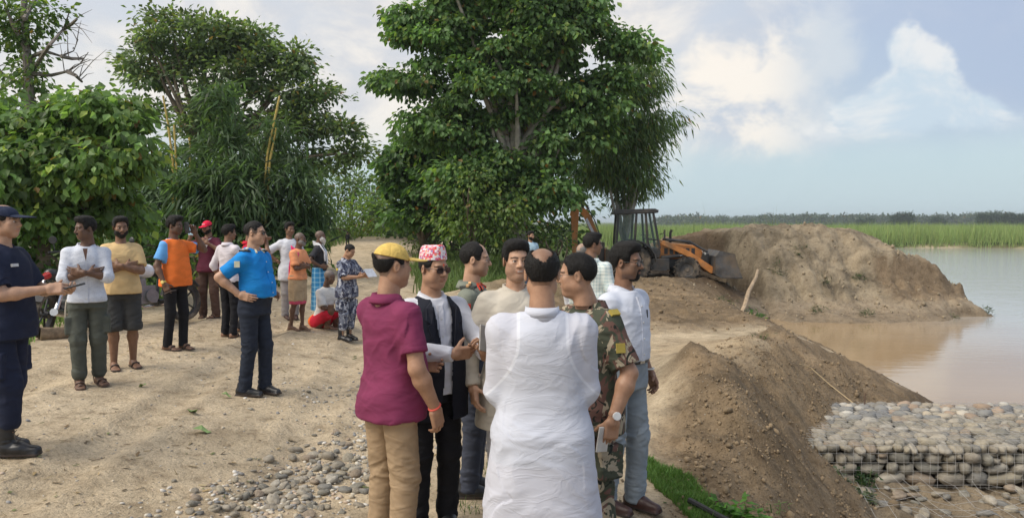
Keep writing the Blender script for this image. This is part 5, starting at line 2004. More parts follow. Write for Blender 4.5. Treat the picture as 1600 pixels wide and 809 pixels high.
    # ---- headgear, glasses, small things
    def baseball_cap(s, mat, tilt=0, back_gap=False, brim_len=.085, text=None, text_m=None, rise=0.0, button=True):
        f = Field((-.13, -.26, -.02), (.13, .15, .18), s.hv)
        f.ell((0, .012, .040), (.0855, .108, .094 + rise), 0)
        f.cut((0, 0, .046), (0, .16, -1))
        f2 = Field((-.13, -.26, -.02), (.13, .15, .18), s.hv)
        f2.ell((0, -.095, .046), (.074, .045 + brim_len, .030), 0)
        x, y, z = f2.ax[0][:, None, None], f2.ax[1][None, :, None], f2.ax[2][None, None, :]
        zc = .054 - 3.2 * x ** 2 + .10 * (y + .09)
        f2.f = np.maximum.reduce([f2.f, (np.abs(z - zc) - .0045).astype(np.float32) + 0 * y, (y + .075 + 0 * x + 0 * z).astype(np.float32)])
        V, F = f.mesh()
        if button: pass
        M = np.array(Matrix.Rotation(rad(tilt), 3, 'X'))
        place = lambda P: (P @ M.T) @ s.hM.T + s.hO
        a = np.arctan2(V[:, 0], V[:, 1] - .012)
        seam = np.exp(-((np.abs(((a / (math.pi / 3)) % 1) - .5) - .5) / .03) ** 2)
        V2 = V - vnormals(V, F) * (.0016 * seam)[:, None]
        o = link('cap', mesh_np('cap', place(V2), F), mat, s.root)
        Vb, Fb = f2.mesh()
        link('brim', mesh_np('brim', place(Vb), Fb), mat, o)
        if back_gap:
            mb = MB()
            mb.lathe([(.001, .004), (.020, .002), (.027, 0.0), (.027, -.002)], (0, 0, 0), 'y', 18)
            w = mb.mesh('gap', True)
            w.transform(Matrix.Translation((0, .1145, .058)) @ Matrix.Rotation(rad(-14), 4, 'X'))
            w.transform(Matrix.Translation(s.hO) @ s.hrot())
            link('strap_opening', w, HAIR_BLACK, o)
        return o

    def glasses(s, mat=None, lens=None, r=.021, thick=.0022, square=1.0, parent=None):
        mb = MB(); ln = MB()
        for sd in (-1, 1):
            c = V3(sd * .032, -.103, .002)
            ring = []
            for i in range(17):
                a = 2 * math.pi * i / 16
                e = 2 / 3.2
                cx, sz = math.cos(a), math.sin(a)
                ring.append(Vector((c[0] + r * 1.12 * math.copysign(abs(cx) ** e, cx), c[1] + .006 * (abs(c[0] + r * cx) / .05) ** 2, c[2] + r * .78 * math.copysign(abs(sz) ** e, sz))))
            mb.tube(ring, thick, 5, cap=False)
            ln.add(ring[:16], [tuple(range(16))])
            mb.tube([(sd * .055, -.096, .008), (sd * .076, -.075, .010), (sd * .083, .0, .010), (sd * .081, .02, .0)], thick * .8, 5)
        mb.tube([(-.011, -.104, .004), (0, -.106, .007), (.011, -.104, .004)], thick, 5)
        T = Matrix.Translation(s.hO) @ s.hrot()
        me = mb.mesh('glasses', True); me.transform(T)
        o = link('glasses', me, mat or plain('black_frame', (.012, .012, .012), .3), s.root)
        lm = ln.mesh('lens'); lm.transform(T)
        link('lenses', lm, lens, o) if lens else None
        return o

    def watch(s, sd, strap, face):
        a = s.arms[sd]
        d = Vector(a['wr'] - a['el']).normalized()
        c = Vector(a['wr']) - d * .022
        u = Vector((sd * 1.0, -.35, 0)); u = (u - d * u.dot(d)).normalized(); w = d.cross(u)
        mb = MB()
        n = 20
        V, F = [], []
        for i in range(n):
            q = 2 * math.pi * i / n
            o = u * math.cos(q) + w * math.sin(q)
            for r, t in ((.029, -.011), (.0335, -.011), (.0335, .011), (.029, .011)):
                V.append(c + o * r + d * t)
        for i in range(n):
            for j in range(4): F.append((i * 4 + j, ((i + 1) % n) * 4 + j, ((i + 1) % n) * 4 + (j + 1) % 4, i * 4 + (j + 1) % 4))
        mb.add(V, F)
        o = mb.build('wristwatch', strap, s.root, True)
        f = MB()
        f.tube([c + u * .028, c + u * .042, c + u * .043], [.021, .021, .017], 16)
        f.build('dial', face, o)
        return o

    def patch(s, name, mat, pos, size, nrm, parent=None, thick=.006, roll=0.0):
        """small flat badge or tab lying on the cloth"""
        mb = MB(); mb.box((0, 0, 0), (size[0], size[1], thick))
        cloth = parent
        while cloth is not None and cloth.name.split('.')[0] in ('epaulette',): cloth = cloth.parent
        if cloth is not None and cloth.type == 'MESH':
            vv = np.empty(len(cloth.data.vertices) * 3, np.float32); cloth.data.vertices.foreach_get('co', vv); vv = vv.reshape(-1, 3)
            i = int(np.argmin(((vv - np.array(pos)) ** 2).sum(1)))
            nn = np.array(cloth.data.vertices[i].normal)
            pos = Vector(vv[i]) + Vector(nn) * (.003 + (.012 if parent is not cloth else 0))
            nrm = Vector(nn) * .7 + Vector(nrm).normalized() * .3
            mb = MB(); mb.box((0, 0, 0), (size[0], size[1], thick))
        q = Vector(nrm).to_track_quat('Z', 'Y').to_matrix().to_4x4()
        me = mb.mesh(name); me.transform(Matrix.Translation(pos) @ q @ Matrix.Rotation(roll, 4, 'Z'))
        o = link(name, me, mat, parent or s.root)
        return o

    # ---- finish: one continuous skin mesh
    def finish(s):
        f = Field((-.3, -.5, -.02), (.3, .3, 1.5), .022)
        lx, ly = s.lean
        f.cap((lx, ly + .02, 1.40), (0, .01, .93), .05, .06, 0)
        for sd in (-1, 1):
            if not s.arms[sd].get('hide'): f.cap((lx, ly + .02, 1.33), s.arms[sd]['sh'] + (s.arms[sd]['el'] - s.arms[sd]['sh']) * .15, .04, .036, .02)
            L = s.legs[sd]
            f.cap((0, .01, .93), L['hip'], .05, .05, .02); f.cap(L['hip'], L['knee'], .045, .034, .02); f.cap(L['knee'], L['ank'] + V3(0, 0, -.03), .034, .026, .02)
        s.add_skin(*f.mesh())
        Vs, Fs, Cs, n = [], [], [], 0
        for V, F, c in s.body:
            Vs.append(V); Fs.append(F + n); Cs.append(c); n += len(V)
        mi = np.zeros(sum(len(f) for f in Fs), int)
        V, F, C = np.concatenate(Vs), np.concatenate(Fs), np.concatenate(Cs)
        if s.eyes and s.d < 16:
            ev, ef, em = [], [], []
            bm = bmesh.new(); bmesh.ops.create_uvsphere(bm, u_segments=14, v_segments=10, radius=.0116)
            bm.verts.ensure_lookup_table()
            sv = np.array([v.co[:] for v in bm.verts]); sf = [[v.index for v in f.verts] for f in bm.faces]
            bm.free()
            sf = np.array([f if len(f) == 4 else f + [f[-1]] for f in sf])
            for e in s.eyes:
                w = sv + e
                cen = sv[sf].mean(1)
                q = (cen @ s.eye_dir) / .0125
                ev.append(w); ef.append(sf + n); em.append(np.where(q > .72, 2, 1)); n += len(w)
            # quads only: degenerate corners collapse to triangles
            E = np.concatenate(ef)
            tri = E[E[:, 2] == E[:, 3]][:, :3]; quad = E[E[:, 2] != E[:, 3]]
            EM = np.concatenate(em)
            allV = np.concatenate([V] + ev)
            C = np.concatenate([C, np.full((len(allV) - len(V), 3), .5)])
            me = mesh_np('body', allV, [F, quad, tri], True, np.clip(C, .003, .9), np.concatenate([mi, EM[E[:, 2] != E[:, 3]], EM[E[:, 2] == E[:, 3]]]))
        else:
            me = mesh_np('body', V, F, True, np.clip(C, .003, .9), mi)
        link('body', me, [SKIN, EYE_W, EYE_D], s.root)
        return s

    def world(s, p):
        c, q = math.cos(s.root.rotation_euler.z), math.sin(s.root.rotation_euler.z)
        x, y, z = (v * s.k for v in p)
        return Vector((s.x + c * x - q * y, s.y + q * x + c * y, s.gz + z))
# ------------------------------------------------------------------ people
def arm(sd, wr, hint=None, hd=None, palm=None, thumb=None, curl=.42, sh=.170, lean=(0, 0), tin=.35, l1=.285, l2=.252):
    """two-bone reach from the shoulder to a wrist position; hint = way the elbow points"""
    S = V3(sd * sh + lean[0], .012 + lean[1], 1.362); W = V3(*wr)
    v = W - S; D = np.linalg.norm(v)
    if D > (l1 + l2) * .995: W = S + v / D * (l1 + l2) * .995; v = W - S; D = np.linalg.norm(v)
    a = (l1 * l1 - l2 * l2 + D * D) / (2 * D)
    h = math.sqrt(max(0, l1 * l1 - a * a))
    u = v / D
    hn = V3(*(hint or (sd * .6, .7, -.3)))
    hn = hn - u * (hn @ u); hn /= np.linalg.norm(hn)
    E = S + u * a + hn * h
    fd = W - E
    return dict(el=tuple(E), wr=tuple(W), hd=tuple(fd) if hd is None else hd, palm=palm or (-sd, -.15, 0), thumb=thumb or (-sd * .2, -1, 0), curl=curl, tin=tin)


def crossed(sd, z=1.15, over=0.0):
    return arm(sd, (-sd * .035, -.185 - over, z), (sd * .6, -.1, -.8), hd=(-sd, .55 if over else .35, .12), palm=(.0, 1, 0), thumb=(0, -.1, 1), curl=.25)


def strip(name, pts, wid, mat, parent, thick=.012, seed=1, side=None, rag=.25):
    """hanging cloth: pts centre line, wid width vectors"""
    rng = np.random.default_rng(seed)
    V, F = [], []
    m = 9
    P = [Vector(p) for p in pts]
    full, ws = [], []
    for i in range(len(P) - 1):
        for t in range(5):
            full.append(P[i].lerp(P[i + 1], t / 5)); ws.append(Vector(wid[i]).lerp(Vector(wid[i + 1]), t / 5))
    full.append(P[-1]); ws.append(Vector(wid[-1]))
    for i, (p, w) in enumerate(zip(full, ws)):
        d = (full[min(i + 1, len(full) - 1)] - full[max(i - 1, 0)]).normalized()
        nn = d.cross(w).normalized()
        for j in range(m):
            t = j / (m - 1) - .5
            V.append(p + w * t + nn * (.010 * math.sin(j * 2.4 + i * .25 + seed)))
    for i in range(len(full) - 1):
        for j in range(m - 1):
            F.append((i * m + j, i * m + j + 1, (i + 1) * m + j + 1, (i + 1) * m + j))
    me = bpy.data.meshes.new(name); me.from_pydata(V, [], F)
    me.polygons.foreach_set('use_smooth', [True] * len(F))
    o = link(name, me, mat, parent)
    md = o.modifiers.new('thick', 'SOLIDIFY'); md.thickness = thick; md.offset = 0
    return o


def phone(label, loc, rot, body, screen=None, size=(.074, .009, .155), lens=True):
    r = empty('smartphone', loc, 0, label, 'phone', 'phones in hands')
    r.rotation_euler = rot
    mb = MB(); mb.box((0, 0, 0), size); mb.build('case', body, r, bevel=.0035)
    mb = MB(); mb.box((0, -size[1] / 2 - .0008, 0), (size[0] * .93, .0015, size[2] * .95)); mb.build('screen', screen or plain('phone_glass', (.02, .022, .028), .08), r)
    if lens:
        mb = MB(); mb.box((size[0] * .25, size[1] / 2 + .001, size[2] * .36), (.022, .003, .030)); mb.build('camera_bump', plain('camera_glass', (.03, .03, .035), .15), r, bevel=.001)
    return r


SK_L, SK_M, SK_D, SK_DD = (.47, .285, .19), (.385, .222, .14), (.215, .118, .073), (.14, .077, .05)
DARK_LENS = plain('dark_lens', (.03, .02, .022), .08)


def clear_lens():
    m, T, b = new_mat('clear_lens')
    b.inputs['Base Color'].default_value = (1, 1, 1, 1)
    b.inputs['Roughness'].default_value = .02
    b.inputs['Alpha'].default_value = .16
    return m


CLEAR_LENS = clear_lens()
NAVY = fabric('navy_cloth', (.017, .022, .045), .8)
WHITE = fabric('white_cotton', (.58, .59, .64), .85)
GOLD = plain('gold_thread', (.62, .36, .05), .5, .2)
RED_TAB = plain('red_tab', (.60, .05, .03), .6)
BLACKC = fabric('black_cloth', (.014, .014, .017), .85)
SHAVE = (.030, .026, .024)


def people_front():
    # --- maroon polo, yellow cap, seen from behind
    p = Person(610, 384, 4.12, 132, 'person in maroon polo shirt, khaki trousers and yellow cap, back turned', skin=SK_M)
    p.pose(right=arm(-1, (-.255, -.10, .865), (-.5, .9, 0), hd=(.05, -.28, -1), palm=(.9, -.2, 0), thumb=(.25, -1, 0), curl=.5, sh=.186), left=arm(1, (.12, -.30, 1.02), (.8, .5, -.4), hd=(-.9, -.3, 0), palm=(0, .9, .3), thumb=(0, -.2, 1), sh=.186), sh=.186, stance=.11)
    p.head(yaw=-6, pitch=-2, fat=.4, hair=dict(t=.005, low=.01, bald=('fringe', .05)), shaved=((.10, .085, .075), .6, .0))
    p.arms_done(1.12)
    m = fabric('maroon_pique', (.185, .032, .082), .85, .4)
    p.top(m, 'polo_shirt', hem=.80, g=1.06, belly=.06, cuff=.70, sl_r=1.18, wr=.008, collar='fold', shoulder=.064)
    p.trousers(fabric('khaki_twill', (.33, .235, .145), .85, .5), g=1.02, loose=1.14, wr=.007).shoes(BROWN_SHOE)
    p.baseball_cap(fabric('yellow_cap_cloth', (.66, .46, .13), .85, .25, (40, 40, 40)), tilt=6, back_gap=True)
    mb = MB(); w = p.arms[-1]; d = Vector(w['wr'] - w['el']).normalized(); c = Vector(w['wr']) - d * .012
    u = d.orthogonal().normalized(); v = d.cross(u)
    mb.tube([c + (u * math.cos(a) + v * math.sin(a)) * .0315 for a in [i * math.pi / 8 for i in range(17)]], .0055, 6, cap=False)
    mb.build('wrist_thread', plain('red_thread', (.65, .10, .07), .8), p.root, True)
    p.finish()

    # --- patterned cap, black waistcoat
    p = Person(676, 392, 4.66, 30, 'person in black waistcoat over white shirt and patterned red-white cap', skin=SK_M, hat=0)
    rA = arm(-1, (-.02, -.33, 1.125), (-.9, .5, -.7), hd=(1, -.22, .06), palm=(.1, .5, -.75), thumb=(.15, -.4, .9), curl=.5)
    lA = arm(1, (.155, -.37, 1.12), (.8, .7, -.6), hd=(-.35, -.55, .75), palm=(-.9, .1, .1), thumb=(-.3, .8, .5), curl=.75)
    p.pose(right=rA, left=lA, stance=.10, sh=.176)
    p.head(yaw=18, pitch=4, fat=.55, hair=dict(t=.004, bald=('fringe', .06)), shaved=((.05, .045, .04), .7, 0))
    p.arms_done()
    p.top(WHITE, 'shirt', 'long', hem=.86, g=1.0, belly=.05, collar='fold', sl_r=1.04)
    p.placket(WHITE)
    vest = fabric('black_suiting', (.013, .015, .024), .75, .3)

    def gap(c):
        w = np.interp(c[:, 2], [.60, .95, 1.10, 1.25, 1.38, 1.45], [.050, .024, .028, .046, .058, .060])
        return (np.abs(c[:, 0] - .015) < w) & (c[:, 1] < -.02) & (c[:, 2] > .60)
    p.top(vest, 'waistcoat', 'none', hem=.70, g=1.04, belly=.055, pad=.012, drop=gap, shoulder=.066, wr=.003)
    for sd in (-1, 1):        # lapels
        mb = MB()
        V = [(sd * .062 + .01, -.085, 1.405), (sd * .10 + .01, -.098, 1.37), (sd * .115 + .01, -.128, 1.30), (sd * .085 + .01, -.139, 1.275), (sd * .10, -.142, 1.27), (sd * .04 + .015, -.168, 1.06), (sd * .062 + .015, -.146, 1.25), (sd * .075 + .015, -.122, 1.36)]
        V2 = [(x, y - .016, z) for x, y, z in V]
        n = len(V)
        mb.add(V + V2, [tuple(range(n)), tuple(range(n, 2 * n))[::-1]] + [(i, (i + 1) % n, n + (i + 1) % n, n + i) for i in range(n)])
        mb.build('lapel', vest, p.shirt)
    p.trousers(BLACKC, g=1.05, loose=1.12, belly=.03).shoes()
    p.glasses(plain('brown_frame', (.05, .02, .018), .3), DARK_LENS, .0225, .003)
    # the cap
    def topi_pat(T, co, c):
        v = T.scale(co, (85, 85, 90), (0, 0, .5))
        ch = T.node('ShaderNodeTexVoronoi', feature='F1', distance='MANHATTAN'); T.put(ch.inputs['Vector'], v); ch.inputs['Scale'].default_value = 1.0; ch.inputs['Randomness'].default_value = .35
        s1 = T.node('ShaderNodeSeparateColor'); T.put(s1.inputs[0], ch.outputs['Color'])
        return T.ramp(s1.outputs[0], [(0, (.72, .66, .68)), (.30, (.72, .07, .08)), (.46, (.80, .22, .12)), (.58, (.75, .70, .74)), (.72, (.60, .14, .24)), (.84, (.36, .26, .46)), (.93, (.82, .50, .38))], 'CONSTANT')
    f = Field((-.12, -.13, .02), (.12, .14, .2), p.hv)
    f.rings([(.058, 0, .010, .0825, .102, .100), (.10, 0, .012, .080, .096, .096), (.137, 0, .014, .0745, .086, .088), (.146, 0, .014, .066, .078, .08)], 0, 2.1)
    V, F = f.mesh()
    V[:, 2] += -.10 * V[:, 1] * (V[:, 2] > .05) + .012 * np.cos(V[:, 0] * 40) * (V[:, 2] > .12)
    link('patterned_cap', mesh_np('patterned_cap', V @ p.hM.T + p.hO, F), fabric('woven_cap', (.7, .5, .5), .85, .2, (40, 40, 40), topi_pat), p.root)
    mk = MB(); mk.box((0, 0, 0), (.006, .004, .014)); me = mk.mesh('mark'); me.transform(Matrix.Translation(p.hp(0, -.0965, .036)) @ p.hrot()); link('forehead_mark', me, RED_TAB, p.root)
    p.finish()
    w = p.world((.10, -.47, 1.225))
    phone('grey smartphone held up by the person in black waistcoat', w, (rad(-12), rad(16), rad(24 + 25)), plain('phone_silver', (.40, .38, .35), .3, .4), plain('phone_back', (.36, .33, .29), .25, .2), (.075, .009, .15))

    # --- army officer in grey-green shirt, profile
    p = Person(740, 381, 5.3, 84, 'person in grey-green army uniform shirt with red collar tabs, in profile', skin=SK_L)
    p.pose(right=arm(-1, (-.24, -.02, .87), (-.3, 1, 0)), left=arm(1, (.24, -.03, .87), (.3, 1, 0)), stance=.09)
    p.head(yaw=4, pitch=2, hair=dict(t=.007, bald=('front', .050)), fat=.1, beard=dict(stubble=.25, only_stubble=True))
    p.arms_done()
    ug = fabric('uniform_green', (.185, .20, .165), .85, .4)
    p.top(ug, 'uniform_shirt', 'short', hem=.97, g=1.04, belly=.02, collar='fold', cuff=.75, sl_r=1.15)
    p.placket(ug)
    for sd in (-1, 1):
        p.patch('collar_tab', RED_TAB, (sd * .058, -.055, 1.432), (.028, .06, .006), (sd * .6, -.6, .5), p.shirt, .014)
        p.patch('tab_braid', GOLD, (sd * .064, -.060, 1.436), (.010, .062, .006), (sd * .6, -.6, .5), p.shirt, .014)
        ep = p.patch('epaulette', plain('epaulette_cloth', (.05, .055, .05), .8), (sd * .135, .012, 1.448), (.10, .058, .012), (sd * .35, 0, 1), p.shirt, .016)
        for k in (-1, 0, 1):
            p.patch('rank_star', plain('gold_pip', (.80, .50, .25), .4, .3), (sd * (.135 + .028 * k), .012, 1.458 - .010 * k), (.018, .024, .006), (sd * .35, 0, 1), ep, .014)
    p.patch('breast_badge', RED_TAB, (-.10, -.122, 1.29), (.04, .045, .006), (-.25, -1, 0), p.shirt, .014)
    p.patch('sleeve_badge', RED_TAB, (-.248, .0, 1.29), (.045, .05, .006), (-1, 0, 0), p.shirt, .012)
    mb = MB(); mb.tube([(-.13, -.06, 1.43), (-.15, -.10, 1.36), (-.11, -.13, 1.27), (-.05, -.125, 1.30), (-.03, -.115, 1.36)], .005, 6); mb.build('lanyard', BLACKC, p.shirt)
    p.trousers(fabric('slate_trousers', (.048, .055, .078), .8, .4), loose=1.08).belt(z=.99, g=1.04, belly=.02).shoes()
    p.glasses(plain('thin_frame', (.05, .045, .04), .3), None, .019, .0015)
    p.finish()

    # --- smiling person in cream tunic, half hidden
    p = Person(806, 380, 4.75, 12, 'person in cream long-sleeved tunic standing behind the white kurta', skin=SK_L)
    p.pose(right=arm(-1, (-.27, -.06, .87), (-.6, .7, 0), sh=.178), left=None, sh=.178)
    p.head(yaw=2, pitch=-2, fat=.4, hair=dict(t=.013, quiff=.012, line=-.006), beard=dict(stubble=.15, only_stubble=True), smile=True)
    p.arms_done()
    cream = fabric('cream_cotton', (.50, .46, .39), .85, .4)
    p.top(cream, 'tunic', 'long', hem=.62, g=1.08, belly=.02, collar='band', flare=.02, sl_r=1.1, pad=.006)
    p.trousers(WHITE, loose=1.2).shoes(BROWN_SHOE)
    p.finish()

    # --- white kurta from behind
    p = Person(847, 391, 3.55, 180, 'person in long white kurta seen from behind in front of the others', skin=SK_M)
    p.pose(right=arm(-1, (-.12, -.24, .98), (-.25, .6, -1), sh=.182), left=arm(1, (.12, -.24, .98), (.25, .6, -1), sh=.182), sh=.182, stance=.13)
    p.head(yaw=-2, pitch=3, fat=.6, hair=dict(t=.009, bald=('crown', .054), mess=.003), shaved=((.13, .075, .052), .5, .0))
    p.arms_done()

    def under(T, co, c):
        sep = T.node('ShaderNodeSeparateXYZ'); T.put(sep.inputs[0], co)
        ax = T.math('ABSOLUTE', sep.outputs[0])
        wv = T.math('ADD', .105, T.math('MULTIPLY', T.math('POWER', T.math('MAXIMUM', T.math('SUBTRACT', 1.32, sep.outputs[2]), 0.0), 2.0), 2.2))
        e = T.math('SUBTRACT', wv, ax)
        inside = T.math('MULTIPLY', T.smooth(e, -.004, .004), T.smooth(sep.outputs[2], .78, .80))
        seam = T.smooth(T.math('ABSOLUTE', e), .004, .010, 1, 0)
        x = T.mix(inside, T.mix(.10, c, (.52, .42, .42)), c)
        return T.mix(T.math('MULTIPLY', T.math('MULTIPLY', seam, T.smooth(sep.outputs[2], .95, 1.05)), .5), x, (.70, .72, .78))
    kur = fabric('white_muslin', (.51, .53, .60), .9, .5, (4, 4, 8), under, .05, crease=.06)
    p.top(kur, 'kurta', 'long', hem=.42, g=1.04, belly=.03, chest=1.0, flare=.03, collar='band', sl_r=1.18, wr=.010, pad=.018, wf=(3.2, 5), shoulder=.064, cuff=1)
    p.trousers(WHITE, loose=1.25, g=1.05).shoes(LEATHER)
    p.finish()

    # --- camouflage uniform with watch
    p = Person(918, 399, 4.25, -62, 'person in brown-green camouflage shirt with wristwatch, holding phone low', skin=SK_M)
    lA = arm(1, (.285, -.03, .875), (.4, 1, 0), hd=(-.05, -.12, -1), palm=(-1, -.1, 0), thumb=(-.1, -1, 0), curl=.65, sh=.182)
    p.pose(right=arm(-1, (-.24, -.05, .87)), left=lA, sh=.182, stance=.11, step=.04)
    p.head(yaw=-40, pitch=2, fat=.35, hair=dict(t=.009, low=.008), fwd=.055)
    p.arms_done(1.12)
    cm = fabric('woodland_camo', (.1, .1, .1), .85, .45, pattern=camo_pattern([(.060, .068, .048), (.135, .075, .060), (.34, .29, .21), (.022, .026, .022)], 9.0))
    p.top(cm, 'camouflage_shirt', 'short', hem=.76, g=1.10, belly=.04, cuff=.84, sl_r=1.28, collar='open', pad=.008, shoulder=.068, wr=.005)
    p.trousers(cm, loose=1.22, g=1.06, belly=.02, gather=True, hem=.16, cargo=True).shoes(LEATHER, .12, 'boot')
    yp = plain('olive_patch', (.35, .27, .05), .8)
    p.patch('shoulder_tab', yp, (.215, .02, 1.402), (.06, .035, .006), (.75, .2, .65), p.shirt, .014)
    p.patch('sleeve_patch', yp, (.270, .02, 1.235), (.045, .05, .006), (1, .15, .1), p.shirt, .014)
    p.glasses(plain('thin_frame', (.05, .045, .04), .3), None, .019, .0016)
    p.watch(1, LEATHER, plain('watch_dial', (.75, .75, .73), .3))
    p.finish()
    w = p.world((.262, -.075, .775))
    phone('pale phone held low in the hand beside camouflage trousers', w, (rad(8), rad(4), rad(-62 + 90)), plain('phone_white', (.62, .61, .58), .3), plain('phone_face', (.55, .54, .52), .2), (.07, .01, .14))

    # --- white shirt, grey trousers, glasses, at the bank edge
    p = Person(977, 384, 5.15, 46, 'person in white shirt, grey trousers and black glasses standing on the bank edge', skin=(.24, .13, .08))
    p.pose(right=arm(-1, (-.24, -.05, .87)), left=arm(1, (.235, -.03, .87), (.3, 1, 0), curl=.55), stance=.095, step=-.05, feet=(10, 2))
    p.head(yaw=16, pitch=1, hair=dict(t=.014, quiff=.014, low=.005), beard=dict(goatee=True, stubble=.35, t=.003), fat=.05)
    p.arms_done()
    bw = fabric('crisp_white_shirt', (.57, .60, .68), .8, .4)
    p.top(bw, 'shirt', 'rolled', hem=.985, g=1.02, belly=.025, collar='fold', cuff=.75, sl_r=1.08, pad=.004)
    p.placket(bw)
    p.trousers(fabric('grey_wool', (.25, .285, .315), .8, .4), loose=1.12, belly=.01).belt(g=1.02, belly=.02).shoes(BROWN_SHOE)
    p.glasses(None, CLEAR_LENS, .0225, .0032)
    mb = MB(); c = Vector(p.arms[1]['wr']); mb.tube([c + Vector((.031 * math.cos(a), .031 * math.sin(a), .02)) for a in [i * math.pi / 8 for i in range(17)]], .006, 6, cap=False)
    mb.build('bracelet', plain('pale_band', (.70, .68, .62), .5), p.root, True)
    mb = MB(); mb.tube([(.06, -.128, 1.30), (.06, -.131, 1.25)], .004, 5); mb.build('pen', LEATHER, p.shirt)
    p.finish()


def people_left():
    # --- navy officer at the picture edge
    p = Person(4, 322, 5.25, 92, 'person in navy uniform and navy cap holding a phone at the picture edge', skin=SK_L)
    p.pose(right=arm(-1, (-.07, -.32, 1.135), (-.6, .5, -.8), hd=(.25, -1, .05), palm=(.7, 0, -.6), thumb=(.5, -.2, .8), curl=.7), left=arm(1, (.08, -.31, 1.11), (.7, .4, -.8), hd=(-.35, -1, 0), palm=(-.3, 0, .9), thumb=(-.8, -.3, .3), curl=.6), stance=.10, step=.09, feet=(4, -6))
    p.head(yaw=2, pitch=0, hair=dict(t=.003, bald=('fringe', .045)), fat=.2, shaved=((.10, .08, .07), .5, .0))
    p.arms_done(1.05)
    p.top(NAVY, 'uniform_jacket', 'short', hem=.80, g=1.06, belly=.02, cuff=.80, sl_r=1.2, collar='fold', pad=.006)
    p.trousers(NAVY, loose=1.28, g=1.04, gather=True, hem=.24, cargo=True, wr=.007).shoes(LEATHER, .16, 'boot', 1.08)
    p.baseball_cap(fabric('navy_cap_cloth', (.022, .030, .060), .8, .2, (40, 40, 40)), tilt=2, rise=-.012)
    p.patch('shoulder_board', plain('orange_braid', (.72, .30, .03), .6), (-.15, .012, 1.448), (.10, .03, .006), (-.3, 0, 1), p.shirt, .012)
    p.patch('name_tape', plain('name_white', (.6, .6, .6), .6), (-.09, -.13, 1.30), (.05, .02, .004), (-.25, -1, 0), p.shirt, .014)
    p.finish()
    phone('small dark phone in the navy officer hands', p.world((-.01, -.47, 1.15)), (rad(75), 0, rad(92)), plain('phone_dark', (.03, .035, .045), .3), None, (.07, .01, .13))

    # --- white printed shirt, arms crossed
    p = Person(133, 341, 7.25, 26, 'person in white printed shirt and cargo trousers with crossed arms', skin=SK_DD)
    p.pose(right=crossed(-1, 1.16), left=crossed(1, 1.17, .03), stance=.085, step=.05, feet=(6, 20))
    p.head(yaw=-62, pitch=4, hair=dict(t=.013, quiff=.014, mess=.004), beard=dict(full=False, t=.001, stubble=.12), fat=-.4)
    p.arms_done(.88)
    p.top(fabric('printed_shirt', (.57, .60, .67), .85, .4, pattern=dots_pattern((.35, .38, .50), 75)), 'shirt', 'rolled', hem=.86, g=.93, cuff=.50, collar='open', sl_r=1.05, wr=.005)
    p.placket(MATS['printed_shirt'], z1=1.27)
    mb = MB(); mb.add([(-.022, -.118, 1.40), (.022, -.118, 1.40), (.004, -.128, 1.27)], [(0, 1, 2)]); mb.build('open_neck', plain('chest_skin', (.12, .06, .04), .6), p.shirt)
    p.trousers(fabric('grey_cargo', (.085, .092, .078), .9, .5), loose=1.18, g=.95, cargo=True, gather=True, hem=.13, wr=.007)
    for sd in (-1, 1): p.foot_skin(sd)
    p.slippers(plain('strap_brown', (.10, .06, .045), .6), 2, 'sandal')
    mb = MB(); mb.tube([Vector((-.175, .06, .72)) + Vector((.02 * math.sin(a), .065 * math.sin(a), .165 * math.cos(a))) for a in [i * math.pi / 10 for i in range(21)]], .008, 6, cap=False)
    mb.build('cord_loop', plain('pale_cord', (.45, .40, .33), .7), p.root, True)
    p.finish()

    # --- tan t-shirt, arms crossed
    p = Person(188, 341, 8.1, 30, 'person in tan t-shirt and dark shorts with crossed arms', skin=SK_D)
    p.pose(right=crossed(-1, 1.17), left=crossed(1, 1.18, .03), stance=.10, feet=(5, 14), step=.03)
    p.head(yaw=8, pitch=3, hair=dict(t=.013, quiff=.008), beard=dict(t=.004), fat=.2)
    p.arms_done(1.1)
    p.top(fabric('tan_jersey', (.62, .44, .22), .85, .35), 't_shirt', hem=.86, g=1.05, belly=.035, collar='crew', cuff=.78, sl_r=1.25)
    p.trousers(fabric('charcoal_shorts', (.055, .056, .056), .85, .5), 'shorts', hem=.44, loose=1.55, g=1.06, belly=.02)
    p.leg_skin(True, 1.05).slippers()
    p.finish()

    # --- orange vest jersey
    p = Person(272, 340, 9.3, 72, 'person in orange jersey with blue sleeves raising a hand to the face', skin=SK_DD)
    p.pose(right=arm(-1, (-.255, -.06, .87), (-.4, 1, 0), curl=.8), left=arm(1, (.12, -.22, 1.50), (.5, -.5, -.8), hd=(-.3, .15, 1), palm=(-.9, .3, 0), thumb=(-.3, 1, 0), curl=.8), stance=.085, step=-.05)
    p.head(yaw=10, pitch=4, hair=dict(t=.020, quiff=.014), fat=-.1, beard=dict(stubble=.3, only_stubble=True))
    p.arms_done(1.0)
    org = fabric('orange_jersey', (.78, .18, .035), .75, .35)
    blu = fabric('blue_sleeve', (.13, .36, .72), .8, .3)
    p.top(org, 'jersey', hem=.83, g=1.06, belly=.05, collar='crew', collar_m=fabric('pale_collar', (.55, .60, .70)), cuff=.70, sl_r=1.28, mats=[org, blu], mat_fn=lambda c: ((np.abs(c[:, 0]) > .178 + .25 * np.maximum(0, c[:, 2] - 1.36)) & (c[:, 2] > 1.12) | (c[:, 2] > 1.43)).astype(int))
    p.trousers(BLACKC, loose=.98, wr=.004)
    for sd in (-1, 1): p.foot_skin(sd)
    p.slippers()
    p.watch(-1, plain('gold_strap', (.70, .52, .12), .35, .6), plain('gold_dial', (.75, .60, .2), .3, .4))
    p.finish()
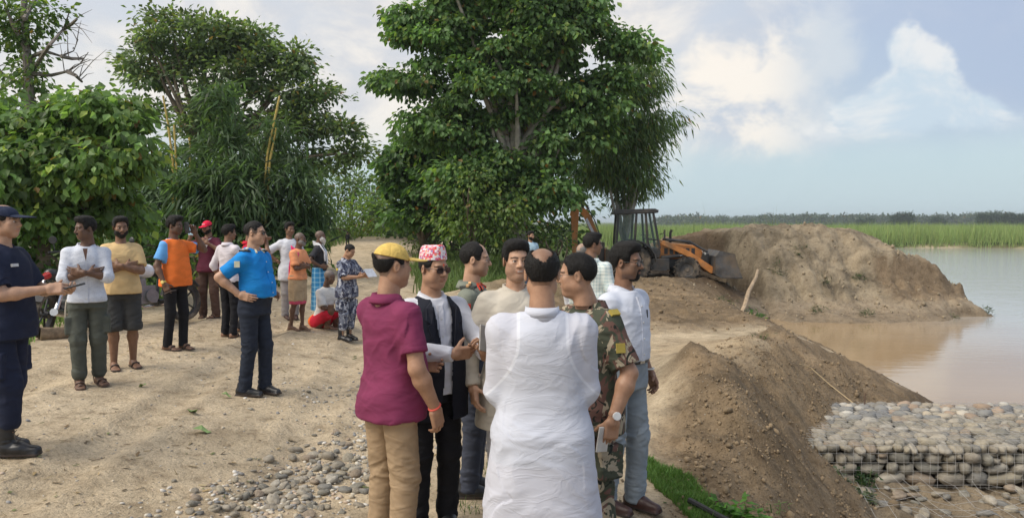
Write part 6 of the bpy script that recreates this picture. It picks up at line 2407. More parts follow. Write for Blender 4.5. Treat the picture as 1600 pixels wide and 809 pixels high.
    phone('small phone pressed to the face of the orange jersey person', p.world((.03, -.17, 1.57)), (rad(-10), 0, rad(72 + 90)), plain('phone_dark', (.03, .035, .045), .3), None, (.07, .01, .14))
    phone('dark phone hanging in the lowered hand beside the orange jersey', p.world((-.24, -.13, .77)), (rad(70), 0, rad(72)), plain('phone_brown', (.09, .06, .05), .4), None, (.07, .01, .13))

    # --- maroon t-shirt and red cap, filming
    p = Person(324, 346, 12.0, -6, 'person in red cap and maroon t-shirt filming with a pale blue phone', skin=SK_D)
    p.pose(right=arm(-1, (-.17, -.27, 1.43), (-.8, -.1, -.9), hd=(.15, -.1, 1), palm=(.4, .9, 0), thumb=(1, 0, .2), curl=.8), left=arm(1, (.13, -.26, 1.33), (.8, .2, -.7), hd=(-.8, -.1, .5), palm=(-.2, .8, 0), thumb=(0, 0, 1), curl=.6), stance=.12, feet=(10, -25))
    p.head(yaw=-8, pitch=10, beard=dict(t=.003, goatee=False), hair=dict(t=.004, bald=('fringe', .05)), fat=.1)
    p.arms_done(.95)
    mar = fabric('maroon_tee', (.105, .022, .040), .85, .35)
    p.top(mar, 't_shirt', hem=.82, collar='crew', cuff=.75, sl_r=1.25)
    p.trousers(fabric('brown_cargo', (.095, .058, .045), .9, .5), loose=1.2, cargo=True)
    for sd in (-1, 1): p.foot_skin(sd)
    p.slippers(None, 2, 'sandal')
    rc = fabric('red_cap_cloth', (.68, .018, .060), .8, .2, (40, 40, 40))
    cap = p.baseball_cap(rc, tilt=0)
    fc = bpy.data.curves.new('lettering', 'FONT'); fc.body = 'BOY'; fc.size = .034; fc.align_x = 'CENTER'; fc.extrude = .002
    to = bpy.data.objects.new('lettering', fc); COL.objects.link(to)
    dg = bpy.context.evaluated_depsgraph_get(); me = bpy.data.meshes.new_from_object(to.evaluated_get(dg)); bpy.data.objects.remove(to)
    pts = np.array([v.co[:] for v in me.vertices])
    th = pts[:, 0] / .088
    R = .1105 - .12 * np.maximum(pts[:, 1], 0) + pts[:, 2]
    q = np.stack([np.sin(th) * .088 + 0 * R, -.0 - np.cos(th) * R + .006, .072 + pts[:, 1]], 1)
    q = q @ p.hM.T + p.hO
    me.vertices.foreach_set('co', q.astype(np.float32).ravel())
    link('lettering', me, plain('letter_white', (.8, .75, .75), .6), cap)
    mb = MB()
    for a, b in (((-.062, 1.285), (.062, 1.285)), ((.062, 1.285), (0, 1.19)), ((0, 1.19), (-.062, 1.285)), ((-.028, 1.265), (.028, 1.265)), ((-.012, 1.245), (.012, 1.245)), ((0, 1.23), (0, 1.215))):
        mb.tube([(a[0], -.136, a[1]), (b[0], -.136, b[1])], .0065, 5)
    mb.build('triangle_print', plain('print_white', (.75, .73, .73), .7), p.shirt)
    mb = MB(); mb.tube([(.085 * math.sin(a), .01 - .125 * math.cos(a), 1.425 - .055 * math.cos(a)) for a in [(-1.5 + 3 * i / 16) for i in range(17)]], .007, 6); mb.build('necklace', plain('white_beads', (.75, .73, .70), .5), p.root, True)
    p.finish()
    phone('pale blue phone held up beside the red cap', p.world((-.135, -.31, 1.555)), (0, rad(4), rad(-6 + 8)), plain('phone_blue', (.45, .62, .72), .35), plain('phone_lit', (.42, .60, .72), .25), (.078, .01, .16))

    # --- white shirt seen from behind, black trousers
    p = Person(357, 353, 10.4, 152, 'person in plain white shirt and black trousers, back turned beside the blue shirt', skin=SK_D)
    p.pose(right=arm(-1, (-.10, -.30, 1.20), (-.8, .4, -.5)), left=arm(1, (.24, -.04, .87)), stance=.085)
    p.head(yaw=-25, pitch=2, hair=dict(t=.018, quiff=.012), fat=0)
    p.arms_done()
    p.top(fabric('pinkish_white', (.60, .56, .60), .85, .4), 'shirt', 'rolled', hem=.86, collar='fold', cuff=.6, g=.98)
    p.trousers(BLACKC, loose=.98)
    for sd in (-1, 1): p.foot_skin(sd)
    p.slippers()
    p.finish()

    # --- red shirt, mostly hidden behind the blue officer
    p = Person(390, 352, 10.9, 118, 'person in red shirt mostly hidden behind the blue police shirt', skin=SK_D)
    p.pose(right=arm(-1, (-.08, -.24, 1.44), (-.6, .2, -.9), hd=(.2, .2, 1), palm=(.6, .6, 0), thumb=(.5, .5, .5), curl=.6), left=None, stance=.10, step=.12)
    p.head(yaw=0, hair=dict(t=.016, quiff=.01))
    p.arms_done()
    p.top(fabric('red_shirt', (.48, .018, .040), .85, .4), 'shirt', 'short', hem=.84, collar='fold', g=1.02, sl_r=1.2)
    p.trousers(BLACKC, loose=1.0)
    for sd in (-1, 1): p.foot_skin(sd)
    p.slippers()
    p.finish()

    # --- blue police shirt, hand on hip
    p = Person(397, 347, 7.4, 74, 'person in bright blue police shirt with a hand on the hip', skin=SK_L)
    p.pose(right=arm(-1, (-.205, .03, 1.005), (-.55, 1, -.1), hd=(.10, -1, -.25), palm=(.85, .2, -.4), thumb=(0, .35, 1), curl=[.25, .25, .3, .3], sh=.178), left=arm(1, (.20, -.04, 1.0), (.9, .6, 0), hd=(-.1, -1, -.3), sh=.178), sh=.178, stance=.085, step=-.06)
    p.head(yaw=14, pitch=0, fat=.35, hair=dict(t=.004, line=.0, low=.03), shaved=((.055, .048, .045), .8, .0))
    p.arms_done(1.1)
    bl = fabric('police_blue', (.012, .215, .58), .8, .4)
    p.top(bl, 'uniform_shirt', 'short', hem=.975, g=1.05, belly=.085, cuff=.78, sl_r=1.22, collar='fold', shoulder=.062, wr=.008)
    p.placket(bl)
    for sd in (-1, 1):
        ep = p.patch('epaulette', LEATHER, (sd * .14, .012, 1.450), (.10, .055, .012), (sd * .35, 0, 1), p.shirt, .016)
        for k in (-1, 1): p.patch('rank_star', plain('silver_pip', (.7, .7, .68), .35, .4), (sd * (.14 + .03 * k), .012, 1.461 - .010 * k), (.026, .03, .006), (sd * .35, 0, 1), ep, .014)
        p.patch('collar_tab', plain('collar_gold', (.68, .60, .40), .5), (sd * .055, -.058, 1.437), (.014, .05, .006), (sd * .6, -.6, .5), p.shirt, .014)
    p.patch('sleeve_crest', plain('crest_grey', (.55, .56, .42), .6), (-.262, .012, 1.295), (.05, .06, .006), (-1, .1, .1), p.shirt, .014)
    p.trousers(fabric('dark_navy_trousers', (.022, .028, .044), .8, .4), loose=1.08, g=1.03, belly=.05).belt(z=.985, g=1.05, belly=.065).shoes()
    p.glasses(plain('brown_frame', (.05, .02, .018), .3), DARK_LENS, .022, .003)
    p.finish()

    # --- white t-shirt, hand on hip, behind
    p = Person(452, 349, 12.7, 34, 'person in white t-shirt and grey trousers behind the pink scarf', skin=SK_D)
    p.pose(right=arm(-1, (-.20, .02, 1.03), (-1, .35, 0), hd=(.4, .7, -.4), curl=.5), left=None, stance=.09)
    p.head(yaw=10, pitch=2, hair=dict(t=.014, quiff=.01), beard=dict(stubble=.2, only_stubble=True))
    p.arms_done(1.0)
    p.top(WHITE, 't_shirt', hem=.70, collar='crew', cuff=.85, sl_r=1.35, pad=.01)
    p.trousers(fabric('ash_grey', (.30, .28, .28), .85, .4), loose=1.1)
    p.shoes(BROWN_SHOE)
    p.finish()

    # --- peach shirt, pink scarf, tan wrap
    p = Person(464, 364, 11.4, 74, 'barefoot person in peach shirt with long pink scarf and tan loincloth', skin=SK_DD)
    p.pose(right=crossed(-1, 1.12), left=crossed(1, 1.13, .02), stance=.07, step=-.07, lean=(0, -.03))
    p.head(yaw=6, pitch=0, fat=-.2, beard=dict(t=.006, length=.015), beard_m=HAIR_GREY, shaved=((.16, .14, .13), .55, .0), fwd=.02)
    p.arms_done(.95)
    p.top(fabric('peach_shirt', (.80, .33, .16), .85, .4), 'shirt', hem=.90, cuff=.8, sl_r=1.3, g=.98)
    p.wrap(fabric('tan_wrap', (.44, .33, .21), .9, .5), 'loincloth', .98, .52, 1.04, .0, .006)
    p.wrap(fabric('pink_lining', (.58, .09, .16), .9, .4), 'loincloth_lining', .60, .47, .98, 0, .004)
    p.leg_skin(False, .82)
    pk = fabric('pink_scarf', (.72, .060, .20), .9, .5)
    strip('scarf', [(-.13, -.10, 1.22), (-.105, -.09, 1.36), (-.085, .02, 1.44), (-.02, .10, 1.44), (.06, .12, 1.41), (.10, .15, 1.3), (.06, .165, 1.1), (.04, .17, .85), (.03, .16, .62)], [(.05, .02, 0), (.06, .02, .02), (.03, .07, .05), (.03, .03, .08), (.07, .02, .05), (.12, .02, 0), (.14, .02, 0), (.15, .03, 0), (.14, .03, 0)], pk, p.root, .014, 4)
    p.finish()

    # --- dark vest, white towel, white beard
    p = Person(498, 361, 12.9, 96, 'person in dark shirt with white towel and blue checked lungi', skin=SK_DD)
    p.pose(right=arm(-1, (-.20, -.06, 1.03), (-.8, 1, -.2), hd=(.2, -1, -.2), palm=(.9, 0, -.3), thumb=(0, .3, 1)), left=None, stance=.09)
    p.head(yaw=6, pitch=0, beard=dict(t=.008, length=.07), beard_m=HAIR_WHITE, shaved=((.20, .18, .17), .35, .0), fwd=.02)
    p.arms_done(.92)
    p.top(fabric('faded_black', (.040, .040, .046), .9, .5), 'shirt', hem=.93, cuff=.75, sl_r=1.2, g=1.0, belly=.03)
    p.wrap(fabric('blue_check_lungi', (.06, .30, .55), .9, .4, pattern=check_pattern((.035, .22, .47), (.30, .55, .70), 11, .05, .7)), 'lungi', 1.0, .16, 1.06, .02, .008)
    for sd in (-1, 1):
        p.foot_skin(sd)
    tw = fabric('white_towel', (.74, .75, .78), .95, .6)
    strip('towel', [(-.10, -.125, 1.12), (-.10, -.12, 1.30), (-.085, -.01, 1.45), (-.01, .10, 1.46), (.085, -.01, 1.45), (.10, -.115, 1.30), (.09, -.135, 1.05)], [(.11, .02, 0), (.10, .02, 0), (.08, .05, .03), (.02, .03, .09), (.08, -.05, .03), (.10, -.02, 0), (.11, -.02, 0)], tw, p.root, .02, 6)
    p.finish()

    # --- person squatting on the ground
    gzv = gz(at(503, 500, 11.9).x, 11.9)
    p = Person(503, 440, 11.9, 62, 'person in white shirt and red cloth sitting on the ground', z=gzv - .715, H=1.62, skin=SK_DD)
    p.pose(right=arm(-1, (-.06, -.40, 1.06), (-.7, 0, -.9), lean=(0, -.10)), left=arm(1, (.06, -.40, 1.05), (.7, 0, -.9), lean=(0, -.10)), lean=(0, -.10))
    G = .75
    for sd in (-1, 1):
        p.legs[sd] = dict(hip=V3(sd * .10, .02, .88), knee=V3(sd * .17, -.34, 1.06), ank=V3(sd * .10, -.20, G + .075), yaw=rad(-sd * 6), fz=G)
    p.head(yaw=10, pitch=14, shaved=((.22, .21, .20), .6, .0), fwd=.05, beard=dict(stubble=.3, only_stubble=True))
    p.arms_done(.88)
    p.leg_skin(False, .85)
    p.top(fabric('worn_white', (.68, .66, .63), .9, .5), 'shirt', hem=.90, cuff=.92, sl_r=1.35, g=.98, wr=.006)
    f = Field((-.34, -.46, G - .02), (.34, .26, 1.2), p.vox)
    f.ell((0, .05, .86), (.20, .18, .13), 0)
    for sd in (-1, 1): f.cap((sd * .10, .0, .88), (sd * .165, -.27, 1.00), .10, .075, .04)
    f.cut((0, 0, G + .004), (0, 0, -1))
    V, F = f.mesh(); V = wrinkle(V, F, .008, 9, 12, 5)
    rd, orr = fabric('red_cloth', (.55, .022, .045), .9, .5), fabric('orange_cloth', (.80, .16, .03), .9, .5)
    link('loincloth', mesh_np('loincloth', V, F, True, None, (V[F].mean(1)[:, 1] > .10).astype(int)), [rd, orr], p.root)
    p.finish()

    # --- blue-grey camouflage soldier reading
    p = Person(541, 380, 11.0, 60, 'person in blue-grey camouflage uniform and black boots reading a paper', skin=SK_M)
    p.pose(right=arm(-1, (-.05, -.32, 1.13), (-.8, .4, -.7), hd=(.2, -1, .15), palm=(.2, 0, .9), thumb=(-.6, -.5, .4), curl=.5), left=arm(1, (.10, -.33, 1.15), (.8, .4, -.7), hd=(-.2, -1, .1), palm=(0, 0, .9), curl=.5), stance=.10, lean=(0, -.02))
    p.head(yaw=8, pitch=26, hair=dict(t=.007, low=.012), fwd=.045, at_z=1.565)
    p.arms_done(1.0)
    cm = fabric('urban_camo', (.1, .1, .1), .85, .45, pattern=camo_pattern([(.045, .050, .085), (.16, .18, .24), (.42, .44, .50), (.030, .026, .036)], 10.5))
    p.top(cm, 'camouflage_shirt', 'short', hem=.76, g=1.06, cuff=.95, sl_r=1.35, collar='open', pad=.008, wr=.006)
    p.trousers(cm, loose=1.25, g=1.04, gather=True, hem=.24, cargo=True, wr=.007).shoes(LEATHER, .16, 'boot', 1.05)
    p.patch('sleeve_patch', plain('yellow_patch', (.55, .42, .05), .8), (-.262, -.01, 1.255), (.05, .035, .006), (-1, -.1, .2), p.shirt, .014)
    p.finish()
    r = empty('paper_sheet', p.world((.02, -.52, 1.20)), 0, 'folded pale paper in the hands of the blue-grey camouflage person', 'paper')
    r.rotation_euler = (rad(-35), 0, rad(60))
    mb = MB(); mb.add([(-.10, -.005, -.07), (.10, 0, -.07), (.10, .01, .07), (-.10, .004, .07), (-.10, -.001, .07), (-.10, -.010, -.07), (.10, -.005, -.07), (.10, .005, .07)], [(0, 1, 2, 3), (5, 4, 7, 6), (0, 5, 6, 1), (3, 2, 7, 4)])
    mb.build('sheet', plain('paper_white', (.60, .62, .66), .8), r)


def people_far():
    # --- checked shirt by the digger
    p = Person(926, 367, 8.8, 152, 'person in pale checked shirt between the group and the digger', skin=SK_D)
    p.pose(right=None, left=None)
    p.head(yaw=-48, hair=dict(t=.016, quiff=.012), pitch=2)
    p.arms_done()
    p.top(fabric('pale_check', (.6, .66, .62), .85, .4, pattern=check_pattern((.66, .71, .68), (.40, .50, .52), 28, .1, .55)), 'shirt', 'long', hem=.80, collar='fold', g=1.0)
    p.trousers(BLACKC).shoes()
    p.finish()
    # --- grey bald head next to him
    p = Person(911, 381, 9.9, 150, 'person in white shirt almost hidden behind the checked shirt', skin=SK_M)
    p.pose()
    p.head(yaw=-20, hair=dict(t=.006, bald=('crown', .060)), hair_m=HAIR_GREY, shaved=((.30, .28, .26), .4, 0))
    p.arms_done()
    p.top(WHITE, 'shirt', 'long', collar='fold').trousers(BLACKC).shoes()
    p.finish()
    # --- light blue shirt by the tree trunk
    p = Person(829, 362, 20, 26, 'person in light blue shirt standing by the pale tree trunk', skin=SK_M)
    p.pose()
    p.head(yaw=14, hair=dict(t=.014, quiff=.012), beard=dict(t=.004))
    p.arms_done()
    p.top(fabric('light_blue', (.42, .58, .68), .85, .4), 'shirt', 'long', collar='fold').trousers(fabric('jeans', (.05, .07, .13))).shoes()
    p.finish()
    # --- dark clothes and jeans near the trees
    p = Person(753, 371, 25.5, 40, 'person in black top and blue jeans standing under the trees', skin=SK_M)
    p.pose(stance=.12)
    p.head(yaw=14, hair=dict(t=.016))
    p.arms_done()
    p.top(BLACKC, 'shirt', 'long').trousers(fabric('blue_jeans', (.06, .09, .20))).shoes()
    p.finish()
    # --- tiny dark figure far up the track
    p = Person(543, 362, 31, 170, 'small dark figure walking far up the track', skin=SK_D)
    p.pose(step=.15)
    p.head(hair=dict(t=.014))
    p.arms_done()
    p.top(BLACKC, 'shirt', 'long').trousers(BLACKC).shoes()
    p.finish()


people_front()
people_left()
people_far()
# ------------------------------------------------------------------ backhoe loader
def backhoe():
    X0, Y0 = 4.45, 28.3
    z0 = -.42
    root = empty('backhoe_loader', (X0, Y0, z0), rad(-4), 'orange and black backhoe loader digging into the earth mound', 'backhoe loader')
    root.scale = (.98, .98, 1.0)
    mud = (.22, .16, .10)
    OR = plain('machine_orange', (.56, .22, .055), .6, var=.2, scale=3, dirt=mud, dirt_amt=.7)
    BK = plain('machine_black', (.035, .037, .04), .5, var=.3, scale=4, dirt=mud, dirt_amt=.35)
    TY = plain('tyre_rubber', (.035, .034, .033), .9, var=.4, scale=6, dirt=(.26, .20, .14), dirt_amt=.8)
    RM = plain('wheel_rim', (.10, .10, .10), .6, var=.3, scale=5, dirt=mud, dirt_amt=.8)
    ST = plain('hydraulic_steel', (.5, .5, .5), .25, .9)
    RED = plain('roof_red', (.35, .03, .03), .6)
    W = .82

    def glass():
        m, T, b = new_mat('cab_glass')
        b.inputs['Base Color'].default_value = (.20, .30, .26, 1)
        b.inputs['Roughness'].default_value = .05
        b.inputs['Alpha'].default_value = .22
        return m
    GL = glass()

    def wheel(x, y, r, w, n):
        o = empty('wheel', (x, y, r)); o.parent = root
        t = MB()
        t.lathe([(r * .56, -w / 2 * .8), (r * .80, -w / 2), (r * .95, -w / 2 * .92), (r, -w / 2 * .6), (r, w / 2 * .6), (r * .95, w / 2 * .92), (r * .80, w / 2), (r * .56, w / 2 * .8)], (0, 0, 0), 'y', 32)
        for k in range(n):
            a = 2 * math.pi * k / n
            for sd in (-1, 1):
                aa = a + (math.pi / n if sd > 0 else 0)
                t.box((r * 1.015 * math.cos(aa), sd * w * .25, r * 1.015 * math.sin(aa)), (.06, w * .52, .055), (0, -aa, sd * .55))
        t.build('tyre', TY, o, True)
        q = MB()
        q.lathe([(0, -w * .22), (r * .18, -w * .24), (r * .22, -w * .14), (r * .5, -w * .16), (r * .57, -w * .40), (r * .57, w * .4), (r * .5, w * .2), (0, w * .2)], (0, 0, 0), 'y', 24)
        for k in range(8):
            a = 2 * math.pi * k / 8
            q.cyl((r * .32 * math.cos(a), -w * .2, r * .32 * math.sin(a)), (r * .32 * math.cos(a), -w * .14, r * .32 * math.sin(a)), .025, 6)
        q.build('rim', RM, o, True)
    for sd in (-1, 1):
        wheel(0, sd * W, .66, .42, 18)
        wheel(1.98, sd * (W - .05), .43, .30, 16)
    c = MB()
    c.box((.9, 0, .62), (3.2, .75, .34)); c.box((1.95, 0, .45), (.2, 1.3, .16)); c.box((0, 0, .64), (.26, 1.3, .26)); c.box((2.65, 0, .75), (.4, .8, .5))
    c.build('chassis', BK, root, bevel=.03)
    st = MB(); st.box((.95, -.72, .62), (.75, .32, .42)); st.box((.95, -.90, .40), (.55, .06, .05)); st.build('side_tank', BK, root, bevel=.03)
    st = MB(); st.box((.95, .72, .62), (.75, .32, .42)); st.build('side_tank', BK, root, bevel=.03)
    h = MB(); h.prism([(.95, .80), (2.55, .78), (2.62, 1.05), (2.45, 1.28), (.95, 1.42)], 'y', -.42, .42); h.build('bonnet', OR, root, bevel=.05)
    g = MB()
    for k in range(6): g.box((1.25 + .2 * k, -.43, 1.08), (.13, .012, .22))
    g.build('side_grille', BK, root)
    # cab
    cab = empty('cab', (0, 0, 0)); cab.parent = root
    b = MB(); b.prism([(-.62, .85), (.30, .85), (.98, .85), (1.02, 1.05), (.98, 1.20), (-.62, 1.32)], 'y', -.74, .74); b.build('lower_body', BK, cab, bevel=.03)
    pts = {'rb': (-.62, 1.30), 'rt': (-.55, 2.42), 'mb': (.05, 1.25), 'mt': (.12, 2.44), 'fb': (.98, 1.18), 'ft': (.74, 2.46), 'cb': (.55, 1.22), 'ct': (.46, 2.45)}
    for sd in (-1, 1):
        y = sd * .74
        for a, e in (('rb', 'rt'), ('mb', 'mt'), ('cb', 'ct'), ('fb', 'ft')):
            p = MB(); p.tube([(pts[a][0], y, pts[a][1]), (pts[e][0], y * .94, pts[e][1])], .045, 6); p.build('post', BK, cab, True)
        for q in (('rb', 'mb', 'mt', 'rt'), ('mb', 'cb', 'ct', 'mt'), ('cb', 'fb', 'ft', 'ct')):
            p = MB(); p.add([(pts[k][0], y * (.985 if k[1] == 'b' else .925), pts[k][1]) for k in q], [(0, 1, 2, 3)]); p.build('side_pane', GL, cab)
        p = MB(); p.tube([(pts['cb'][0] + .02, y * 1.0, 1.52), (pts['fb'][0] - .08, y * 1.0, 1.50)], .022, 5); p.build('door_bar', BK, cab)
    for a, e, nm in (('fb', 'ft', 'windscreen'), ('rb', 'rt', 'rear_pane')):
        p = MB(); p.add([(pts[a][0], -.70, pts[a][1]), (pts[a][0], .70, pts[a][1]), (pts[e][0], .66, pts[e][1]), (pts[e][0], -.66, pts[e][1])], [(0, 1, 2, 3)]); p.build(nm, GL, cab)
    r = MB(); r.prism([(-.72, 2.42), (.90, 2.47), (.93, 2.56), (.80, 2.63), (-.60, 2.60), (-.72, 2.53)], 'y', -.80, .80); ro = r.build('roof', BK, cab, bevel=.03)
    r = MB(); r.box((.90, 0, 2.545), (.08, 1.2, .09)); r.build('roof_trim', RED, ro)
    s = MB(); s.box((-.05, 0, 1.35), (.5, .5, .14)); s.box((-.28, 0, 1.68), (.12, .48, .6), (0, -.12, 0)); s.build('seat', BK, cab, bevel=.05)
    s = MB(); s.tube([(.72, 0, 1.2), (.55, 0, 1.62)], .03, 8); s.lathe([(.16, 0), (.18, .015), (.20, 0), (.18, -.015), (.16, 0)], (.52, 0, 1.66), 'z', 18); s.build('steering_wheel', BK, cab)
    s = MB(); s.tube([(.98, -.74, 1.7), (1.10, -.95, 1.75)], .015, 5); s.box((1.12, -.98, 1.72), (.05, .16, .30)); s.build('mirror', BK, cab)
    for sd in (-1, 1):
        f = MB()
        V = []
        for k in range(9):
            a = math.pi * (.02 + .86 * k / 8)
            V.append((.82 * math.cos(a), .66 + .80 * math.sin(a)))
        f.tube([(x, sd * W, z) for x, z in V], .0, 4) if False else None
        for (x1, z1), (x2, z2) in zip(V[:-1], V[1:]):
            q = [(x1, z1), (x2, z2), (x2 * 1.06, .66 + (z2 - .66) * 1.06), (x1 * 1.06, .66 + (z1 - .66) * 1.06)]
            f.prism(q, 'y', sd * W - .26, sd * W + .24)
        f.build('fender', BK, root, True)
    ex = MB(); ex.tube([(1.5, .25, 1.3), (1.5, .25, 1.75), (1.55, .25, 1.85)], .05, 8); ex.build('exhaust_pipe', BK, root, True)
    # loader
    for sd in (-1, 1):
        y = sd * .62
        a = MB(); a.prism([(.98, 1.36), (1.12, 1.48), (2.02, 1.12), (2.98, .50), (3.02, .30), (2.86, .28), (1.95, .92)], 'y', y - .05, y + .05); a.build('loader_arm', OR, root, bevel=.02)
        a = MB(); a.tube([(1.05, y * .93, .85), (1.75, y * .93, .92)], .065, 10); a.build('lift_cylinder', BK, root, True)
        a = MB(); a.tube([(1.75, y * .93, .92), (2.15, y * .93, .96)], .035, 8); a.build('piston_rod', ST, root, True)
        a = MB(); a.tube([(1.25, y, 1.50), (2.1, y, 1.42), (2.75, y, 1.05)], .045, 8); a.build('tilt_link', BK, root, True)
        l = MB(); l.box((2.70, sd * .34, 1.02), (.06, .16, .14)); l.build('headlight', plain('lamp_glass', (.7, .7, .66), .1), root)
    bk = MB()
    prof = [(2.92, .30), (2.95, .92), (3.10, 1.12), (3.60, 1.02), (3.66, .98), (3.16, 1.02), (3.04, .86), (3.02, .36), (3.25, .22), (3.92, .18), (3.92, .13), (3.20, .14)]
    bk.prism(prof, 'y', -1.12, 1.12)
    for sd in (-1, 1): bk.prism([(2.95, .25), (2.97, .95), (3.12, 1.10), (3.62, 1.01), (3.90, .16), (3.2, .16)], 'y', sd * 1.12 - .03, sd * 1.12 + .03)
    bk.build('loader_bucket', plain('bucket_steel', (.085, .085, .088), .55, .3, var=.4, scale=3, dirt=mud, dirt_amt=.6), root)
    # rear frame, boom, dipper
    fr = MB(); fr.box((-.85, 0, .70), (.22, 1.7, .62)); fr.box((-1.02, 0, .75), (.18, .4, .8)); fr.build('rear_frame', OR, root, bevel=.03)
    for sd in (-1, 1):
        s = MB(); s.tube([(-.95, sd * .85, 1.15), (-.95, sd * .9, .25)], .075, 8); s.box((-.95, sd * .9, .10), (.34, .34, .08)); s.build('stabiliser_leg', BK, root, True)
    sw = MB(); sw.box((-1.15, -.1, .95), (.26, .34, .9)); sw.build('swing_post', BK, root, bevel=.03)
    bm = MB(); bm.prism([(-1.02, .98), (-1.16, 1.32), (-1.28, 1.78), (-1.56, 2.42), (-2.02, 2.92), (-2.20, 2.98), (-2.14, 2.76), (-1.80, 2.30), (-1.55, 1.75), (-1.42, 1.30), (-1.26, .92)], 'y', -.20, .02); bo = bm.build('boom', OR, root, bevel=.02)
    lg = MB(); lg.prism([(-1.38, 1.72), (-1.46, 1.66), (-1.76, 2.22), (-1.68, 2.30)], 'y', -.206, -.203); lg.build('decal', plain('decal_white', (.62, .62, .66), .6), bo)
    dp = MB(); dp.prism([(-2.32, 2.92), (-2.30, 3.10), (-2.10, 3.20), (-1.92, 3.05), (-1.98, 2.72), (-2.05, 1.60), (-2.02, .85), (-2.24, .85), (-2.26, 1.60)], 'y', -.30, -.14); dp.build('dipper_arm', OR, root, bevel=.02)
    cy = MB(); cy.tube([(-1.62, -.09, 2.62), (-1.92, -.09, 3.02)], .05, 8); cy.build('dipper_cylinder', ST, root, True)
    cy = MB(); cy.tube([(-1.20, .10, 1.20), (-1.55, .10, 2.10)], .06, 8); cy.build('boom_cylinder', BK, root, True)
    hs = MB(); hs.tube([(-1.15, -.24, 1.5), (-1.40, -.26, 2.2), (-1.70, -.25, 2.75), (-1.95, -.32, 2.95)], .022, 6); hs.build('hose', BK, root, True)
    db = MB(); db.prism([(-2.30, .95), (-1.98, .92), (-1.62, .60), (-1.60, .25), (-1.90, .12), (-2.30, .30)], 'y', -.52, .08); db.build('digging_bucket', BK, root, bevel=.02)


backhoe()


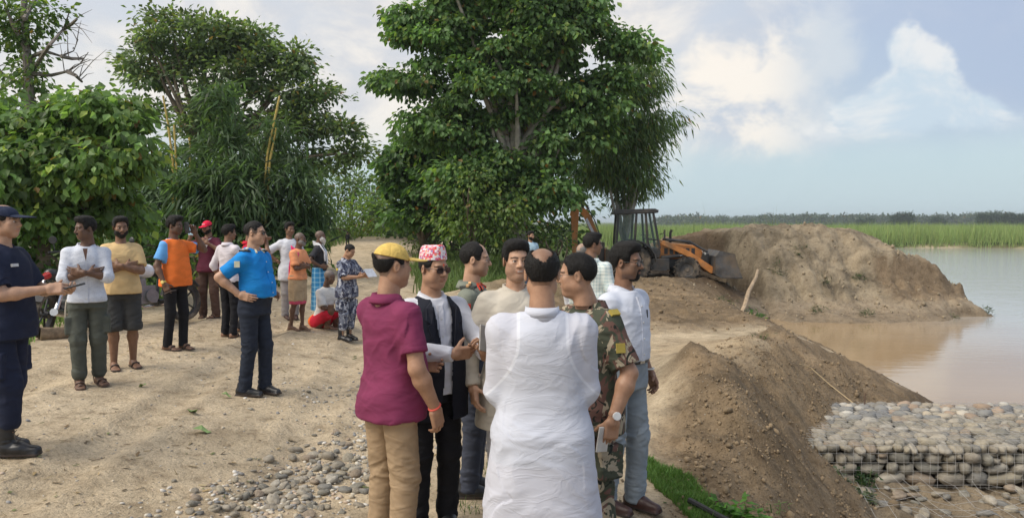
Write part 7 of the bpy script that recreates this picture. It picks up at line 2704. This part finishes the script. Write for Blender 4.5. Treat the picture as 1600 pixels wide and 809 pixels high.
# ------------------------------------------------------------------ motorcycles
def motorcycle(label, x, y, rz, tank_col, lean=.16):
    z = gz(x, y)
    root = empty('motorcycle', (x, y, z), rz, label, 'motorcycle', 'motorcycles parked by the roadside')
    root.rotation_euler = (lean, 0, rz)
    BKP = plain('bike_black', (.025, .025, .028), .35)
    TK = plain('tank_' + ''.join(c for c in str(tank_col) if c.isdigit()), tank_col, .25, spec=.6)
    CH = plain('chrome', (.6, .6, .6), .2, 1.0)
    TY = plain('bike_tyre', (.04, .038, .035), .9, var=.3, dirt=(.3, .24, .17), dirt_amt=.6)
    EN = plain('engine_alloy', (.22, .22, .22), .45, .7)
    for wx in (-.66, .66):
        o = empty('wheel', (wx, 0, .31)); o.parent = root
        t = MB()
        t.lathe([(.235, -.035), (.275, -.05), (.305, -.035), (.312, 0), (.305, .035), (.275, .05), (.235, .035)], (0, 0, 0), 'y', 32)
        t.build('tyre', TY, o, True)
        t = MB(); t.lathe([(.215, -.03), (.24, -.034), (.24, .034), (.215, .03), (.215, -.03)], (0, 0, 0), 'y', 28); t.lathe([(.001, -.06), (.05, -.06), (.05, .06), (.001, .06)], (0, 0, 0), 'y', 14)
        for k in range(5):
            a = 2 * math.pi * k / 5
            t.tube([(.04 * math.cos(a), 0, .04 * math.sin(a)), (.225 * math.cos(a), 0, .225 * math.sin(a))], .014, 5)
        t.build('rim', BKP, o, True)
    f = Field((-.4, -.2, .6), (.5, .2, 1.0), .012)
    f.cap((-.12, 0, .80), (.22, 0, .83), .10, .125, 0); f.ell((.12, 0, .85), (.2, .135, .09), .05)
    V, F = f.mesh(); link('fuel_tank', mesh_np('fuel_tank', V, F), TK, root)
    f = Field((-.85, -.2, .6), (.1, .2, 1.0), .014)
    f.cap((-.62, 0, .83), (-.35, 0, .79), .075, .085, 0); f.cap((-.35, 0, .79), (-.08, 0, .80), .085, .07, .03)
    V, F = f.mesh(); link('seat', mesh_np('seat', V, F), BKP, root)
    m = MB(); m.box((.03, 0, .45), (.34, .22, .26)); m.box((.08, 0, .62), (.18, .18, .14)); m.cyl((-.05, -.15, .42), (-.05, .15, .42), .10, 14); m.build('engine', EN, root, True)
    m = MB(); m.tube([(.35, .0, .88), (.10, 0, .78), (-.30, 0, .72), (-.62, 0, .75)], .03, 6); m.tube([(.33, 0, .82), (.22, 0, .34), (-.2, 0, .32), (-.3, 0, .70)], .028, 6); m.tube([(-.18, .09, .35), (-.66, .09, .31)], .022, 6); m.tube([(-.18, -.09, .35), (-.66, -.09, .31)], .022, 6); m.build('frame', BKP, root, True)
    for sd in (-1, 1):
        m = MB(); m.tube([(.40, sd * .085, .95), (.66, sd * .085, .31)], .024, 8); m.build('fork_leg', CH, root, True)
        m = MB(); m.tube([(-.45, sd * .12, .72), (-.62, sd * .12, .36)], .028, 8); m.build('shock_absorber', CH, root, True)
        m = MB(); m.tube([(.33, sd * .34, 1.07), (.35, sd * .38, 1.16)], .006, 4); m.lathe([(.001, 0), (.05, 0), (.055, .01), (.04, .02), (.001, .022)], (.34, sd * .39, 1.20), 'x', 14); m.build('mirror', BKP, root, True)
        m = MB(); m.tube([(.42, sd * .16, .80), (.47, sd * .17, .80)], [.03, .022], 10); m.build('indicator', plain('amber_lens', (.75, .30, .03), .2), root)
    m = MB(); m.tube([(.22, -.38, 1.03), (.36, -.30, 1.05), (.40, -.1, 1.0), (.40, .1, 1.0), (.36, .30, 1.05), (.22, .38, 1.03)], .014, 8); m.build('handlebar', BKP, root, True)
    m = MB(); m.lathe([(.001, -.08), (.08, -.06), (.10, .02), (.095, .06), (.001, .075)], (.50, 0, .90), 'x', 18); m.build('headlight', plain('headlamp', (.5, .5, .5), .1, .3), root, True)
    mf, mr = MB(), MB()
    for k in range(7):
        a = .35 + 2.2 * k / 6
        b = a + 2.2 / 6
        if k < 6:
            for wx, m in ((.66, mf), (-.66, mr)):
                q = [(wx + .34 * math.cos(a), .31 + .34 * math.sin(a)), (wx + .34 * math.cos(b), .31 + .34 * math.sin(b)), (wx + .36 * math.cos(b), .31 + .36 * math.sin(b)), (wx + .36 * math.cos(a), .31 + .36 * math.sin(a))]
                m.prism(q, 'y', -.065, .065)
    mf.build('mudguard', BKP, root, True); mr.build('mudguard', BKP, root, True)
    m = MB(); m.tube([(.12, -.13, .40), (-.1, -.15, .28), (-.4, -.16, .30), (-.82, -.17, .38)], [.022, .024, .045, .05], 10); m.build('exhaust', CH, root, True)
    m = MB(); m.tube([(-.70, 0, .82), (-.86, 0, .80)], [.05, .035], 8); m.build('tail_light', plain('tail_red', (.45, .02, .02), .2), root)
    return root


motorcycle('white-tanked motorcycle parked behind the tan t-shirt', -5.32, 11.0, rad(-118), (.66, .68, .72))
motorcycle('dark motorcycle whose rear wheel shows behind the navy officer', -6.20, 10.4, rad(100), (.03, .03, .035), .14)


# ------------------------------------------------------------------ loose things on the ground
WOOD = plain('driftwood', (.40, .30, .20), .85, var=.25, scale=9, bump=.5, bscale=25)
mb = MB()
a, b = at(1150, 506, 25.2), at(1184, 424, 27.4)
b.z += .05
mb.tube([a, a.lerp(b, .3) + Vector((.07, 0, .04)), a.lerp(b, .6) + Vector((-.03, 0, -.03)), a.lerp(b, .85) + Vector((.05, 0, .02)), b], [.085, .08, .075, .06, .05], 8)
tag(mb.build('wooden_pole', WOOD, None, True), 'crooked bare wooden pole leaning against the mound', 'pole')
mb = MB()
mb.tube([(x, y, gz(x, y) + .05) for x, y in ((1.24, 5.22), (1.34, 5.06), (1.44, 4.94), (1.54, 4.86), (1.60, 4.74))], .022, 8)
tag(mb.build('black_pipe', plain('black_plastic', (.012, .012, .013), .5), None, True), 'short black plastic pipe lying at the grass strip end', 'pipe')
mb = MB()
p = [at(62, 503, 9.6), at(85, 497, 9.7), at(112, 493, 9.9)]
mb.tube([(q.x, q.y, gz(q.x, q.y) + .06) for q in p], [.10, .09, .075], 9)
tag(mb.build('fallen_log', plain('log_bark', (.26, .19, .12), .95, var=.3, bump=.6), None, True), 'weathered log lying in the weeds behind the navy officer', 'log')
mb = MB()
pts = [(4.55, 11.9), (4.8, 12.1), (5.05, 11.95), (5.3, 11.65)]
mb.tube([(x, y, gz(x, y) + .05 + .04 * math.sin(i)) for i, (x, y) in enumerate(pts)], .007, 5)
tag(mb.build('dry_twig', plain('dry_wood', (.50, .38, .22), .8), None, True), 'long pale twig curving down the bank above the gabion', 'twig')
mb = MB(); mb.tube([(5.30, 11.3, -1.1), (5.31, 11.3, -.84)], .008, 5)
tag(mb.build('iron_rod', plain('rust', (.12, .07, .05), .9), None), 'thin iron rod sticking up from the gabion top', 'rod')


def fallen_leaf(px, py, d, s, rz, label):
    p = at(px, py, d)
    z = gz(p.x, p.y)
    tv, tf = LEAF_T['broad']
    V = [(x * s, y * s, .02 + zz * s * .6 + .02 * math.sin(x * 6)) for x, y, zz in tv]
    me = bpy.data.meshes.new('fallen_leaf'); me.from_pydata(V, [], [tuple(f) for f in tf])
    o = link('fallen_leaf', me, plain('fresh_leaf', (.22, .32, .11), .6), None, (p.x, p.y, z + .015), (.1, .1, rz))
    tag(o, label, 'leaf', 'green leaves dropped on the road')


fallen_leaf(300, 667, 6.1, .15, .3, 'bigger green leaf lying on the sandy road')
fallen_leaf(298, 648, 6.5, .13, 1.8, 'smaller green leaf lying just beyond the bigger one')
fallen_leaf(345, 617, 7.2, .10, .2, 'pale green leaf on the road near the black shoes')
fallen_leaf(228, 612, 7.3, .09, 2.8, 'thin green leaf on the road between sandals and black shoes')


# ------------------------------------------------------------------ humid air
def haze():
    mb = MB(); mb.box((0, 2050, 8.0), (7400, 4500, 23.5))
    m = bpy.data.materials.new('humid_air'); m.use_nodes = True
    T = NT(m.node_tree)
    T.n.remove(T.n['Principled BSDF'])
    v = T.node('ShaderNodeVolumePrincipled')
    v.inputs['Color'].default_value = (.80, .88, .95, 1)
    v.inputs['Density'].default_value = .0004
    v.inputs['Anisotropy'].default_value = .2
    T.l.new(v.outputs[0], T.n['Material Output'].inputs['Volume'])
    tag(mb.build('haze', m), 'thin humid haze over the river plain', 'haze', kind='stuff')


haze()
